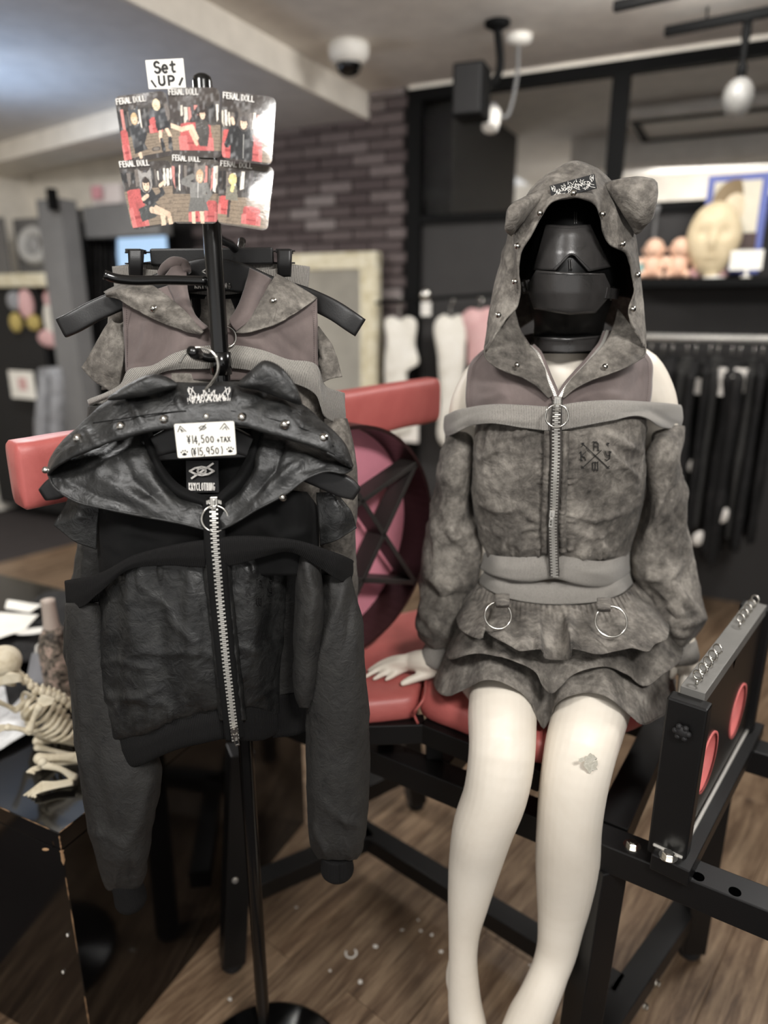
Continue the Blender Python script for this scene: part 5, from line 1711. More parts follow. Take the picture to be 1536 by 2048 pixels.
ribbon([[(a * .014, b * .009) for a, b in l] for l in [[(-1, 0), (-.4, .5), (.2, .55), (.8, .2), (1, 0), (.6, -.4), (0, -.55), (-.6, -.35), (-1, 0)], [(-.9, -1.1), (1.0, 1.1)]]], 0.0015, c, (1, 0, 0), (0, 0, 1), (0, -1, 0), 'eye_mark', M['white_ink'], hg2, 0.0008)

j2 = thing('hanging_jacket', 'grey suede hooded jacket with mauve vest hanging behind the black one', 'jacket', W(430, 1300, 1.05))
MV = M['mauve']
G = patch([[(246, 600, 1.05), (247, 640, 1.035), (249, 690, 1.03), (254, 760, 1.03)], [(310, 580, 1.04), (320, 650, 1.01), (330, 700, 1.005), (340, 760, 1.005)], [(368, 560, 1.05), (398, 640, 1.01), (430, 670, 1.0), (434, 760, 1.0)]], 36, 50)
G = folds(G, [([(300, 640), (290, 690), (270, 740)], 8, 0.004), ([(340, 660), (330, 700), (320, 735)], 9, -0.004), ([(400, 670), (370, 690), (340, 720)], 8, 0.003), ([(255, 740), (290, 735)], 7, .003)])
grid('vest_panel', wrinkle(G, 0.0008, 22, 5), MV, j2, thick=0.002)
G = patch([[(506, 560, 1.05), (478, 620, 1.01), (446, 670, 1.0), (440, 760, 1.0)], [(570, 580, 1.04), (560, 650, 1.01), (550, 700, 1.005), (545, 760, 1.005)], [(634, 598, 1.05), (635, 640, 1.035), (635, 690, 1.03), (637, 760, 1.03)]], 36, 50)
G = folds(G, [([(470, 670), (520, 690), (560, 720)], 9, 0.004), ([(540, 650), (580, 690), (620, 720)], 9, -0.003)])
grid('vest_panel', wrinkle(G, 0.0008, 22, 6), MV, j2, thick=0.002)
G = patch([[(300, 575, 1.07), (425, 590, 1.09), (570, 575, 1.07)], [(250, 680, 1.06), (425, 690, 1.095), (634, 680, 1.06)], [(254, 770, 1.06), (425, 780, 1.095), (637, 770, 1.06)]], 16, 30)
grid('vest_back', G, M['black_jersey'], j2, thick=0.002)
sb = MB()
for xx in (253, 628):
    stitch(sb, [(xx, 612), (xx + (2 if xx < 400 else 0), 735)], lambda x, y: W(x, y, 1.026), 4.0)
so = sb.build('edge_stitching', bpy.data.materials['mauve_thread'], j2); so['kind'] = 'stuff'
# hood flaps and collar
flap('hood_flap', [[(208, 585, 1.05), (222, 576, 1.05), (240, 569, 1.05), (270, 567, 1.045), (300, 570, 1.035), (330, 588, 1.02), (360, 613, 1.005), (408, 662, .99)],
                   [(212, 588, 1.03), (235, 582, 1.022), (262, 590, 1.015), (290, 602, 1.008), (320, 622, 1.0), (345, 636, .995), (370, 648, .99), (405, 666, .986)],
                   [(212, 592, 1.035), (242, 600, 1.025), (262, 614, 1.018), (280, 624, 1.012), (305, 637, 1.005), (333, 650, 1.0), (365, 660, .995), (402, 670, .99)]], SU, j2, 24, 70, 15)
flap('hood_flap', [[(552, 549, 1.05), (570, 558, 1.05), (595, 572, 1.05), (620, 586, 1.05), (634, 596, 1.045)],
                   [(536, 575, 1.025), (548, 588, 1.015), (565, 600, 1.012), (590, 612, 1.015), (612, 612, 1.022)],
                   [(512, 618, 1.005), (512, 630, 1.0), (530, 635, 1.0), (556, 640, 1.005), (590, 627, 1.012)],
                   [(470, 666, .992), (482, 667, .990), (500, 665, .99), (530, 656, .995), (571, 640, 1.004)]], SU, j2, 36, 60, 16)
flap('collar', [[(330, 552, 1.045), (345, 592, 1.03), (362, 630, 1.012), (404, 662, .992)], [(350, 530, 1.04), (364, 585, 1.018), (380, 632, 1.0), (410, 658, .986)], [(372, 528, 1.045), (376, 585, 1.024), (390, 630, 1.006), (416, 654, .99)]], MV, j2, 16, 50, 17, 0.0006)
tube('collar_roll', [W(322, 548, 1.06), W(335, 533, 1.05), W(352, 526, 1.045), W(368, 530, 1.045), W(374, 545, 1.04)], [0.006, 0.008, 0.009, 0.008, 0.006], MV, j2, 16, 30)
flap('collar', [[(500, 537, 1.045), (488, 580, 1.02), (472, 620, 1.003), (458, 640, .993)], [(520, 546, 1.035), (508, 590, 1.01), (490, 626, .998), (464, 652, .988)], [(543, 558, 1.045), (524, 606, 1.015), (505, 636, 1.0), (472, 662, .99)]], MV, j2, 16, 50, 18, 0.0006)
for x, y, Yk in ((307, 617, 1.0), (546, 602, 1.006)):
    p = W(x, y, Yk)
    stud(p, tocam(p), 0.0042, j2)
grid('pull_ring', torus(W(453, 674, .985), (0.6, -1, 0), 0.0135, 0.0014, 48, 8), M['chrome'], j2, True)
# knitted band
up = [(176, 800, 1.06), (215, 785, 1.035), (243, 768, 1.02), (256, 742, 1.012), (305, 732, 1.004), (350, 707, .998), (400, 694, .996), (460, 690, .996), (525, 701, .998), (575, 719, 1.004), (632, 730, 1.012), (650, 772, 1.022), (688, 786, 1.06)]
lo = [(180, 812, 1.06), (216, 796, 1.032), (246, 788, 1.016), (285, 772, 1.006), (320, 746, 1.0), (360, 738, .996), (400, 738, .994), (460, 736, .994), (525, 746, .996), (575, 762, 1.002), (632, 790, 1.008), (652, 836, 1.02), (690, 850, 1.06)]
md_ = [((a[0] + b[0]) / 2, (a[1] + b[1]) / 2, (a[2] + b[2]) / 2 - .006) for a, b in zip(up, lo)]
G = frontloft([up, md_, lo], [1.10] * 3, 20, 220)
grid('shoulder_band', G, M['rib_grey'], j2, True, thick=0.003)
# body, sleeves, corner flaps
rw = lambda y, xl, xr, d: [(xl, y, 1.055), (xl + 25, y, 1.03), (330, y + 4, 1.01 - d), (430, y + 6, 1.005 - d), (540, y + 4, 1.01 - d), (xr - 25, y, 1.03), (xr, y, 1.055)]
G = frontloft([rw(740, 262, 632, 0), rw(830, 240, 650, 0), rw(1000, 232, 655, 0), rw(1180, 235, 650, 0), rw(1240, 245, 640, -.01)], [1.10] * 5, 60)
G = wrinkle(G, 0.003, 12, 77, (1, 1, .5), True)
grid('body', G, SU, j2, True, thick=0.002)
def sleeve2(par, rows, seed, m, cuffp=None, cuffr=None, cm=None, amp=0.003, strokes=()):
    G = rowloft(rows, 110, 80, 2.1)
    if strokes:
        G = folds(G, strokes, True)
    G = wrinkle(G, amp, 12, seed, (1, 1, .55), True)
    G = wrinkle(G, amp * .4, 34, seed + 4, (1, 1, .7), True)
    o = grid('sleeve', G, m, par, True, True)
    if cuffp is not None:
        tube('cuff', cuffp, cuffr, cm, par, 40, 14)
    return o
sleeve2(j2, [(838, 652, 690, 1.06, .05), (870, 648, 700, 1.055, .06), (930, 645, 713, 1.05, .065), (1010, 642, 716, 1.05, .07), (1080, 642, 715, 1.05, .07), (1200, 640, 712, 1.05, .07), (1330, 645, 706, 1.05, .065), (1400, 655, 700, 1.05, .05)], 81, SU,
        [W(677, 1395, 1.05), W(678, 1450, 1.05)], 0.02, M['rib_grey'])
sleeve2(j2, [(812, 180, 225, 1.06, .05), (860, 176, 235, 1.055, .06), (950, 165, 235, 1.05, .065), (1040, 158, 235, 1.05, .07), (1110, 148, 235, 1.045, .07), (1200, 136, 230, 1.04, .07), (1290, 128, 220, 1.04, .065), (1340, 140, 205, 1.04, .05)], 83, M['black_matte'],
        [W(172, 1335, 1.04), W(172, 1390, 1.04)], 0.02, M['rib_black'])
flap('hood_corner', [[(226, 640, 1.06), (195, 685, 1.05), (163, 735, 1.045)], [(236, 648, 1.05), (215, 710, 1.035), (188, 762, 1.035)], [(250, 640, 1.06), (248, 715, 1.04), (236, 792, 1.04)]], SU, j2, 30, 40, 19, 0.003)
flap('hood_corner', [[(634, 655, 1.06), (662, 690, 1.05), (684, 754, 1.045)], [(634, 662, 1.05), (648, 710, 1.04), (662, 758, 1.04)], [(636, 668, 1.06), (638, 720, 1.045), (640, 768, 1.045)]], SU, j2, 30, 40, 20, 0.003)

# ------------------------------------------------------------------ the black jacket in front
BLK, BM, BJ, RBK = M['black_leather'], M['black_matte'], M['black_jersey'], M['rib_black']
hg1 = thing('clothes_hanger', 'black hanger with chrome hook and price card holding the black jacket', 'hanger', W(405, 880, .89))
hang_body(hg1, [(88, 988, -.012, .009), (104, 980, -.012, .0135), (160, 950, -.006, .013), (230, 920, 0, .013), (310, 893, 0, .014), (360, 876, 0, .018), (405, 868, 0, .021), (450, 876, 0, .018), (500, 893, 0, .014),
                (570, 925, 0, .013), (640, 955, -.006, .013), (698, 978, -.012, .0135), (714, 988, -.012, .009)], .892, M['hanger'])
beam('hanger_bar', W(305, 912, .892), W(503, 905, .892), 0.010, 0.012, M['hanger'], hg1, bevel=0.002)
tube('hook', [W(407, 850, .885), W(406, 800, .872), W(408, 785, .868), W(424, 764, .862), (W(436, 742, .858)), W(434, 718, .857), W(420, 701, .857), W(398, 695, .857), W(380, 700, .857), W(368, 711, .857), W(359, 726, .857)],
     0.0017, M['chrome'], hg1, 10, 70)

jb = thing('hanging_jacket', 'washed black leather hooded jacket with long silver zip at the front of the stand', 'jacket', W(430, 1500, .89))
# inside back of the collar and woven label
G = patch([[(285, 862, .905), (405, 850, .912), (525, 860, .905)], [(300, 930, .905), (405, 925, .92), (512, 925, .905)], [(340, 1000, .895), (410, 1010, .915), (490, 1000, .895)]], 20, 40)
grid('collar_back', G, BJ, jb, thick=0.002)
lc = W(405, 953, .890)
lab = MB().box(lc, np.array([0.0212, 0, 0]), np.array([0, 0.004, 0.0205]), np.array([0, 0.0006, 0])).build('woven_label', M['label_black'], jb, 0.0004)
eyeP = [[(-1, 0), (-.55, .42), (0, .58), (.55, .42), (1, 0), (.55, -.42), (0, -.58), (-.55, -.42), (-1, 0)], arc(0, 0, .34, .40, 0, 360, 13), [(-.85, -1.0), (.95, 1.05)]]
ribbon([[(a * .0155, b * .0092 + .0078) for a, b in l] for l in eyeP], 0.0024, lc + np.array([0, -.0022, 0]), (1, 0, 0), (0, 0.17, 0.985), (0, -1, 0), 'eye_mark', M['white_ink'], lab, 0.0007)
tp, wd_ = text('KRYCLOTHING', 0.0092, 0.26, 0.38)
ribbon([[(a - wd_ / 2, b - .0172) for a, b in l] for l in tp], 0.0011, lc + np.array([0, -.0022, 0]), (1, 0, 0), (0, 0.17, 0.985), (0, -1, 0), 'lettering', M['white_ink'], lab, 0.0007)
# collar strips
flap('collar', [[(276, 866, .898), (300, 930, .880), (338, 986, .868), (402, 1014, .858)], [(290, 862, .889), (312, 924, .870), (348, 976, .86), (412, 1006, .852)], [(303, 862, .9), (318, 918, .884), (354, 966, .872), (416, 998, .862)]], BJ, jb, 14, 50, 22, .0006)
flap('collar', [[(527, 860, .898), (512, 925, .880), (488, 972, .868), (442, 1012, .858)], [(518, 856, .889), (503, 918, .870), (478, 962, .86), (434, 1005, .852)], [(506, 856, .9), (496, 910, .884), (472, 952, .872), (430, 997, .862)]], BJ, jb, 14, 50, 23, .0006)
# vest
fr = lambda y, xl, xr, Yf: [(xl, y, .905), (xl + 14, y, .886), (300, y + 2, Yf + .004), (425, y + 4, Yf), (540, y, Yf + .004), (xr - 14, y, .886), (xr, y, .905)]
G = frontloft([fr(985, 215, 612, .872), fr(1020, 195, 634, .868), fr(1070, 192, 636, .862), (fr(1150, 200, 632, .862))], [.93] * 4, 40)
G = folds(G, [([(520, 1050), (560, 1075), (620, 1060)], 9, .003), ([(250, 1060), (330, 1075)], 8, .003)], True)
grid('vest', wrinkle(G, .001, 20, 30, closed=True), BJ, jb, True, thick=.002)
# hood: upper face with rivets
topc = [(97, 946, .884), (100, 925, .886), (125, 885, .89), (168, 846, .894), (215, 806, .896), (262, 786, .897), (345, 770, .897), (405, 767, .897), (475, 766, .897), (545, 785, .897), (600, 810, .896), (650, 850, .892), (688, 892, .887), (703, 933, .884)]
botc = [(96, 949, .872), (112, 934, .857), (136, 919, .851), (200, 891, .846), (278, 866, .846), (346, 855, .849), (405, 850, .851), (467, 849, .849), (510, 857, .846), (553, 870, .845), (600, 884, .845), (647, 900, .848), (684, 922, .857), (704, 937, .872)]
m1 = [(a[0] * .65 + b[0] * .35, a[1] * .65 + b[1] * .35, a[2] * .6 + b[2] * .4 - .010) for a, b in zip(topc, botc)]
m2 = [(a[0] * .3 + b[0] * .7, a[1] * .3 + b[1] * .7, a[2] * .3 + b[2] * .7 - .010) for a, b in zip(topc, botc)]
und = [(p[0], p[1] - 3, p[2] + .012) for p in botc]
bkc = [(400 + (p[0] - 400) * .97, p[1] + 12, p[2] + .02) for p in topc]
G = patch([bkc, topc, m1, m2, botc, und], 60, 200, (0, .5, 1.2, 2, 2.7, 3.1))
G = folds(G, [([(255, 800), (275, 825), (285, 845)], 8, .004), ([(300, 785), (330, 800)], 10, -.004), ([(355, 775), (362, 815)], 7, .004), ([(470, 772), (480, 800), (515, 800)], 8, .004), ([(490, 815), (540, 790)], 7, -.003),
              ([(600, 820), (610, 860)], 8, -.003), ([(175, 860), (190, 885)], 8, .003), ([(640, 860), (660, 895)], 8, .003), ([(560, 800), (585, 850)], 10, .003)])
grid('hood', wrinkle(G, .0016, 20, 33), BLK, jb, thick=.0025)
for pts in ([(186, 846), (243, 838), (300, 829), (345, 824), (372, 822)], [(462, 822), (520, 833), (590, 852), (640, 873), (668, 893)]):
    yy = lambda x: .853 + .006 * abs(x - 410) / 300
    tube('hood_seam', [W(x, y, .8525 if 330 < x < 480 else .8495 + .00001 * abs(x - 405)) for x, y in pts], .0009, BJ, jb, 6, 40)
# hood: lower face falling open round the collar
flap('hood_inner', [[(97, 949, .872), (106, 970, .86), (144, 999, .85), (209, 1017, .842), (295, 1034, .838), (372, 1049, .838), (414, 1060, .842)],
                     [(97, 948, .878), (132, 955, .868), (190, 972, .856), (250, 982, .85), (315, 1000, .846), (372, 1025, .846), (412, 1046, .845)],
                     [(98, 947, .884), (150, 925, .884), (215, 915, .872), (262, 920, .864), (310, 962, .862), (358, 1000, .856), (410, 1026, .850)],
                     [(98, 946, .888), (150, 910, .9), (215, 888, .898), (276, 866, .896), (302, 930, .882), (340, 986, .868), (406, 1012, .857)]], BLK, jb, 50, 110, 34, .0016,
     [([(285, 900), (305, 960), (345, 1010)], 10, .005), ([(240, 900), (265, 960), (320, 1010)], 12, -.005), ([(180, 930), (240, 980), (330, 1030)], 14, .004), ([(130, 960), (200, 995), (290, 1020)], 10, -.003)])
flap('hood_inner', [[(704, 938, .872), (690, 946, .862), (656, 942, .855), (613, 957, .848), (574, 986, .842), (510, 1021, .838), (467, 1047, .838), (440, 1060, .842)],
                     [(703, 937, .878), (680, 932, .868), (645, 928, .862), (600, 938, .854), (556, 970, .85), (508, 1002, .846), (468, 1028, .846), (440, 1046, .845)],
                     [(703, 936, .884), (660, 918, .884), (618, 908, .874), (575, 905, .868), (535, 930, .862), (505, 972, .858), (466, 1008, .852), (438, 1026, .85)],
                     [(702, 935, .888), (650, 905, .9), (590, 885, .9), (527, 860, .896), (514, 910, .884), (500, 950, .876), (474, 984, .866), (440, 1012, .857)]], BLK, jb, 50, 110, 35, .0016,
     [([(530, 880), (520, 940), (480, 1000)], 9, .005), ([(565, 890), (550, 940), (510, 990)], 9, -.006), ([(610, 915), (570, 950), (520, 1000)], 10, .005), ([(660, 930), (600, 945)], 7, -.003)])
edgeL = [W(x, y, Yk - .001) for x, y, Yk in [(97, 949, .872), (106, 970, .86), (144, 999, .85), (209, 1017, .842), (295, 1034, .838), (372, 1049, .838), (414, 1060, .842)]]
tube('hood_edge', edgeL, .0016, BLK, jb, 8, 80)
edgeR = [W(x, y, Yk - .001) for x, y, Yk in [(704, 938, .872), (690, 946, .862), (656, 942, .855), (613, 957, .848), (574, 986, .842), (510, 1021, .838), (467, 1047, .838), (440, 1060, .842)]]
tube('hood_edge', edgeR, .0016, BLK, jb, 8, 80)
# ears lying flat
pillow('ear', [(213, 798), (240, 778), (265, 763), (295, 750), (315, 748), (335, 754), (356, 770), (320, 786), (270, 796)], .872, .03, BLK, jb, seed=2)
pillow('ear', [(475, 768), (492, 750), (510, 733), (527, 721), (545, 724), (562, 734), (586, 762), (600, 790), (604, 808), (565, 798), (520, 782)], .868, .032, BLK, jb, seed=3)
for x, y, Yk in ((156, 877, .858), (243, 853, .8495), (329, 839, .8495), (414, 834, .853), (485, 835, .8495), (570, 849, .8465), (647, 876, .8515), (91, 940, .868), (566, 995, .838)):
    p = W(x, y, Yk - .001)
    stud(p, tocam(p) + np.array((-.5 if x < 100 else 0, 0, .1)), .0052 if y < 930 else .004, jb)
pc = W(418, 798, .868)
en = tocam(pc) + np.array([0, 0, .25]); en /= np.linalg.norm(en)
ex = np.array([1.0, 0, 0]); ey = np.cross(en, ex)
spiky_patch(jb, pc + en * .006, ex, ey, en, .055, .030, 8)
# corner flaps of the hood behind
flap('hood_corner', [[(140, 990, .905), (124, 1020, .90), (109, 1050, .895)], [(165, 1000, .89), (152, 1040, .885), (148, 1083, .885)], [(200, 1005, .9), (196, 1050, .892), (193, 1098, .892)]], BLK, jb, 26, 40, 36, .002)
flap('hood_corner', [[(634, 985, .9), (638, 1040, .89), (640, 1092, .892)], [(660, 985, .89), (676, 1020, .885), (676, 1080, .885)], [(676, 990, .905), (700, 1020, .9), (713, 1056, .9)]], BLK, jb, 26, 40, 37, .002)
# knitted band
up = [(131, 1163, .915), (152, 1161, .888), (200, 1148, .866), (270, 1112, .853), (340, 1093, .846), (420, 1080, .841), (470, 1074, .841), (540, 1076, .844), (600, 1084, .852), (650, 1100, .864), (688, 1114, .886), (705, 1122, .915)]
lo = [(135, 1214, .915), (158, 1216, .886), (196, 1188, .862), (255, 1140, .85), (330, 1130, .843), (420, 1134, .838), (470, 1129, .838), (525, 1113, .841), (575, 1102, .848), (640, 1135, .862), (686, 1164, .886), (703, 1168, .915)]
md_ = [((a[0] + b[0]) / 2, (a[1] + b[1]) / 2, (a[2] + b[2]) / 2 - .005) for a, b in zip(up, lo)]
inn = [(p[0], p[1] + 4, p[2] + .008) for p in up]
G = frontloft([inn, up, md_, lo], [.95] * 4, 22, 220, (0, .3, 1.2, 2.2))
grid('shoulder_band', G, RBK, jb, True, thick=.003)
# body
def brow(pts, Yf):
    x0, x1 = pts[0][0], pts[-1][0]
    out = []
    for x, y in pts:
        s = abs((x - (x0 + x1) / 2) / ((x1 - x0) / 2))
        out.append((x, y, Yf + (.905 - Yf) * s ** 4))
    return out
b0r = brow([(205, 1125), (215, 1122), (285, 1112), (360, 1118), (430, 1120), (500, 1112), (562, 1102), (572, 1100)], .856)
b1r = brow([(199, 1200), (210, 1198), (285, 1190), (360, 1190), (430, 1190), (500, 1184), (562, 1176), (571, 1175)], .846)
b2r = brow([(193, 1290), (205, 1290), (285, 1282), (360, 1278), (430, 1275), (500, 1270), (556, 1264), (566, 1262)], .840)
b3r = brow([(192, 1390), (204, 1390), (285, 1378), (360, 1362), (430, 1352), (500, 1348), (550, 1348), (560, 1348)], .838)
b4r = brow([(196, 1470), (208, 1468), (290, 1452), (350, 1425), (410, 1408), (465, 1400), (515, 1404), (556, 1412)], .842)
b5r = brow([(201, 1484), (212, 1482), (296, 1468), (352, 1440), (410, 1424), (465, 1416), (512, 1420), (554, 1428)], .852)
G = frontloft([b0r, b1r, b2r, b3r, b4r, b5r], [.93] * 6, 150, 300)
rnd = random.Random(6)
fs = []
for k in range(16):
    x = rnd.uniform(215, 560)
    if abs(x - 432) < 28: continue
    fs.append(([(x, 1130), (x + rnd.uniform(-6, 6), 1130 + rnd.uniform(20, 60))], rnd.uniform(4, 7), rnd.uniform(.001, .0025)))
for k in range(16):
    x = rnd.uniform(215, 550)
    y = 1475 - (x - 200) * .17
    fs.append(([(x, y), (x + rnd.uniform(-8, 8), y - rnd.uniform(20, 50))], rnd.uniform(4, 7), rnd.uniform(.001, .0025)))
fs += [([(270, 1130), (262, 1210), (270, 1290)], 16, .006), ([(320, 1130), (312, 1250), (330, 1400)], 22, -.007), ([(385, 1140), (380, 1260), (400, 1390)], 18, .006), ([(225, 1160), (215, 1280), (210, 1420)], 14, .005),
       ([(500, 1130), (510, 1250), (515, 1380)], 18, .005), ([(545, 1110), (550, 1200), (548, 1300)], 12, -.006), ([(195, 1330), (240, 1320), (300, 1340)], 8, .002), ([(200, 1400), (260, 1390), (330, 1410)], 9, .003),
       ([(330, 1310), (380, 1300), (430, 1310)], 9, .002), ([(460, 1290), (510, 1300), (555, 1290)], 8, .002), ([(215, 1440), (250, 1400), (320, 1380)], 8, .0025), ([(340, 1240), (370, 1260), (410, 1300)], 9, .002)]
G = folds(G, fs, True)
G = wrinkle(G, .0014, 22, 40, (1, 1, .9), True)
grid('body', G, M['black_leather'], jb, True, thick=.002)
BS2 = surf_of(G, .0022)
# hem
hu = brow([(203, 1480), (214, 1478), (296, 1464), (352, 1436), (410, 1420), (465, 1412), (512, 1416), (554, 1426)], .850)
hl = brow([(224, 1520), (242, 1534), (282, 1529), (322, 1510), (362, 1495), (410, 1484), (450, 1476), (500, 1480), (530, 1477), (554, 1464)], .852)
G = frontloft([hu, [(a[0] * .5 + b[0] * .5, a[1] * .5 + b[1] * .5, a[2] * .5 + b[2] * .5 - .006) for a, b in zip(cr(hu, 12), cr(hl, 12))], hl, [(p[0], p[1] - 4, p[2] + .01) for p in hl]], [.925] * 4, 24, 220, (0, 1, 2, 2.3))
grid('hem_band', G, RBK, jb, True, thick=.003)
flap('back_hem', [[(540, 1392, .915), (590, 1386, .92), (628, 1378, .915)], [(545, 1475, .915), (590, 1470, .92), (622, 1462, .915)]], RBK, jb, 12, 30, 41, .001)
flap('back_panel', [[(552, 1098, .918), (600, 1096, .922), (648, 1100, .918)], [(548, 1250, .918), (600, 1250, .922), (640, 1250, .918)], [(542, 1398, .918), (590, 1394, .922), (628, 1388, .918)]], BM, jb, 30, 24, 45, .001)
# side panel and sleeves
sleeve2(jb, [(1092, 598, 628, .885, .03), (1140, 594, 640, .882, .05), (1200, 594, 645, .88, .055), (1260, 590, 643, .88, .055), (1320, 588, 638, .88, .05), (1380, 590, 630, .882, .045), (1415, 600, 620, .885, .025)], 42, BM, amp=.002,
        strokes=[([(610, 1120), (628, 1190), (612, 1300)], 8, .004)])
sleeve2(jb, [(1150, 642, 703, .915, .06), (1180, 640, 709, .91, .065), (1230, 633, 721, .905, .07), (1290, 626, 728, .902, .078), (1360, 619, 733, .90, .085), (1440, 615, 736, .898, .09), (1520, 612, 736, .897, .09), (1590, 611, 735, .896, .09),
             (1650, 614, 732, .896, .084), (1688, 620, 726, .896, .072), (1707, 629, 721, .896, .058), (1718, 636, 714, .896, .046)], 43, BM, [W(674, 1705, .896), W(674, 1725, .896), W(675, 1744, .897), W(675, 1748, .897)], [.0245, .0250, .0240, .021], RBK, .0022,
        [([(690, 1170), (660, 1260), (640, 1340)], 10, .005), ([(705, 1200), (690, 1300)], 10, -.004), ([(640, 1600), (680, 1640), (720, 1650)], 10, .005), ([(650, 1690), (655, 1715)], 5, .004), ([(690, 1680), (700, 1715)], 6, .005), ([(670, 1620), (690, 1700)], 8, -.004), ([(625, 1650), (650, 1700)], 7, .004)])
sleeve2(jb, [(1206, 134, 196, .912, .055), (1225, 131, 206, .912, .062), (1330, 135, 228, .912, .07), (1400, 142, 256, .91, .075), (1470, 149, 292, .908, .08), (1530, 156, 319, .905, .086), (1600, 166, 316, .902, .09), (1660, 178, 304, .90, .086),
             (1710, 188, 299, .90, .078), (1745, 197, 294, .90, .066), (1770, 206, 284, .90, .05), (1782, 216, 268, .90, .036)], 44, BM, [W(250, 1752, .905), W(257, 1780, .906), W(264, 1806, .908), W(265, 1810, .908)], [.0225, .0235, .0225, .020], RBK, .0022,
        [([(150, 1300), (165, 1420), (170, 1560)], 9, .005), ([(180, 1480), (200, 1600), (220, 1700)], 14, -.004), ([(300, 1560), (280, 1640), (240, 1720)], 12, .004), ([(235, 1730), (230, 1775)], 6, .004), ([(260, 1720), (265, 1770)], 6, -.004), ([(180, 1660), (250, 1690)], 9, .003)])
# zip
def bodyY(px, py, lift=.0):
    return lift
zpts = [(427, 1003, .852), (428, 1040, .842), (430, 1085, .835), (434, 1130, .832), (439, 1190, .832), (446, 1260, .829), (453, 1330, .827), (460, 1390, .828), (466, 1440, .832), (471, 1478, .838)]
Q, S_, N_z = zipper(jb, [W(*p) for p in zpts], .0085, .026, BJ, .0027)
for dx in (-19, 19):
    pts = [(p[0] + dx, p[1], p[2] + .010) for p in zpts[3:-1]]
    G = patch([[(p[0] - 8, p[1], p[2] + .004) for p in pts], [(p[0], p[1], p[2] - .006) for p in pts], [(p[0] + 8, p[1], p[2] + .004) for p in pts]], 8, 120)
    grid('placket', wrinkle(G, .0006, 60, 9), BLK, jb, thick=.002)
slider(jb, W(428, 1004, .850), (0, -.05, -1), tocam(W(428, 1004, .85)), .9, .0162)
b = MB()
for k in range(-4, 5):
    b.box(W(428 + k * 3.4, 1000 + abs(k) * 1.2, .848), np.array([.0008, 0, 0]), np.array([0, 0, .0022]), np.array([0, .001, 0]))
o = b.build('collar_teeth', M['steel'], jb); o['kind'] = 'stuff'
slider(jb, W(469, 1462, .830), (.12, 0, -1), tocam(W(469, 1462, .83)), .85)
ec = W(519, 1184, .84)
def chest2(x, y):
    px, py = 519 + x / .00062, 1184 - y / .00062
    return BS2(px, py)
emblem(jb, ec, (1, 0, 0), (0, 0, 1), tocam(ec), .0150, M['thread_black'], chest2)

# ------------------------------------------------------------------ cards
def quad_surf(c):
    """bilinear map of unit (u right, v down) to a card with pixel+Y corners TL TR BR BL"""
    A = [W(*p) for p in c]
    return lambda u, v: (A[0] * (1 - u) + A[1] * u) * (1 - v) + (A[3] * (1 - u) + A[2] * u) * v

pr = thing('price_card', 'white handwritten price card with cat ears and paw prints on the black jacket', 'price card', W(411, 880, .835))
pcz = [(348, 848, .838), (468, 842, .838), (473, 909, .834), (356, 916, .834)]
S = quad_surf(pcz)
nrm = np.cross(S(1, 0) - S(0, 0), S(0, 1) - S(0, 0)); nrm /= np.linalg.norm(nrm)
if nrm[1] > 0: nrm = -nrm
def rounded(r, asp, n=6):
    o = []
    rx, ry = r, r / asp
    for cx, cy, a0 in ((1 - rx, ry, -90), (1 - rx, 1 - ry, 0), (rx, 1 - ry, 90), (rx, ry, 180)):
        for a in np.linspace(a0, a0 + 90, n):
            o.append((cx + rx * math.cos(math.radians(a)), cy + ry * math.sin(math.radians(a))))
    return o
V, F = shape_prism([S(u, v) for u, v in rounded(.03, .6)], -nrm * .0004, nrm * .0004)
mesh('card', V, F, M['paper'], pr, False)
asp = .6
def cw(polys, w, name, x0, y0, h, m=M['ink'], par=pr, S=S, asp=.6, nrm=nrm):
    """pen strokes given in letter units placed on the card: x0,y0 baseline in unit card coords"""
    sf = lambda x, y: S(x, 1 - y / asp)
    return ribbon(polys, w, (0, 0, 0), (1, 0, 0), (0, 1, 0), nrm, name, m, par, .0007, .0002, sf)
def line_(s, x0, y0, h, wf, gap, jit=.05, seed=1, slope=0):
    return text(s, h, wf, gap, x0, (1 - y0) * asp, slope, jit, seed)[0]
P = line_('y14,500', .19, .60, .135, .48, .22, seed=2) + line_('+TAX', .69, .60, .085, .6, .18, seed=3)
cw(P, .016, 'price_writing', 0, 0, 0)
P = line_('(y15,950)', .23, .95, .135, .48, .2, seed=4)
cw(P, .016, 'price_writing', 0, 0, 0)
P = [[(.05, .46), (.10, .56), (.19, .46)], [(.12, .45), (.10, .51), (.15, .46)], [(.76, .47), (.84, .57), (.91, .46)], [(.80, .46), (.85, .51), (.87, .45)],
     [(.41, .51), (.45, .54), (.49, .54), (.53, .51), (.49, .48), (.45, .48), (.41, .51)], [(.42, .46), (.53, .57)], [(.46, .51), (.49, .51)]]
cw(P, .013, 'cat_ears_and_eye', 0, 0, 0)
for cx, cy in ((.12, .075), (.90, .085)):
    P = [[(cx - .03, cy - .02), (cx, cy + .005), (cx + .03, cy - .02), (cx, cy - .03), (cx - .03, cy - .02)], [(cx - .02, cy - .02), (cx + .02, cy - .02)]]
    P += [[(cx + a, cy + b), (cx + a * 1.05, cy + b + .012)] for a, b in ((-.05, .015), (-.02, .04), (.018, .042), (.05, .018))]
    cw(P, .021, 'paw_print', 0, 0, 0)

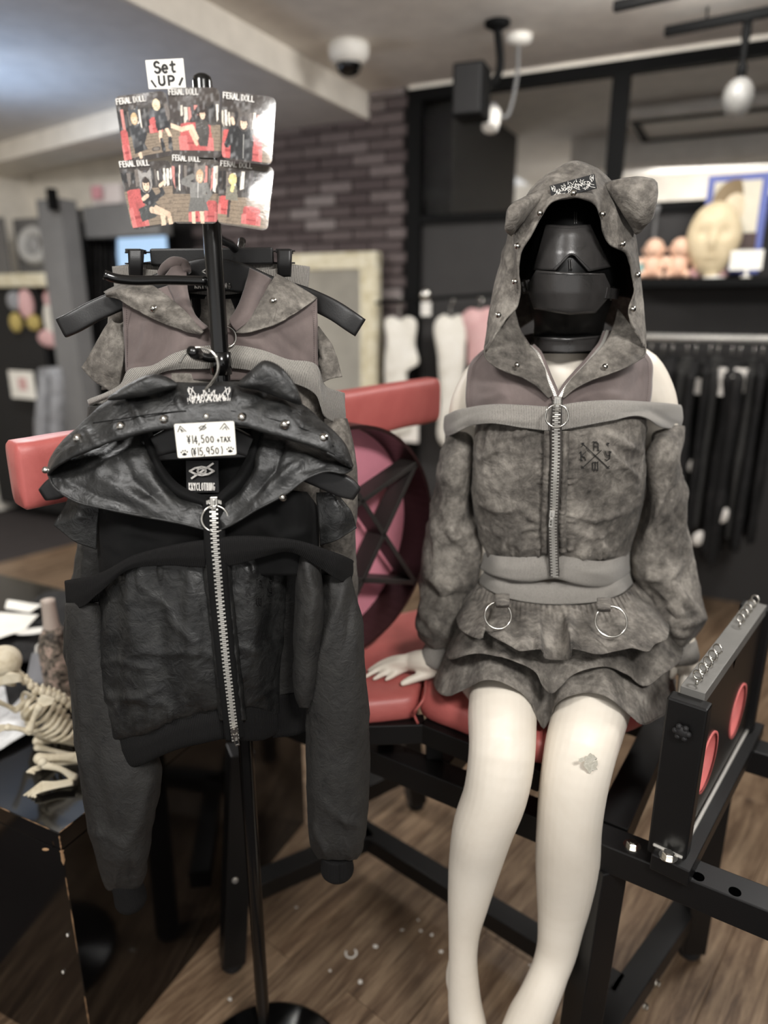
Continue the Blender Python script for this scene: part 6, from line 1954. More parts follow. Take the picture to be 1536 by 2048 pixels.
sg = thing('paper_sign', 'small white paper sign hand lettered Set UP above the photo cards', 'sign', W(331, 178, .95))
cz = [(291, 121, .952), (366, 117, .952), (372, 177, .948), (298, 178, .948)]
S2 = quad_surf(cz)
n2 = np.cross(S2(1, 0) - S2(0, 0), S2(0, 1) - S2(0, 0)); n2 /= np.linalg.norm(n2)
if n2[1] > 0: n2 = -n2
V, F = shape_prism([S2(u, v) for u, v in ((0, 0), (1, 0), (1, 1), (0, 1))], -n2 * .0003, n2 * .0003)
mesh('card', V, F, M['paper'], sg, False)
asp = .8
P = text('Set', .30, .62, .12, .20, .44)[0]
ribbon(P, .062, (0, 0, 0), (1, 0, 0), (0, 1, 0), n2, 'lettering', M['ink'], sg, .0007, .0002, lambda x, y: S2(x, 1 - y / .8))
P = text('UP', .24, .85, .25, .28, .10)[0] + [[(.10, .22), (.19, .06)], [(.93, .27), (.84, .10)]]
ribbon(P, .062, (0, 0, 0), (1, 0, 0), (0, 1, 0), n2, 'lettering', M['ink'], sg, .0007, .0002, lambda x, y: S2(x, 1 - y / .8))

# photo cards: flat print painted cell by cell
NX, NY = 84, 110
def lin3(c):
    return np.array(srgb(*c)[:3])
class Print:
    def __init__(self, bg):
        self.a = np.zeros((NY, NX, 3)) + lin3(bg)
        self.u, self.v = np.meshgrid((np.arange(NX) + .5) / NX, (np.arange(NY) + .5) / NY)
    def poly(self, pts, c, mix=1.0):
        u, v = self.u, self.v
        ins = np.zeros(u.shape, bool)
        n = len(pts)
        for i in range(n):
            x0, y0 = pts[i]; x1, y1 = pts[(i + 1) % n]
            cond = ((y0 > v) != (y1 > v)) & (u < (x1 - x0) * (v - y0) / (y1 - y0 + 1e-12) + x0)
            ins ^= cond
        self.a[ins] = self.a[ins] * (1 - mix) + lin3(c) * mix
        return self
    def ell(self, cx, cy, rx, ry, c):
        m = ((self.u - cx) / rx) ** 2 + ((self.v - cy) / ry) ** 2 < 1
        self.a[m] = lin3(c)
        return self
    def limb(self, pts, w, c):
        for (x0, y0), (x1, y1) in zip(pts[:-1], pts[1:]):
            dx, dy = x1 - x0, y1 - y0
            t = np.clip(((self.u - x0) * dx + (self.v - y0) * dy) / (dx * dx + dy * dy + 1e-9), 0, 1)
            m = np.hypot(self.u - x0 - t * dx, (self.v - y0 - t * dy)) < w
            self.a[m] = lin3(c)
        return self
    def shop(self, top, bot, floor, seed):
        """clothes rail backdrop and wooden floor"""
        r = random.Random(seed)
        self.poly([(0, top), (1, top), (1, bot), (0, bot)], (58, 52, 48))
        x = 0
        while x < 1:
            w = r.uniform(.025, .07)
            c = r.choice([(30, 27, 26), (34, 31, 30), (205, 196, 182), (226, 218, 206), (112, 104, 98), (196, 130, 122), (44, 40, 40), (80, 76, 78)])
            h = floor - top
            y0 = top + r.uniform(.03, .08)
            self.poly([(x, y0), (x + w, y0), (x + w + r.uniform(-.01, .02), top + h * r.uniform(.55, .95)), (x + r.uniform(-.02, .01), top + h * r.uniform(.55, .95))], c)
            x += w + r.uniform(0, .03)
        self.poly([(0, floor), (1, floor - .02), (1, bot), (0, bot)], (134, 118, 100))
        for k in range(7):
            y = floor + (bot - floor) * (k + .5) / 7
            self.limb([(0, y), (1, y - .03)], .004, (104, 90, 76))
        return self
    def chair(self, x0, x1, y0, y1):
        c, d, e = (186, 88, 86), (150, 60, 60), (206, 116, 112)
        w = x1 - x0
        self.poly([(x0 + .1 * w, y0 + .02), (x0 + .3 * w, y0), (x1 - .2 * w, y0), (x1 - .05 * w, y0 + .04), (x1, y1), (x0, y1)], c)
        self.poly([(x0, (y0 + y1) / 2), (x0 + .25 * w, (y0 + y1) / 2 - .02), (x0 + .28 * w, y1), (x0, y1)], e)
        self.poly([(x1 - .25 * w, (y0 + y1) / 2), (x1, (y0 + y1) / 2 + .02), (x1, y1), (x1 - .22 * w, y1)], e)
        for k in range(3):
            self.ell(x0 + w * (.35 + .15 * k), y0 + (y1 - y0) * .22, .008, .008, d)
        self.poly([(x0 + .25 * w, y1 - (y1 - y0) * .3), (x1 - .25 * w, y1 - (y1 - y0) * .3), (x1 - .25 * w, y1 - (y1 - y0) * .22), (x0 + .25 * w, y1 - (y1 - y0) * .22)], d)
        return self
SKN, BLKc, GRY, HAIR = (226, 196, 170), (32, 31, 33), (112, 110, 106), (48, 38, 34)
def person(p, hx, hy, s, hood=None, hair=HAIR, body=BLKc, skin=SKN):
    """small standing or sitting figure: hair, face, torso"""
    p.ell(hx, hy, .085 * s, .105 * s, hood or hair)
    if hood:
        p.poly([(hx - .08 * s, hy - .05 * s), (hx - .085 * s, hy - .15 * s), (hx - .02 * s, hy - .09 * s)], hood)
        p.poly([(hx + .08 * s, hy - .05 * s), (hx + .085 * s, hy - .15 * s), (hx + .02 * s, hy - .09 * s)], hood)
        p.ell(hx, hy + .02 * s, .06 * s, .08 * s, hair)
    p.ell(hx, hy + .025 * s, .045 * s, .06 * s, skin)
    p.ell(hx, hy - .018 * s, .045 * s, .025 * s, hair)
    for dx in (-.018, .018):
        p.ell(hx + dx * s, hy + .018 * s, .008 * s, .005 * s, (40, 30, 30))
    p.ell(hx, hy + .058 * s, .012 * s, .004 * s, (170, 80, 80))
    return p
photos = []
p = Print((52, 44, 40)).shop(.17, .93, .62, 1); p.chair(.0, .16, .5, .95); p.chair(.6, .84, .38, .62)
p.limb([(.33, .82), (.34, .93)], .035, SKN); p.poly([(.22, .66), (.42, .66), (.50, .84), (.24, .88)], BLKc); p.poly([(.20, .46), (.44, .44), (.45, .68), (.24, .70)], (44, 45, 48)); p.limb([(.40, .5), (.5, .62), (.44, .72)], .035, (40, 41, 44)); person(p, .33, .34, 1.15, (70, 72, 76), (200, 170, 130))
p.limb([(.80, .55), (.78, .72), (.80, .88)], .03, SKN); p.limb([(.90, .55), (.96, .7), (.93, .84)], .03, SKN); p.limb([(.79, .74), (.80, .90)], .034, BLKc); p.limb([(.95, .74), (.93, .88), (.98, .9)], .034, BLKc)
p.poly([(.72, .46), (.95, .44), (1.0, .56), (.74, .6)], BLKc); p.poly([(.70, .28), (.94, .26), (.95, .46), (.74, .48)], (52, 53, 56)); p.limb([(.72, .32), (.62, .38), (.72, .26)], .032, (46, 46, 50)); person(p, .79, .2, .85, None, (226, 205, 170))
p.ell(.66, .86, .085, .035, (70, 64, 60)); p.ell(.66, .86, .06, .024, (120, 110, 100)); photos.append(p)
p = Print((58, 50, 45)).shop(.2, .9, .55, 2); p.poly([(0, .2), (.22, .2), (.22, .6), (0, .6)], (56, 48, 44)); p.poly([(0, .9), (1, .9), (1, 1), (0, 1)], (58, 50, 45)); p.chair(.14, .84, .50, .90)
p.poly([(.52, .42), (.74, .40), (.78, .62), (.72, .84), (.56, .84), (.50, .66)], (70, 66, 62)); p.limb([(.56, .46), (.5, .38), (.60, .30)], .04, (50, 47, 46)); p.limb([(.74, .44), (.84, .42), (.78, .30)], .04, (50, 47, 46)); person(p, .66, .36, 1.1)
p.limb([(.52, .72), (.44, .56), (.22, .60), (.0, .54)], .035, SKN); p.limb([(.50, .80), (.40, .62)], .035, (214, 182, 156)); photos.append(p)
p = Print((52, 45, 41)).shop(.24, .97, .6, 3); p.chair(.0, .24, .56, .97); p.chair(.5, .8, .62, .97)
p.poly([(.18, .58), (.34, .48), (.52, .50), (.62, .66), (.60, .97), (.16, .97)], (30, 30, 32)); p.limb([(.2, .68), (.1, .78), (.22, .5)], .05, (36, 36, 38)); p.limb([(.22, .46), (.2, .4)], .03, SKN); person(p, .42, .42, 1.4, (88, 82, 78)); p.limb([(.42, .62), (.42, .95)], .008, (180, 178, 172)); photos.append(p)
p = Print((52, 45, 41)).shop(.08, .97, .42, 4); p.chair(.02, .40, .40, .97); p.poly([(.24, .7), (.6, .62), (.76, .75), (.56, .86), (.26, .9)], (66, 68, 66)); p.poly([(.34, .42), (.58, .40), (.70, .6), (.5, .68), (.36, .62)], (38, 38, 40))
p.limb([(.52, .74), (.74, .80), (.72, .98)], .05, SKN); p.limb([(.62, .72), (.86, .84), (.88, .98)], .045, (216, 186, 160)); p.limb([(.66, .56), (.80, .50), (.76, .4)], .035, (42, 42, 44)); p.limb([(.76, .38), (.84, .34)], .03, SKN); p.limb([(.48, .52), (.38, .56)], .032, SKN); person(p, .48, .32, 1.5, (150, 146, 142)); photos.append(p)
p = Print((70, 64, 58)).shop(.06, .97, .55, 5); p.chair(.34, .64, .72, .97); p.chair(.7, 1.0, .64, .97); p.limb([(.46, .78), (.46, .97)], .045, SKN); p.limb([(.64, .78), (.66, .97)], .045, SKN); p.poly([(.40, .6), (.72, .6), (.80, .8), (.34, .82)], (104, 102, 98))
p.poly([(.38, .36), (.74, .36), (.74, .60), (.40, .60)], (128, 126, 122)); p.limb([(.40, .4), (.24, .36), (.44, .28)], .05, (116, 114, 110)); p.limb([(.74, .4), (.82, .54), (.74, .62)], .045, (116, 114, 110)); person(p, .60, .24, 1.35, (124, 118, 112), (190, 160, 130)); p.limb([(.57, .36), (.57, .6)], .006, (220, 216, 210)); photos.append(p)
p = Print((92, 84, 76)).shop(.08, .97, .55, 6); p.chair(.0, .22, .54, .84); p.chair(.46, .84, .66, .95); p.limb([(.22, .62), (.2, .86)], .025, (60, 50, 48)); p.poly([(.16, .38), (.34, .36), (.38, .6), (.14, .6)], (120, 116, 104)); person(p, .26, .26, .9, None, (220, 200, 140)); p.limb([(.27, .28), (.26, .44)], .03, (224, 204, 140)); photos.append(p)
quads = [[(229, 193), (331, 181), (351, 309), (250, 329)], [(334, 175), (438, 175), (444, 316), (348, 314)], [(443, 180), (552, 195), (543, 331), (444, 318)],
         [(237, 327), (341, 320), (353, 447), (265, 460)], [(343, 315), (439, 320), (435, 447), (348, 447)], [(438, 325), (548, 334), (535, 462), (435, 447)]]
plabels = ['two girls in black beside a clothes rail, top left', 'a girl lounging in a red armchair, top middle', 'a girl in a black cat ear hood, top right',
           'a girl waving with one hand, bottom left', 'a girl standing in grey skirt and hood, bottom middle', 'a blonde girl under a bright glare, bottom right']
prn = np.random.RandomState(3).rand(NY, NX)
prn = (prn + np.roll(prn, 1, 0) + np.roll(prn, 1, 1)) / 3
uu_, vv_ = np.meshgrid(np.arange(NX), np.arange(NY))
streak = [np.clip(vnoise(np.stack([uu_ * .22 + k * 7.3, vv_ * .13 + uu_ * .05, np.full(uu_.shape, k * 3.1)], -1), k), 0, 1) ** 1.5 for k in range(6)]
pmat = vcol_mat('laminated_print', .22, .8, .12)
edge_m = plain('clear_laminate_edge', srgb(190, 184, 176), .2)
for k, (q, pt) in enumerate(zip(quads, photos)):
    row = k // 3
    Yb = (.9415, .9375, .9405)[k % 3] + (.004 if row else 0)
    tilt = (0.006, 0.004, -.020, .004, .002, -.027)[k]
    dz = (-.003, .0, .005, -.004, 0, .0055)[k]
    c = [(q[0][0], q[0][1], Yb - dz), (q[1][0], q[1][1], Yb + dz), (q[2][0], q[2][1], Yb + dz + tilt * .5), (q[3][0], q[3][1], Yb - dz + tilt * .5)]
    Sx = quad_surf(c)
    nx = np.cross(Sx(1, 0) - Sx(0, 0), Sx(0, 1) - Sx(0, 0)); nx /= np.linalg.norm(nx)
    if nx[1] > 0: nx = -nx
    t = thing('photo_card', 'laminated photo card showing ' + plabels[k], 'photo card', Sx(.5, 1), 'laminated photo cards on the stand')
    V, F = shape_prism([Sx(u, v) for u, v in rounded(.12, 1.32, 7)], -nx * .0006, nx * .0)
    back = mesh('laminate', V, F, edge_m, t, False)
    # printed face
    us, vs = np.linspace(0, 1, NX + 1), np.linspace(0, 1, NY + 1)
    Vv = np.array([[Sx(u, v) + nx * (.0004 + .0030 * math.sin(u * 3.1) * math.sin(v * 3.1)) for u in us] for v in vs]).reshape(-1, 3)
    F, cols = [], []
    r_, ra = .115, .115 / 1.32
    for j in range(NY):
        for i in range(NX):
            u, v = (i + .5) / NX, (j + .5) / NY
            du, dv = max(r_ - u, u - 1 + r_, 0) / r_, max(ra - v, v - 1 + ra, 0) / ra
            if du * du + dv * dv > 1:
                continue
            a = j * (NX + 1) + i
            F.append((a, a + 1, a + NX + 2, a + NX + 1)); c_ = pt.a[j, i] * (0.78 + 0.5 * prn[j, i])
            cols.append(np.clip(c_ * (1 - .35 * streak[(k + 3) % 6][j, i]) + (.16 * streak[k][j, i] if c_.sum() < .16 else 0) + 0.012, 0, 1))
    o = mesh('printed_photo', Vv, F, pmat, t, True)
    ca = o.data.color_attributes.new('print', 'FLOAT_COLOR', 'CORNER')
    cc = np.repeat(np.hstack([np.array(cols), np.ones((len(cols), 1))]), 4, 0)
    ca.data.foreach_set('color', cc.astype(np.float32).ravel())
    P = text('FERAL DOLL', .105, .52, .12, .03, .0)[0]
    top_v = (.125, .105, .12, .06, .045, .06)[k]
    fx = lambda x, y, Sx=Sx, top_v=top_v: Sx(x, top_v - y / 1.32)
    ribbon(P, .017, (0, 0, 0), (1, 0, 0), (0, 1, 0), nx, 'title', M['white_ink'], t, .0024, .0002, fx)

# ------------------------------------------------------------------ things along the back wall
def rect(name, x0, y0, x1, y1, Y, depth, m, parent=None, bevel=0.0, d=None):
    """upright box whose front shows at the pixel rectangle, turned with the room"""
    if d is None:
        a, b = W(x0, (y0 + y1) / 2, Y), W(x1, (y0 + y1) / 2, Y)
        c = (a + b) / 2
        hw = np.linalg.norm(b - a) / 2 / (RU[0] + 0.2 * 0)
        z1, z0 = W((x0 + x1) / 2, y0, Y)[2], W((x0 + x1) / 2, y1, Y)[2]
    else:
        a, b = on_wall(x0, (y0 + y1) / 2, d), on_wall(x1, (y0 + y1) / 2, d)
        c = (a + b) / 2
        hw = np.linalg.norm((b - a)[:2]) / 2
        z1, z0 = on_wall((x0 + x1) / 2, y0, d)[2], on_wall((x0 + x1) / 2, y1, d)[2]
    c = c + RV * depth / 2
    c[2] = (z0 + z1) / 2
    return MB().box(c, RU * hw, RV * depth / 2, UZ * (z1 - z0) / 2).build(name, m, parent, bevel)

# wall shelf and what stands on it
sA = wall_sz(1236, 560, .30)[0]
zs = on_wall(1400, 556, .30)[2]
shf = wbox('wall_shelf', sA, 3.9, zs - .035, zs, 0, .30, M['frame_black'], None, .003)
tag(shf, 'long black wall shelf carrying the dolls and the rubber face', 'shelf')
bx = thing('boxed_doll', 'blue bordered display box with a doll picture behind the rubber face', 'box', on_wall(1466, 545, .14))
rect('box_body', 1406, 348, 1530, 548, 0, .07, plain('blue_box_card', srgb(92, 104, 170), .5), bx, .004, .16)
rect('window_panel', 1422, 362, 1516, 500, 0, .004, plain('cream_box_card', srgb(214, 206, 186), .5), bx, 0, .166)
G = blob(on_wall(1470, 410, .168), (.095, .012, .10)); grid('printed_hair', G, plain('brown_print', srgb(132, 112, 82), .6), bx, True)
G = blob(on_wall(1470, 415, .172), (.055, .014, .062)); grid('printed_face', G, plain('cream_print', srgb(224, 206, 176), .6), bx, True)
rect('printed_band', 1440, 466, 1512, 498, 0, .004, plain('dark_print', srgb(74, 56, 52), .6), bx, 0, .170)
fc = thing('rubber_face', 'large pale rubber face mask propped upright on the shelf', 'mask', on_wall(1427, 548, .22))
c = on_wall(1427, 480, .22)
nu, nc = 40, 60
t = np.linspace(-np.pi / 2, np.pi / 2, nu); a = np.linspace(0, 2 * np.pi, nc, endpoint=False)
P = np.stack([np.cos(t)[:, None] * np.cos(a), np.cos(t)[:, None] * np.sin(a), np.repeat(np.sin(t)[:, None], nc, 1)], -1)
x, y, z = P[..., 0], P[..., 1], P[..., 2]
g = lambda cx, cz, sx, sz: np.exp(-(((x - cx) / sx) ** 2 + ((z - cz) / sz) ** 2)) * (y < 0)
rel = .35 * g(0, -.05, .13, .28) - .22 * g(-.36, .15, .2, .12) - .22 * g(.36, .15, .2, .12) + .12 * g(0, -.5, .25, .06) - .12 * g(0, -.56, .28, .03) + .1 * g(0, .5, .5, .2)
x2 = x * (1 - .22 * np.clip(-z, 0, 1))
fr_, uu = -RV, RU
V = c + (x2 * .108)[..., None] * uu + ((-(y) * .055) + rel * .055)[..., None] * fr_ + (z * .150)[..., None] * UZ
grid('face', V, M['mask_skin'], fc, True, True)
c2 = on_wall(1427, 549, .22)
grid('stand', lathe([(.045, .0), (.045, .006), (.014, .01), (.012, .04), (.0002, .04)], np.array([c2[0], c2[1], zs]), UZ, 20), M['white'], fc, True)
for k, xx in enumerate((1304, 1356)):
    c = on_wall(xx, 545, .20); c[2] = zs
    dl = thing('baby_doll', ('left' if k == 0 else 'right') + ' one of two small bald pink baby dolls on the shelf', 'doll', c, 'baby dolls on the shelf')
    grid('head', blob(c + UZ * .125, (.042, .04, .046)), M['doll'], dl, True)
    grid('body', blob(c + UZ * .055, (.04, .032, .052)), M['doll'], dl, True)
    for s_ in (-1, 1):
        tube('arm', [c + RU * s_ * .034 + UZ * .085, c + RU * s_ * .062 + UZ * .07 - RV * .01, c + RU * s_ * .068 + UZ * .04 - RV * .03], [.014, .013, .01], M['doll'], dl, 10, 12)
        tube('leg', [c + RU * s_ * .022 + UZ * .022, c + RU * s_ * .034 + UZ * .02 - RV * .04, c + RU * s_ * .04 + UZ * .014 - RV * .07], [.018, .016, .012], M['doll'], dl, 10, 12)
        grid('ear', blob(c + RU * s_ * .043 + UZ * .122, (.006, .008, .011)), M['doll'], dl, True)
    grid('nose', blob(c + UZ * .12 - RV * .042, (.007, .007, .006)), M['doll'], dl, True)
pg = thing('shelf_sign', 'small white card sign on a foot at the right of the shelf', 'sign', on_wall(1492, 552, .26))
rect('card', 1460, 500, 1526, 540, 0, .003, M['paper'], pg, 0, .26)
c = on_wall(1492, 549, .26); c[2] = zs
grid('foot', lathe([(.02, 0), (.02, .004), (.006, .008), (.006, .03), (.0002, .03)], c, UZ, 14), M['white'], pg, True)
for xx, m_, lab_, r_ in ((1392, M['pink_cloth'], 'small pink bow shaped toy left of the rubber face', .030), (1446, M['pink_cloth'], 'small pink round toy right of the rubber face', .022), (1277, plain('teal_plastic', srgb(110, 176, 178), .5), 'small teal toy half hidden behind the cat ear hood', .034)):
    c = on_wall(xx, 545, .20); c[2] = zs
    ty = thing('small_toy', lab_, 'toy', c)
    grid('body', blob(c + UZ * r_ * .8, (r_, r_ * .7, r_ * .8)), m_, ty, True)
    grid('head', blob(c + UZ * r_ * 1.75, (r_ * .6, r_ * .6, r_ * .55)), m_, ty, True)
c = on_wall(1300, 552, .12); c[2] = zs
rd = tag(mesh('thin_rod', *(lambda G: (G.reshape(-1, 3), [(i * 10 + j, i * 10 + (j + 1) % 10, (i + 1) * 10 + (j + 1) % 10, (i + 1) * 10 + j) for i in range(G.shape[0] - 1) for j in range(10)]))(lathe([(.012, 0), (.012, .004), (.006, .008), (.006, .28), (.014, .29), (.014, .31), (.0002, .32)], c, UZ, 10)), M['grey_post']), 'thin grey rod standing on the shelf behind the baby dolls', 'rod')

# clothes rail with black garments
zr_ = on_wall(1400, 676, .30)[2]
rl_ = thing('clothes_rail', 'long metal clothes rail below the wall shelf', 'rail', wall_pt(sA, .3, zr_))
tube('rail_tube', [wall_pt(sA - .25, .30, zr_), wall_pt(3.9, .30, zr_)], .016, M['steel'], rl_, 14)
for s_ in (sA + .02, 2.6, 3.6):
    tube('bracket', [wall_pt(s_, .30, zr_), wall_pt(s_, .0, zr_ + .0)], .009, M['frame_black'], rl_, 8)
rnd = random.Random(21)
ss = [wall_sz(x, 720, .30)[0] for x in (1300, 1324, 1343, 1372, 1390, 1418, 1434, 1462, 1478, 1505, 1523, 1550)]
gl_ = ['first', 'second', 'third', 'fourth', 'fifth', 'sixth', 'seventh', 'eighth', 'ninth', 'tenth', 'eleventh', 'twelfth']
tagm = plain('white_tag_card', srgb(228, 222, 214), .6)
for k, s_ in enumerate(ss):
    base_ = wall_pt(s_, .30, zr_)
    L = rnd.uniform(.78, 1.0)
    gt = thing('black_garment', gl_[k] + ' black garment from the left on the rail below the shelf', 'garment', base_ - UZ * L, 'black garments on the rail')
    rows = []
    wmax = rnd.uniform(.15, .23)
    fq_, rk_ = rnd.choice((2, 3, 4)), rnd.uniform(.5, .95)
    for q, (fz, fw, ft) in enumerate(((.09, .03, .012), (.11, .10, .022), (.15, .9, .04), (.2, 1.0, .045), (.45, .92, .045), (.8, .98, .05), (1.0, 1.02, .045), (1.0, .9, .02))):
        aa = np.linspace(0, 2 * np.pi, 36, endpoint=False)
        cc = base_ - UZ * (L * fz)
        rows.append(cc + RV * (np.cos(aa) * wmax * fw)[:, None] + RU * (np.sin(aa) * ft * rk_ * (1 + .3 * np.cos(fq_ * aa + k) + .2 * np.cos((fq_ + 3) * aa + 2 * k)))[:, None])
    G = crp(np.array(rows), range(len(rows)), 44)
    G = wrinkle(G, .006, 9, 100 + k, (1, 1, .35), True)
    grid('cloth', G, M['black_cloth'] if k % 3 else M['black_matte'], gt, True, True)
    tube('hook', [base_ - UZ * .085, base_ - UZ * .03 + RV * .0, base_ - UZ * .012 + RV * .02, base_ + UZ * .018, base_ - UZ * .004 - RV * .02], .002, M['chrome'], gt, 6, 20)
    if k in (1, 4, 5, 7, 8, 9, 10):
        w_, h_ = rnd.uniform(.022, .034), rnd.uniform(.03, .05)
        c = base_ - UZ * rnd.uniform(.13, .2) - RV * (wmax * .72) - RU * .035
        MB().box(c, RU * .8 * w_ - RV * .4 * w_, RV * .0015 + RU * .0008, UZ * h_).build('price_tag', tagm, gt)
    if k in (3, 6, 7, 9):
        c = base_ - UZ * {3: .50, 6: .52, 7: .84, 9: .72}[k] - RV * (wmax * .95) - RU * .03
        grid('white_badge', blob(c, (.028, .010, .034), Matrix.Rotation(.5, 3, 'Y')), tagm, gt, True)

# white and pink garments hanging on the wall grid
def wpil(name, outline, d, depth, m, par, seed):
    O = cr(np.array([(x, y, 0) for x, y in outline]), 70, True)[:, :2]
    c = O.mean(0)
    rings = []
    ks = [0.02, .3, .6, .85, .96, 1.0, .96, .85, .6, .3, .02]
    for i, k in enumerate(ks):
        off_ = depth / 2 * math.sqrt(max(0, 1 - k ** 3)) * (1 if i < 5 else -1)
        rings.append([on_wall(*(c + (p - c) * k), d + off_) for p in O])
    G = np.array(rings)
    G = G - RV * (0.010 * vnoise(G * np.array([14, 14, 5]), seed))[..., None]
    return grid(name, G, m, par, True, True)
for x0, m_, lab_, pts in ((800, M['white_cloth'], 'white hanging garment beside the cream mirror frame', [(772, 636), (786, 632), (800, 640), (814, 632), (828, 636), (830, 690), (835, 730), (822, 735), (820, 800), (818, 870), (775, 870), (770, 800), (768, 720), (772, 680)]),
                          (902, M['white_cloth'], 'white hanging garment left of the pink one', [(880, 632), (890, 628), (902, 636), (914, 628), (926, 632), (930, 700), (926, 760), (918, 840), (905, 900), (884, 890), (880, 800), (876, 720)]),
                          (960, M['pink_cloth'], 'pink and white hanging garment nearest the hooded mannequin', [(928, 625), (944, 616), (960, 620), (976, 614), (992, 625), (996, 700), (984, 740), (940, 735), (934, 690)])):
    c = on_wall(x0, 600, .2)
    t = thing('hanging_garment', lab_, 'garment', on_wall(x0, 870, .2))
    wpil('cloth', pts, .2, .06, m_, t, x0)
    tube('hook', [on_wall(x0, 636, .2), on_wall(x0, 612, .2), on_wall(x0 + 5, 602, .2), on_wall(x0, 594, .2), on_wall(x0 - 5, 600, .2)], .003, M['chrome'], t, 8, 20)
wg = thing('wire_rail', 'thin black rail on the wall behind the white garments', 'rail', on_wall(880, 598, .2))
tube('rail_tube', [on_wall(752, 606, .2), on_wall(1000, 588, .2)], .010, M['frame_black'], wg, 10)
for xx in (770, 990):
    p = on_wall(xx, 603, .2)
    tube('bracket', [p, p + RV * .2], .008, M['frame_black'], wg, 8)
cl = thing('metal_clip', 'shiny metal clip on the black rail between white garments', 'clip', on_wall(852, 630, .21))
grid('clip_top', blob(on_wall(852, 590, .22), (.028, .02, .03)), M['chrome'], cl, True)
rect('clip_tag', 842, 604, 861, 632, 0, .01, M['white'], cl, .002, .22)
lt_ = thing('white_label', 'white label hanging in the dark below the padded bar', 'label', on_wall(817, 885, .2))
rect('label_card', 798, 845, 836, 884, 0, .01, tagm, lt_, .003, .2)

# framed mirror
mr_ = thing('standing_mirror', 'tall mirror with a cream ornate frame against the brick wall', 'mirror', on_wall(680, 900, .1))
s0, s1_ = wall_sz(598, 560, .1)[0], wall_sz(757, 560, .1)[0]
zt_ = on_wall(680, 506, .1)[2]
fw = .085
wbox('frame_side', s1_ - fw, s1_, .05, zt_, .06, .12, M['cream'], mr_, .008)
wbox('frame_side', s0 - .1, s0 - .1 + fw, .05, zt_, .06, .12, M['cream'], mr_, .008)
wbox('frame_top', s0 - .1, s1_, zt_ - fw, zt_ + .002, .055, .125, M['cream'], mr_, .008)
wbox('frame_bottom', s0 - .1, s1_, .05, .05 + fw, .055, .125, M['cream'], mr_, .008)
wbox('frame_bead', s1_ - fw - .012, s1_ - fw + .008, .1, zt_ - fw, .10, .135, M['cream'], mr_, .004)
wbox('mirror_glass', s0, s1_ - fw + .01, .1, zt_ - fw + .01, .075, .085, plain('mirror_silver', srgb(244, 244, 240), .04, 1.0), mr_)

# ------------------------------------------------------------------ ceiling fittings
c = WZ(697, 88, ZC)
dc = thing('dome_camera', 'white dome security camera on the ceiling beside the pale beam', 'camera', c - UZ * .1)
grid('housing', lathe([(.0002, 0), (.085, 0), (.088, .02), (.084, .05), (.062, .075), (.0002, .078)], c, -UZ, 32), M['white'], dc, True)
grid('dome', lathe([(.056, .07), (.054, .09), (.042, .108), (.022, .120), (.0002, .124)], c, -UZ, 28), M['lacquer'], dc, True)
spk = thing('ceiling_speaker', 'black box speaker hung from the ceiling on a bracket', 'speaker', W(945, 240, 3.1))
a_, b_2 = W(912, 185, 3.1), W(975, 185, 3.1)
cc = (a_ + b_2) / 2
ux = np.array([.93, -.36, 0]); vx = np.array([.36, .93, 0])
zt1, zb1_ = W(945, 132, 3.1)[2], W(945, 240, 3.1)[2]
hw_ = np.linalg.norm(b_2 - a_) / 2
MB().box(np.array([cc[0], cc[1], (zt1 + zb1_) / 2]), ux * hw_, vx * .07, UZ * (zt1 - zb1_) / 2).build('cabinet', M['frame_black'], spk, .01)
MB().box(np.array([cc[0], cc[1], (zt1 + zb1_) / 2]) - vx * .072, ux * hw_ * .86, vx * .004, UZ * (zt1 - zb1_) / 2 * .9).build('grille', plain('speaker_mesh', srgb(30, 29, 29), .7, grain=300, gb=.6), spk, .004)
k0 = W(992, 118, 3.15); k0[2] = ZC
tube('bracket_pole', [k0, k0 - UZ * .20, k0 - UZ * .24 - ux * .06], .016, M['frame_black'], spk, 12, 20)
grid('ceiling_plate', lathe([(.0002, 0), (.05, 0), (.05, .014), (.02, .03), (.0002, .03)], k0, -UZ, 20), M['frame_black'], spk, True)
c = W(984, 236, 3.2)
sc_ = thing('small_camera', 'small white bullet camera below the black speaker', 'camera', c)
k1 = W(1036, 96, 3.3); k1[2] = ZC
grid('base', lathe([(.0002, 0), (.055, 0), (.055, .02), (.03, .035), (.0002, .036)], k1, -UZ, 20), M['white'], sc_, True)
tube('stem', [k1, k1 - UZ * .16, (k1 - UZ * .3) * .5 + c * .5 + UZ * .0, c + UZ * .05, c], .008, M['grey_post'], sc_, 8, 24)
grid('head', lathe([(.0002, -.03), (.032, -.03), (.036, .0), (.034, .05), (.024, .055), (.0002, .055)], c, (-.2, -.5, -.8), 20), M['white'], sc_, True)
zt = 2.42
tk = thing('track_light', 'black ceiling track with a hanging round lamp at the right', 'track light', WZ(1430, 42, zt))
beam('track', WZ(1330, 64, zt), WZ(1640, 4, zt), .035, .03, M['frame_black'], tk)
for xx in (1412,):
    p = WZ(xx, 48, zt); tube('rod', [p, p + UZ * (ZC - zt)], .004, M['frame_black'], tk, 8)
lp_ = WZ(1497, 32, zt)
grid('lamp_holder', lathe([(.0002, 0), (.016, 0), (.017, .06), (.012, .09), (.008, .14), (.018, .16), (.018, .2), (.0002, .2)], lp_, -UZ, 16), M['frame_black'], tk, True)
lampm = plain('frosted_bulb', srgb(128, 126, 122), .3)
grid('bulb', blob(lp_ - UZ * .262, (.055, .055, .068)), lampm, tk, True)
t2_ = beam('ceiling_track', WZ(1228, 14, zt), WZ(1360, -16, zt), .03, .03, M['frame_black'])
tag(t2_, 'short black ceiling track at the top edge of the view', 'track')

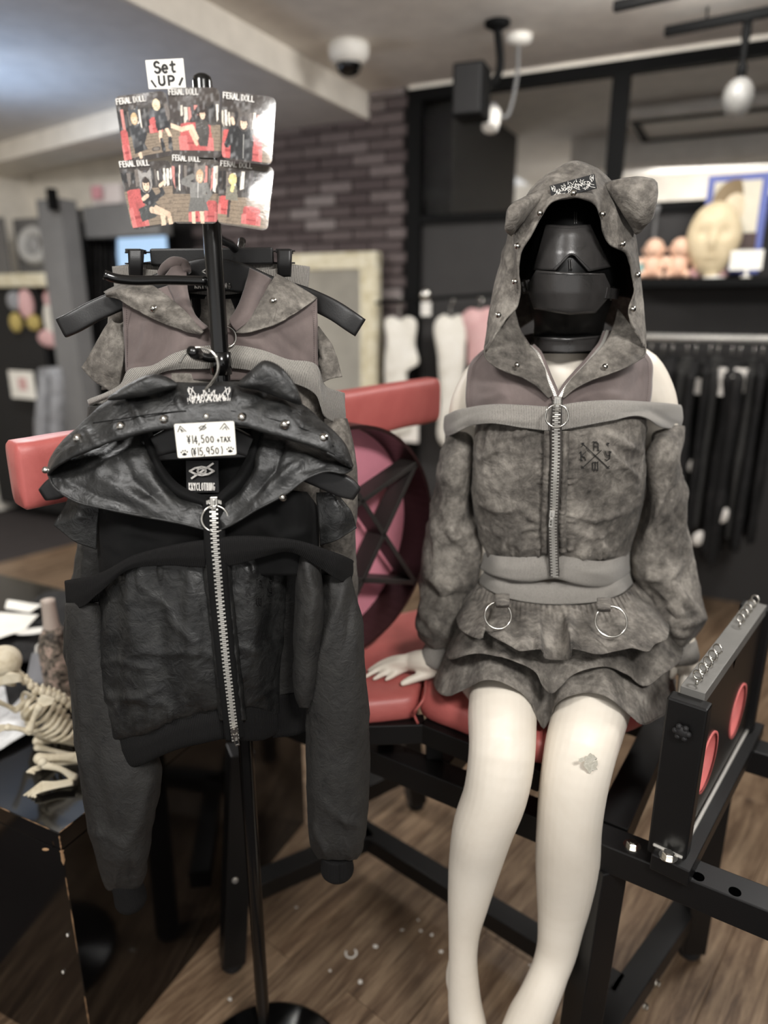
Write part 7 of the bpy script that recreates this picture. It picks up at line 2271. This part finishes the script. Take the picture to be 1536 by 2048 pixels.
# ------------------------------------------------------------------ things at the far left
YL = 4.3
po = thing('partition_frame', 'grey square post with a header forming a doorway at the left', 'partition', W(135, 1000, YL))
rect('post', 104, 398, 160, 1000, YL, .12, M['grey_post'], po)
rect('header', 150, 408, 330, 472, YL, .10, M['grey_post'], po)
rect('dark_jamb', 158, 415, 172, 1000, YL + .05, .1, M['frame_black'], po)
rect('rod', 92, 376, 106, 420, YL - .1, .04, M['frame_black'], po)
cu_t = thing('dark_curtain', 'dark pleated curtain hanging inside the grey doorway', 'curtain', W(200, 1000, YL + .3))
G = np.array([[W(168 + 66 * t, y, YL + .3 + .03 * math.sin(t * 40)) for t in np.linspace(0, 1, 60)] for y in np.linspace(470, 1000, 12)])
grid('cloth', G, M['black_cloth'], cu_t, thick=.004)
sn = thing('lit_screen', 'glowing pale blue screen seen through the doorway', 'screen', W(270, 545, YL + .5))
rect('bezel', 214, 452, 350, 556, YL + .5, .05, M['frame_black'], sn, .01)
rect('panel', 224, 462, 342, 546, YL + .49, .006, glow('blue_screen_light', (.50, .72, 1.0, 1), .85), sn)
b2_ = thing('storage_box', 'pink and white printed box lying on top of the grey header', 'box', W(210, 408, YL + .05))
rect('carton', 178, 368, 246, 408, YL + .05, .15, plain('pale_carton', srgb(206, 196, 192), .6), b2_, .004)
rect('print', 180, 372, 205, 398, YL + .045, .004, plain('pink_print', srgb(196, 140, 146), .6), b2_)
rect('print', 220, 376, 240, 404, YL + .045, .004, plain('violet_print', srgb(120, 112, 128), .6), b2_)
YS = 4.7
ls_ = thing('left_shelf', 'beige edged shelf with pictures along the left wall', 'shelf', W(50, 575, YS))
rect('board', -120, 548, 118, 574, YS - .1, .35, M['cream'], ls_, .004)
rect('back_board', -120, 575, 130, 1010, YS + .05, .04, M['wall_black'], ls_)
for k, (x0, x1, lab_) in enumerate(((-40, 18, 'grey picture cut off by the left edge above the shelf'), (22, 108, 'grey picture with a white round emblem above the left shelf'))):
    t = thing('framed_picture', lab_, 'picture', W((x0 + x1) / 2, 548, YS - .02))
    rect('board', x0, 436, x1, 548, YS - .02, .02, plain('grey_picture', srgb(104, 102, 100), .6), t)
    if k:
        c = W(70, 490, YS - .035)
        grid('round_emblem', torus(c, (-.2, -1, .2), .085, .035, 40, 10), plain('pale_emblem', srgb(176, 174, 170), .6), t, True)
        grid('emblem_core', blob(c, (.05, .012, .05)), plain('mid_emblem', srgb(150, 148, 146), .6), t, True)
    else:
        rect('pale_print', x0 + 20, 446, x1 - 6, 530, YS - .03, .006, plain('pale_print', srgb(180, 176, 170), .6), t)
def figure(lab_, px, parts, Y):
    t = thing('wall_toy', lab_, 'toy', W(px, 660, Y))
    for nm, x, y, rx, rz, m_ in parts:
        grid(nm, blob(W(x, y, Y), (rx, .03, rz)), m_, t, True)
    return t
yel = plain('yellow_cloth', srgb(178, 158, 92), .8); gry = M['grey_cloth']
figure('toy figure with yellow feet and grey wings hanging below the shelf', 50, [('body', 52, 608, .05, .09, M['pink_cloth']), ('wing', 30, 602, .05, .06, gry), ('foot', 32, 645, .04, .06, yel), ('foot', 68, 645, .045, .05, yel)], YS - .15)
figure('pink and white toy figure hanging beside the yellow footed one', 108, [('body', 110, 640, .07, .14, M['white_cloth']), ('head', 106, 598, .06, .07, M['pink_cloth']), ('skirt', 104, 676, .09, .06, M['pink_cloth'])], YS - .15)
sw = thing('white_notice', 'white notice sheet with faint red print on the left wall', 'notice', W(44, 798, YS - .2))
rect('sheet', 12, 742, 76, 797, YS - .2, .004, M['paper'], sw)
rect('red_print', 34, 756, 56, 780, YS - .205, .003, plain('faint_red', srgb(206, 164, 160), .7), sw)
tr_ = thing('hanging_trousers', 'grey trousers hanging at the left behind the red padded bar', 'trousers', W(105, 900, YS - .35))
for x0 in (84, 112):
    P = [W(x0 + 6, 752, YS - .35), W(x0 + 4, 830, YS - .35), W(x0 + 2, 920, YS - .35)]
    G = tubegrid(P, [(.06, .04), (.065, .04), (.06, .035)], 20, 24)
    grid('leg', wrinkle(G, .008, 7, x0, closed=True), M['grey_cloth'], tr_, True, True)
tube('waistband', [W(82, 750, YS - .35), W(128, 748, YS - .35)], .045, M['grey_cloth'], tr_, 12)

# ------------------------------------------------------------------ black lacquer plinth at the left with the skeleton
KC = np.array([-.552, .984, 0.0]); K1 = np.array([.432, .902, 0]); K2 = np.array([-.902, .432, 0]); KZ = .56
kl = thing('lacquer_plinth', 'large glossy black lacquer box with chipped edges carrying the toy skeleton', 'plinth', KC + K1 * .38 + K2 * .6)
MB().box(KC + K1 * .38 + K2 * .6 + UZ * (KZ - .0175), K1 * .38, K2 * .6, UZ * .0175).build('top_slab', M['lacquer'], kl, .0015)
MB().box(KC + K1 * .38 + K2 * .6 + UZ * ((KZ - .0375) / 2), K1 * .3785, K2 * .5985, UZ * ((KZ - .0375) / 2)).build('carcass', M['lacquer'], kl, .0015)
rnd = random.Random(8)
def nick(a, b, w, d1, d2):
    n = 9
    V = []
    P = [a + (b - a) * t for t in np.linspace(0, 1, n)]
    for i, p in enumerate(P):
        j = w * (rnd.uniform(.3, 1) if 0 < i < n - 1 else .1)
        V += [p + d1 * j, p - (d1 + d2) * .0006, p + d2 * j]
    off = -(d1 + d2) * .0009
    F = []
    for i in range(n - 1):
        F += [(3 * i, 3 * i + 1, 3 * i + 4, 3 * i + 3), (3 * i + 1, 3 * i + 2, 3 * i + 5, 3 * i + 4)]
    return mesh('chipped_edge', [v + off for v in V], F, M['wood_chip'], kl, False)
for z0, z1, w in ((KZ - .034, KZ - .004, .0022), (KZ - .065, KZ - .034, .006), (.30, .40, .002), (.12, .2, .002), (.02, .06, .003), (.42, .47, .0015)):
    nick(KC + UZ * z0, KC + UZ * z1, w, K1, K2)
for s0, s1_ in ((.02, .09), (.12, .15)):
    nick(KC + K2 * s0 + UZ * KZ, KC + K2 * s1_ + UZ * KZ, .0012, K1, -UZ)
for s0, s1_ in ((.0, .03), (.05, .09)):
    nick(KC + K1 * s0 + UZ * KZ, KC + K1 * s1_ + UZ * KZ, .0014, K2, -UZ)
grid('paint_chip', blob(W(91, 1699, .99) , (.006, .001, .003)), M['wood_chip'], kl, True)
for px, py in ((127, 1863), (86, 1930)):
    p = W(px, py, 1.0 if px > 100 else 1.02)
    grid('paint_chip', blob(KC + K2 * (.02 if px > 100 else .05) - K1 * .0005 + UZ * p[2], (.002, .001, .004)), M['white'], kl, True)

# skeleton
SKL = thing('toy_skeleton', 'ivory plastic toy skeleton crouching on the black plinth', 'skeleton', WZ(100, 1540, KZ))
BN = M['bone']
def bone(name, pts, r, par=SKL, knob=1.5, n=24):
    P = [W(*p) for p in pts]
    R = [r * knob] + [r] * max(1, len(P) - 2) + [r * knob] if len(P) > 2 else [r * knob, r * knob]
    if len(P) == 2:
        m_ = [(P[0] * .75 + P[1] * .25), (P[0] * .5 + P[1] * .5), (P[0] * .25 + P[1] * .75)]
        P = [P[0]] + m_ + [P[1]]
        R = [r * knob, r, r * .9, r, r * knob]
    b = MB()
    b.grid(tubegrid(P, R, 14, n))
    if knob > 1.2:
        for e, rr_ in ((P[0], R[0]), (P[-1], R[-1])):
            b.grid(blob(e, (rr_ * 1.05,) * 3, None, 8, 12))
    return b.build(name, BN, par, smooth=True)
sp = [(38, 1350, 1.20), (45, 1357, 1.20), (53, 1361, 1.20), (62, 1371, 1.20), (72, 1380, 1.205), (85, 1382, 1.21), (98, 1386, 1.215), (108, 1389, 1.22), (118, 1394, 1.222), (128, 1400, 1.225), (138, 1408, 1.23), (150, 1417, 1.235), (163, 1428, 1.24), (176, 1440, 1.24), (190, 1455, 1.24)]
for k, p in enumerate(sp):
    c = W(*p)
    r = .0075 if k < 4 else .0085
    b = MB()
    b.grid(blob(c, (r * .95, r * 1.2, r * 1.15), None, 10, 14))
    b.grid(blob(c + np.array([.002, 0, r * 1.1]), (r * .4, r * .5, r * .8), None, 8, 10))
    b.build('vertebra', BN, SKL, smooth=True)
# skull: round crown with a flared lower rim
c = W(8, 1322, 1.19)
sk_ = MB()
sk_.grid(blob(c, (.031, .034, .028), Matrix.Rotation(.5, 3, 'Y'), 20, 26))
sk_.grid(tubegrid([W(14, 1330, 1.19), W(10, 1350, 1.19), W(4, 1362, 1.185)], [.024, .020, .026], 24, 16))
so_ = sk_.build('skull', BN, SKL, smooth=True)
G = np.array([[W(*(q)) for q in cr([(-22, 1362 + d, 1.17), (0, 1350 + d, 1.165), (26, 1345 + d, 1.17), (44, 1352 + d * .6, 1.18), (47, 1364 + d * .3, 1.19)], 40)] for d in np.linspace(0, 22, 8)])
grid('jaw_plate', G, BN, SKL, thick=.003)
# ribs on the near side, then the far side
Z = lambda zx, zy, Y: (zx * .2247, 1180 + zy * .2247, Y)
ribs = [[(310, 950), (250, 1010), (215, 1090), (230, 1120)], [(370, 985), (290, 1040), (228, 1120), (240, 1150)], [(430, 1010), (350, 1110), (270, 1180), (250, 1185)], [(490, 1005), (410, 1140), (300, 1205), (262, 1215)], [(540, 1030), (450, 1190), (330, 1255), (280, 1250)],
        [(575, 1070), (490, 1220), (380, 1285), (310, 1282)], [(608, 1120), (530, 1250), (440, 1300), (360, 1308)], [(640, 1170), (575, 1280), (510, 1325), (420, 1318)], [(680, 1215), (630, 1300), (570, 1335), (480, 1328)]]
for k, rb in enumerate(ribs):
    a, b, c, d = rb
    bone('rib', [Z(*a, 1.215), Z(*((a[0] * .5 + b[0] * .5) + 6, a[1] * .5 + b[1] * .5), 1.185), Z(*b, 1.165), Z(*c, 1.165), Z(*d, 1.19)], .0041, knob=1.0, n=26)
    bone('rib', [Z(a[0] - 10, a[1], 1.225), Z(b[0] - 50, b[1] - 60, 1.27), Z(c[0] - 20, c[1] - 30, 1.26), Z(d[0], d[1], 1.20)], .0036, knob=1.0, n=20)
bone('sternum', [Z(220, 1090, 1.19), Z(245, 1180, 1.19), Z(300, 1270, 1.192), Z(420, 1318, 1.195)], .0045, knob=1.1)
pts = [Z(330, 1010, 1.155), Z(345, 960, 1.158), Z(372, 930, 1.16), Z(440, 950, 1.162), Z(492, 975, 1.162), Z(470, 1012, 1.156), Z(400, 1030, 1.152), Z(350, 1040, 1.152)]
V, F = shape_prism([W(*p) for p in pts], np.array([0, -.003, 0]), np.array([0, .003, 0]))
o = mesh('shoulder_blade', V, F, BN, SKL, False)
bv = o.modifiers.new('edges', 'BEVEL'); bv.width, bv.segments = .002, 2
bone('upper_arm', [Z(345, 1050, 1.15), Z(300, 1140, 1.145), Z(262, 1235, 1.14)], .0052)
bone('forearm', [Z(262, 1262, 1.14), Z(170, 1235, 1.13), Z(70, 1222, 1.12)], .0042)
bone('upper_arm', [Z(290, 945, 1.26), Z(220, 1000, 1.25), Z(150, 1060, 1.24)], .0045)
bone('forearm', [Z(140, 1070, 1.24), Z(60, 1030, 1.22), Z(-30, 990, 1.2)], .004)
for k in range(4):
    bone('finger', [Z(60, 1212 + k * 9, 1.12), Z(20, 1205 + k * 14, 1.115), Z(-30, 1215 + k * 20, 1.11)], .002, knob=1.2, n=12)
bone('thigh', [Z(335, 1345, 1.19), Z(480, 1335, 1.20), Z(660, 1345, 1.21)], .0062)
bone('shin', [Z(335, 1400, 1.17), Z(460, 1430, 1.18), Z(620, 1475, 1.19)], .0048)
bone('thigh', [Z(350, 1500, 1.115), Z(500, 1490, 1.125), Z(700, 1490, 1.135)], .0068)
grid('knee', blob(W(*Z(375, 1530, 1.105)), (.009, .009, .008)), BN, SKL, True)
bone('shin', [Z(400, 1560, 1.105), Z(540, 1595, 1.108), Z(655, 1665, 1.11)], .0048)
bone('shin', [Z(480, 1550, 1.13), Z(580, 1540, 1.135), Z(700, 1520, 1.14)], .0040)
for k in range(4):
    bone('foot_bone', [WZ_ for WZ_ in [Z(650, 1690 + k * 12, 1.105 - k * .004), Z(470, 1715 + k * 16, 1.10 - k * .005), Z(370, 1715 + k * 24, 1.095 - k * .006)]], .0027, knob=1.2, n=14)
    bone('toe', [Z(370, 1715 + k * 24, 1.095 - k * .006), Z(290 + k * 6, 1775 + k * 18, 1.088 - k * .006), Z(215 + k * 34, 1835 + k * 4, 1.08 - k * .004)], .0022, knob=1.2, n=14)
    bone('toe', [Z(370, 1560 + k * 10, 1.125), Z(290, 1585 + k * 12, 1.12 - k * .002), Z(240 + k * 22, 1625 + k * 3, 1.11)], .002, knob=1.2, n=12)

# things lying behind the skeleton
def sheet(name, pts, m, par=None, z=KZ, thick=.0015, bump_=.004, seed=1, n=24):
    """loose sheet or cloth lying on the plinth from four pixel corners"""
    A = [WZ(x, y, z) for x, y in pts]
    G = np.array([[(A[0] * (1 - u) + A[1] * u) * (1 - v) + (A[3] * (1 - u) + A[2] * u) * v for u in np.linspace(0, 1, n)] for v in np.linspace(0, 1, n)])
    G[..., 2] += thick + bump_ * (1 + vnoise(G * 14, seed)) * .5 + bump_ * .5 * (1 + vnoise(G * 30, seed + 1)) * .5
    return grid(name, G, m, par, thick=thick)
ts = thing('folded_shirt', 'folded black shirt with a white oval print lying on the plinth', 'shirt', WZ(90, 1260, KZ))
sheet('cloth', [(20, 1215), (175, 1190), (190, 1345), (-10, 1345)], M['black_cloth'], ts, bump_=.03, seed=4)
c = WZ(66, 1262, KZ + .042)
grid('oval_print', blob(c, (.042, .02, .002), Matrix.Rotation(.3, 3, 'Z')), M['white'], ts, True)
for k, (q, lab_) in enumerate((([(-60, 1225), (78, 1232), (52, 1262), (-60, 1300)], 'large white paper sheet at the left edge on the black shirt'), ([(15, 1203), (85, 1212), (60, 1228), (10, 1220)], 'small white paper sheet behind the black shirt'))):
    o = sheet('paper_sheet', q, M['paper'], None, KZ + .04, .001, .004, 9 + k)
    tag(o, lab_, 'paper')
o = sheet('plastic_bag', [(-60, 1390), (50, 1385), (75, 1470), (-60, 1545)], mottled('translucent_white_bag', (srgb(150, 150, 152), srgb(196, 196, 196), srgb(224, 224, 224)), 20, .35), None, KZ, .001, .022, 14)
tag(o, 'crumpled white plastic bag lying under the toy skeleton', 'bag')
o = sheet('black_pouch', [(10, 1378), (100, 1368), (110, 1420), (20, 1425)], M['black_cloth'], None, KZ, .002, .02, 15)
tag(o, 'black cloth pouch behind the toy skeleton ribs', 'pouch')
gb = thing('mesh_pouch', 'small grey mesh pouch with a white loop standing behind the skull', 'pouch', WZ(82, 1372, KZ))
G = rowloft([(1306, 64, 108, 1.42, .03), (1320, 60, 110, 1.42, .04), (1345, 55, 104, 1.415, .045), (1366, 50, 98, 1.41, .04), (1372, 52, 96, 1.41, .02)], 30, 30, 3)
grid('pouch_body', G, plain('grey_mesh', srgb(146, 146, 150), .7, grain=260, gb=.8), gb, True, True)
tube('loop', [W(72, 1306, 1.42), W(74, 1292, 1.43), W(90, 1286, 1.43), W(106, 1290, 1.43), W(108, 1304, 1.42)], .003, M['white'], gb, 8, 30)
bt = thing('patterned_bottle', 'slim patterned bottle standing beside the grey mesh pouch', 'bottle', WZ(115, 1400, KZ))
c = WZ(124, 1394, KZ)
grid('bottle_body', lathe([(.0002, 0), (.032, 0), (.034, .01), (.034, .13), (.026, .16), (.018, .175), (.0002, .176)], c, UZ, 28), mottled('speckled_label', (srgb(52, 46, 42), srgb(132, 122, 110), srgb(206, 178, 164)), 60, .4, stops=(.42, .52, .6)), bt, True)
grid('bottle_neck', lathe([(.018, .17), (.016, .19), (.014, .235), (.015, .24), (.0002, .242)], c, UZ, 20), plain('pale_cap', srgb(206, 190, 178), .5), bt, True)

# white scuffs on the floor
rnd = random.Random(2)
for px, py, r in ((895, 1800, .005), (804, 1860, .005), (842, 1862, .004), (864, 1870, .004), (751, 1893, .006), (882, 1903, .005), (720, 1964, .007), (460, 1998, .006), (592, 1815, .004), (836, 1840, .003), (660, 1942, .004), (1245, 1970, .004), (1060, 1930, .003)):
    c = WZ(px, py, 0.0006)
    V = [c + np.array([r * rnd.uniform(.5, 1.2) * math.cos(t), r * rnd.uniform(.5, 1.2) * math.sin(t), 0]) for t in np.linspace(0, 6.28, 9)[:-1]]
    mesh('paint_speck', *shape_prism(V, np.zeros(3), UZ * .0004), M['white'], fl, False)
G = torus(WZ(702, 1906, .001), UZ, .012, .0022, 24, 6)
G[..., 2] = np.clip(G[..., 2], 0.0002, .0012)
G = G[:18]
grid('scratch_mark', G, M['white'], fl, True)
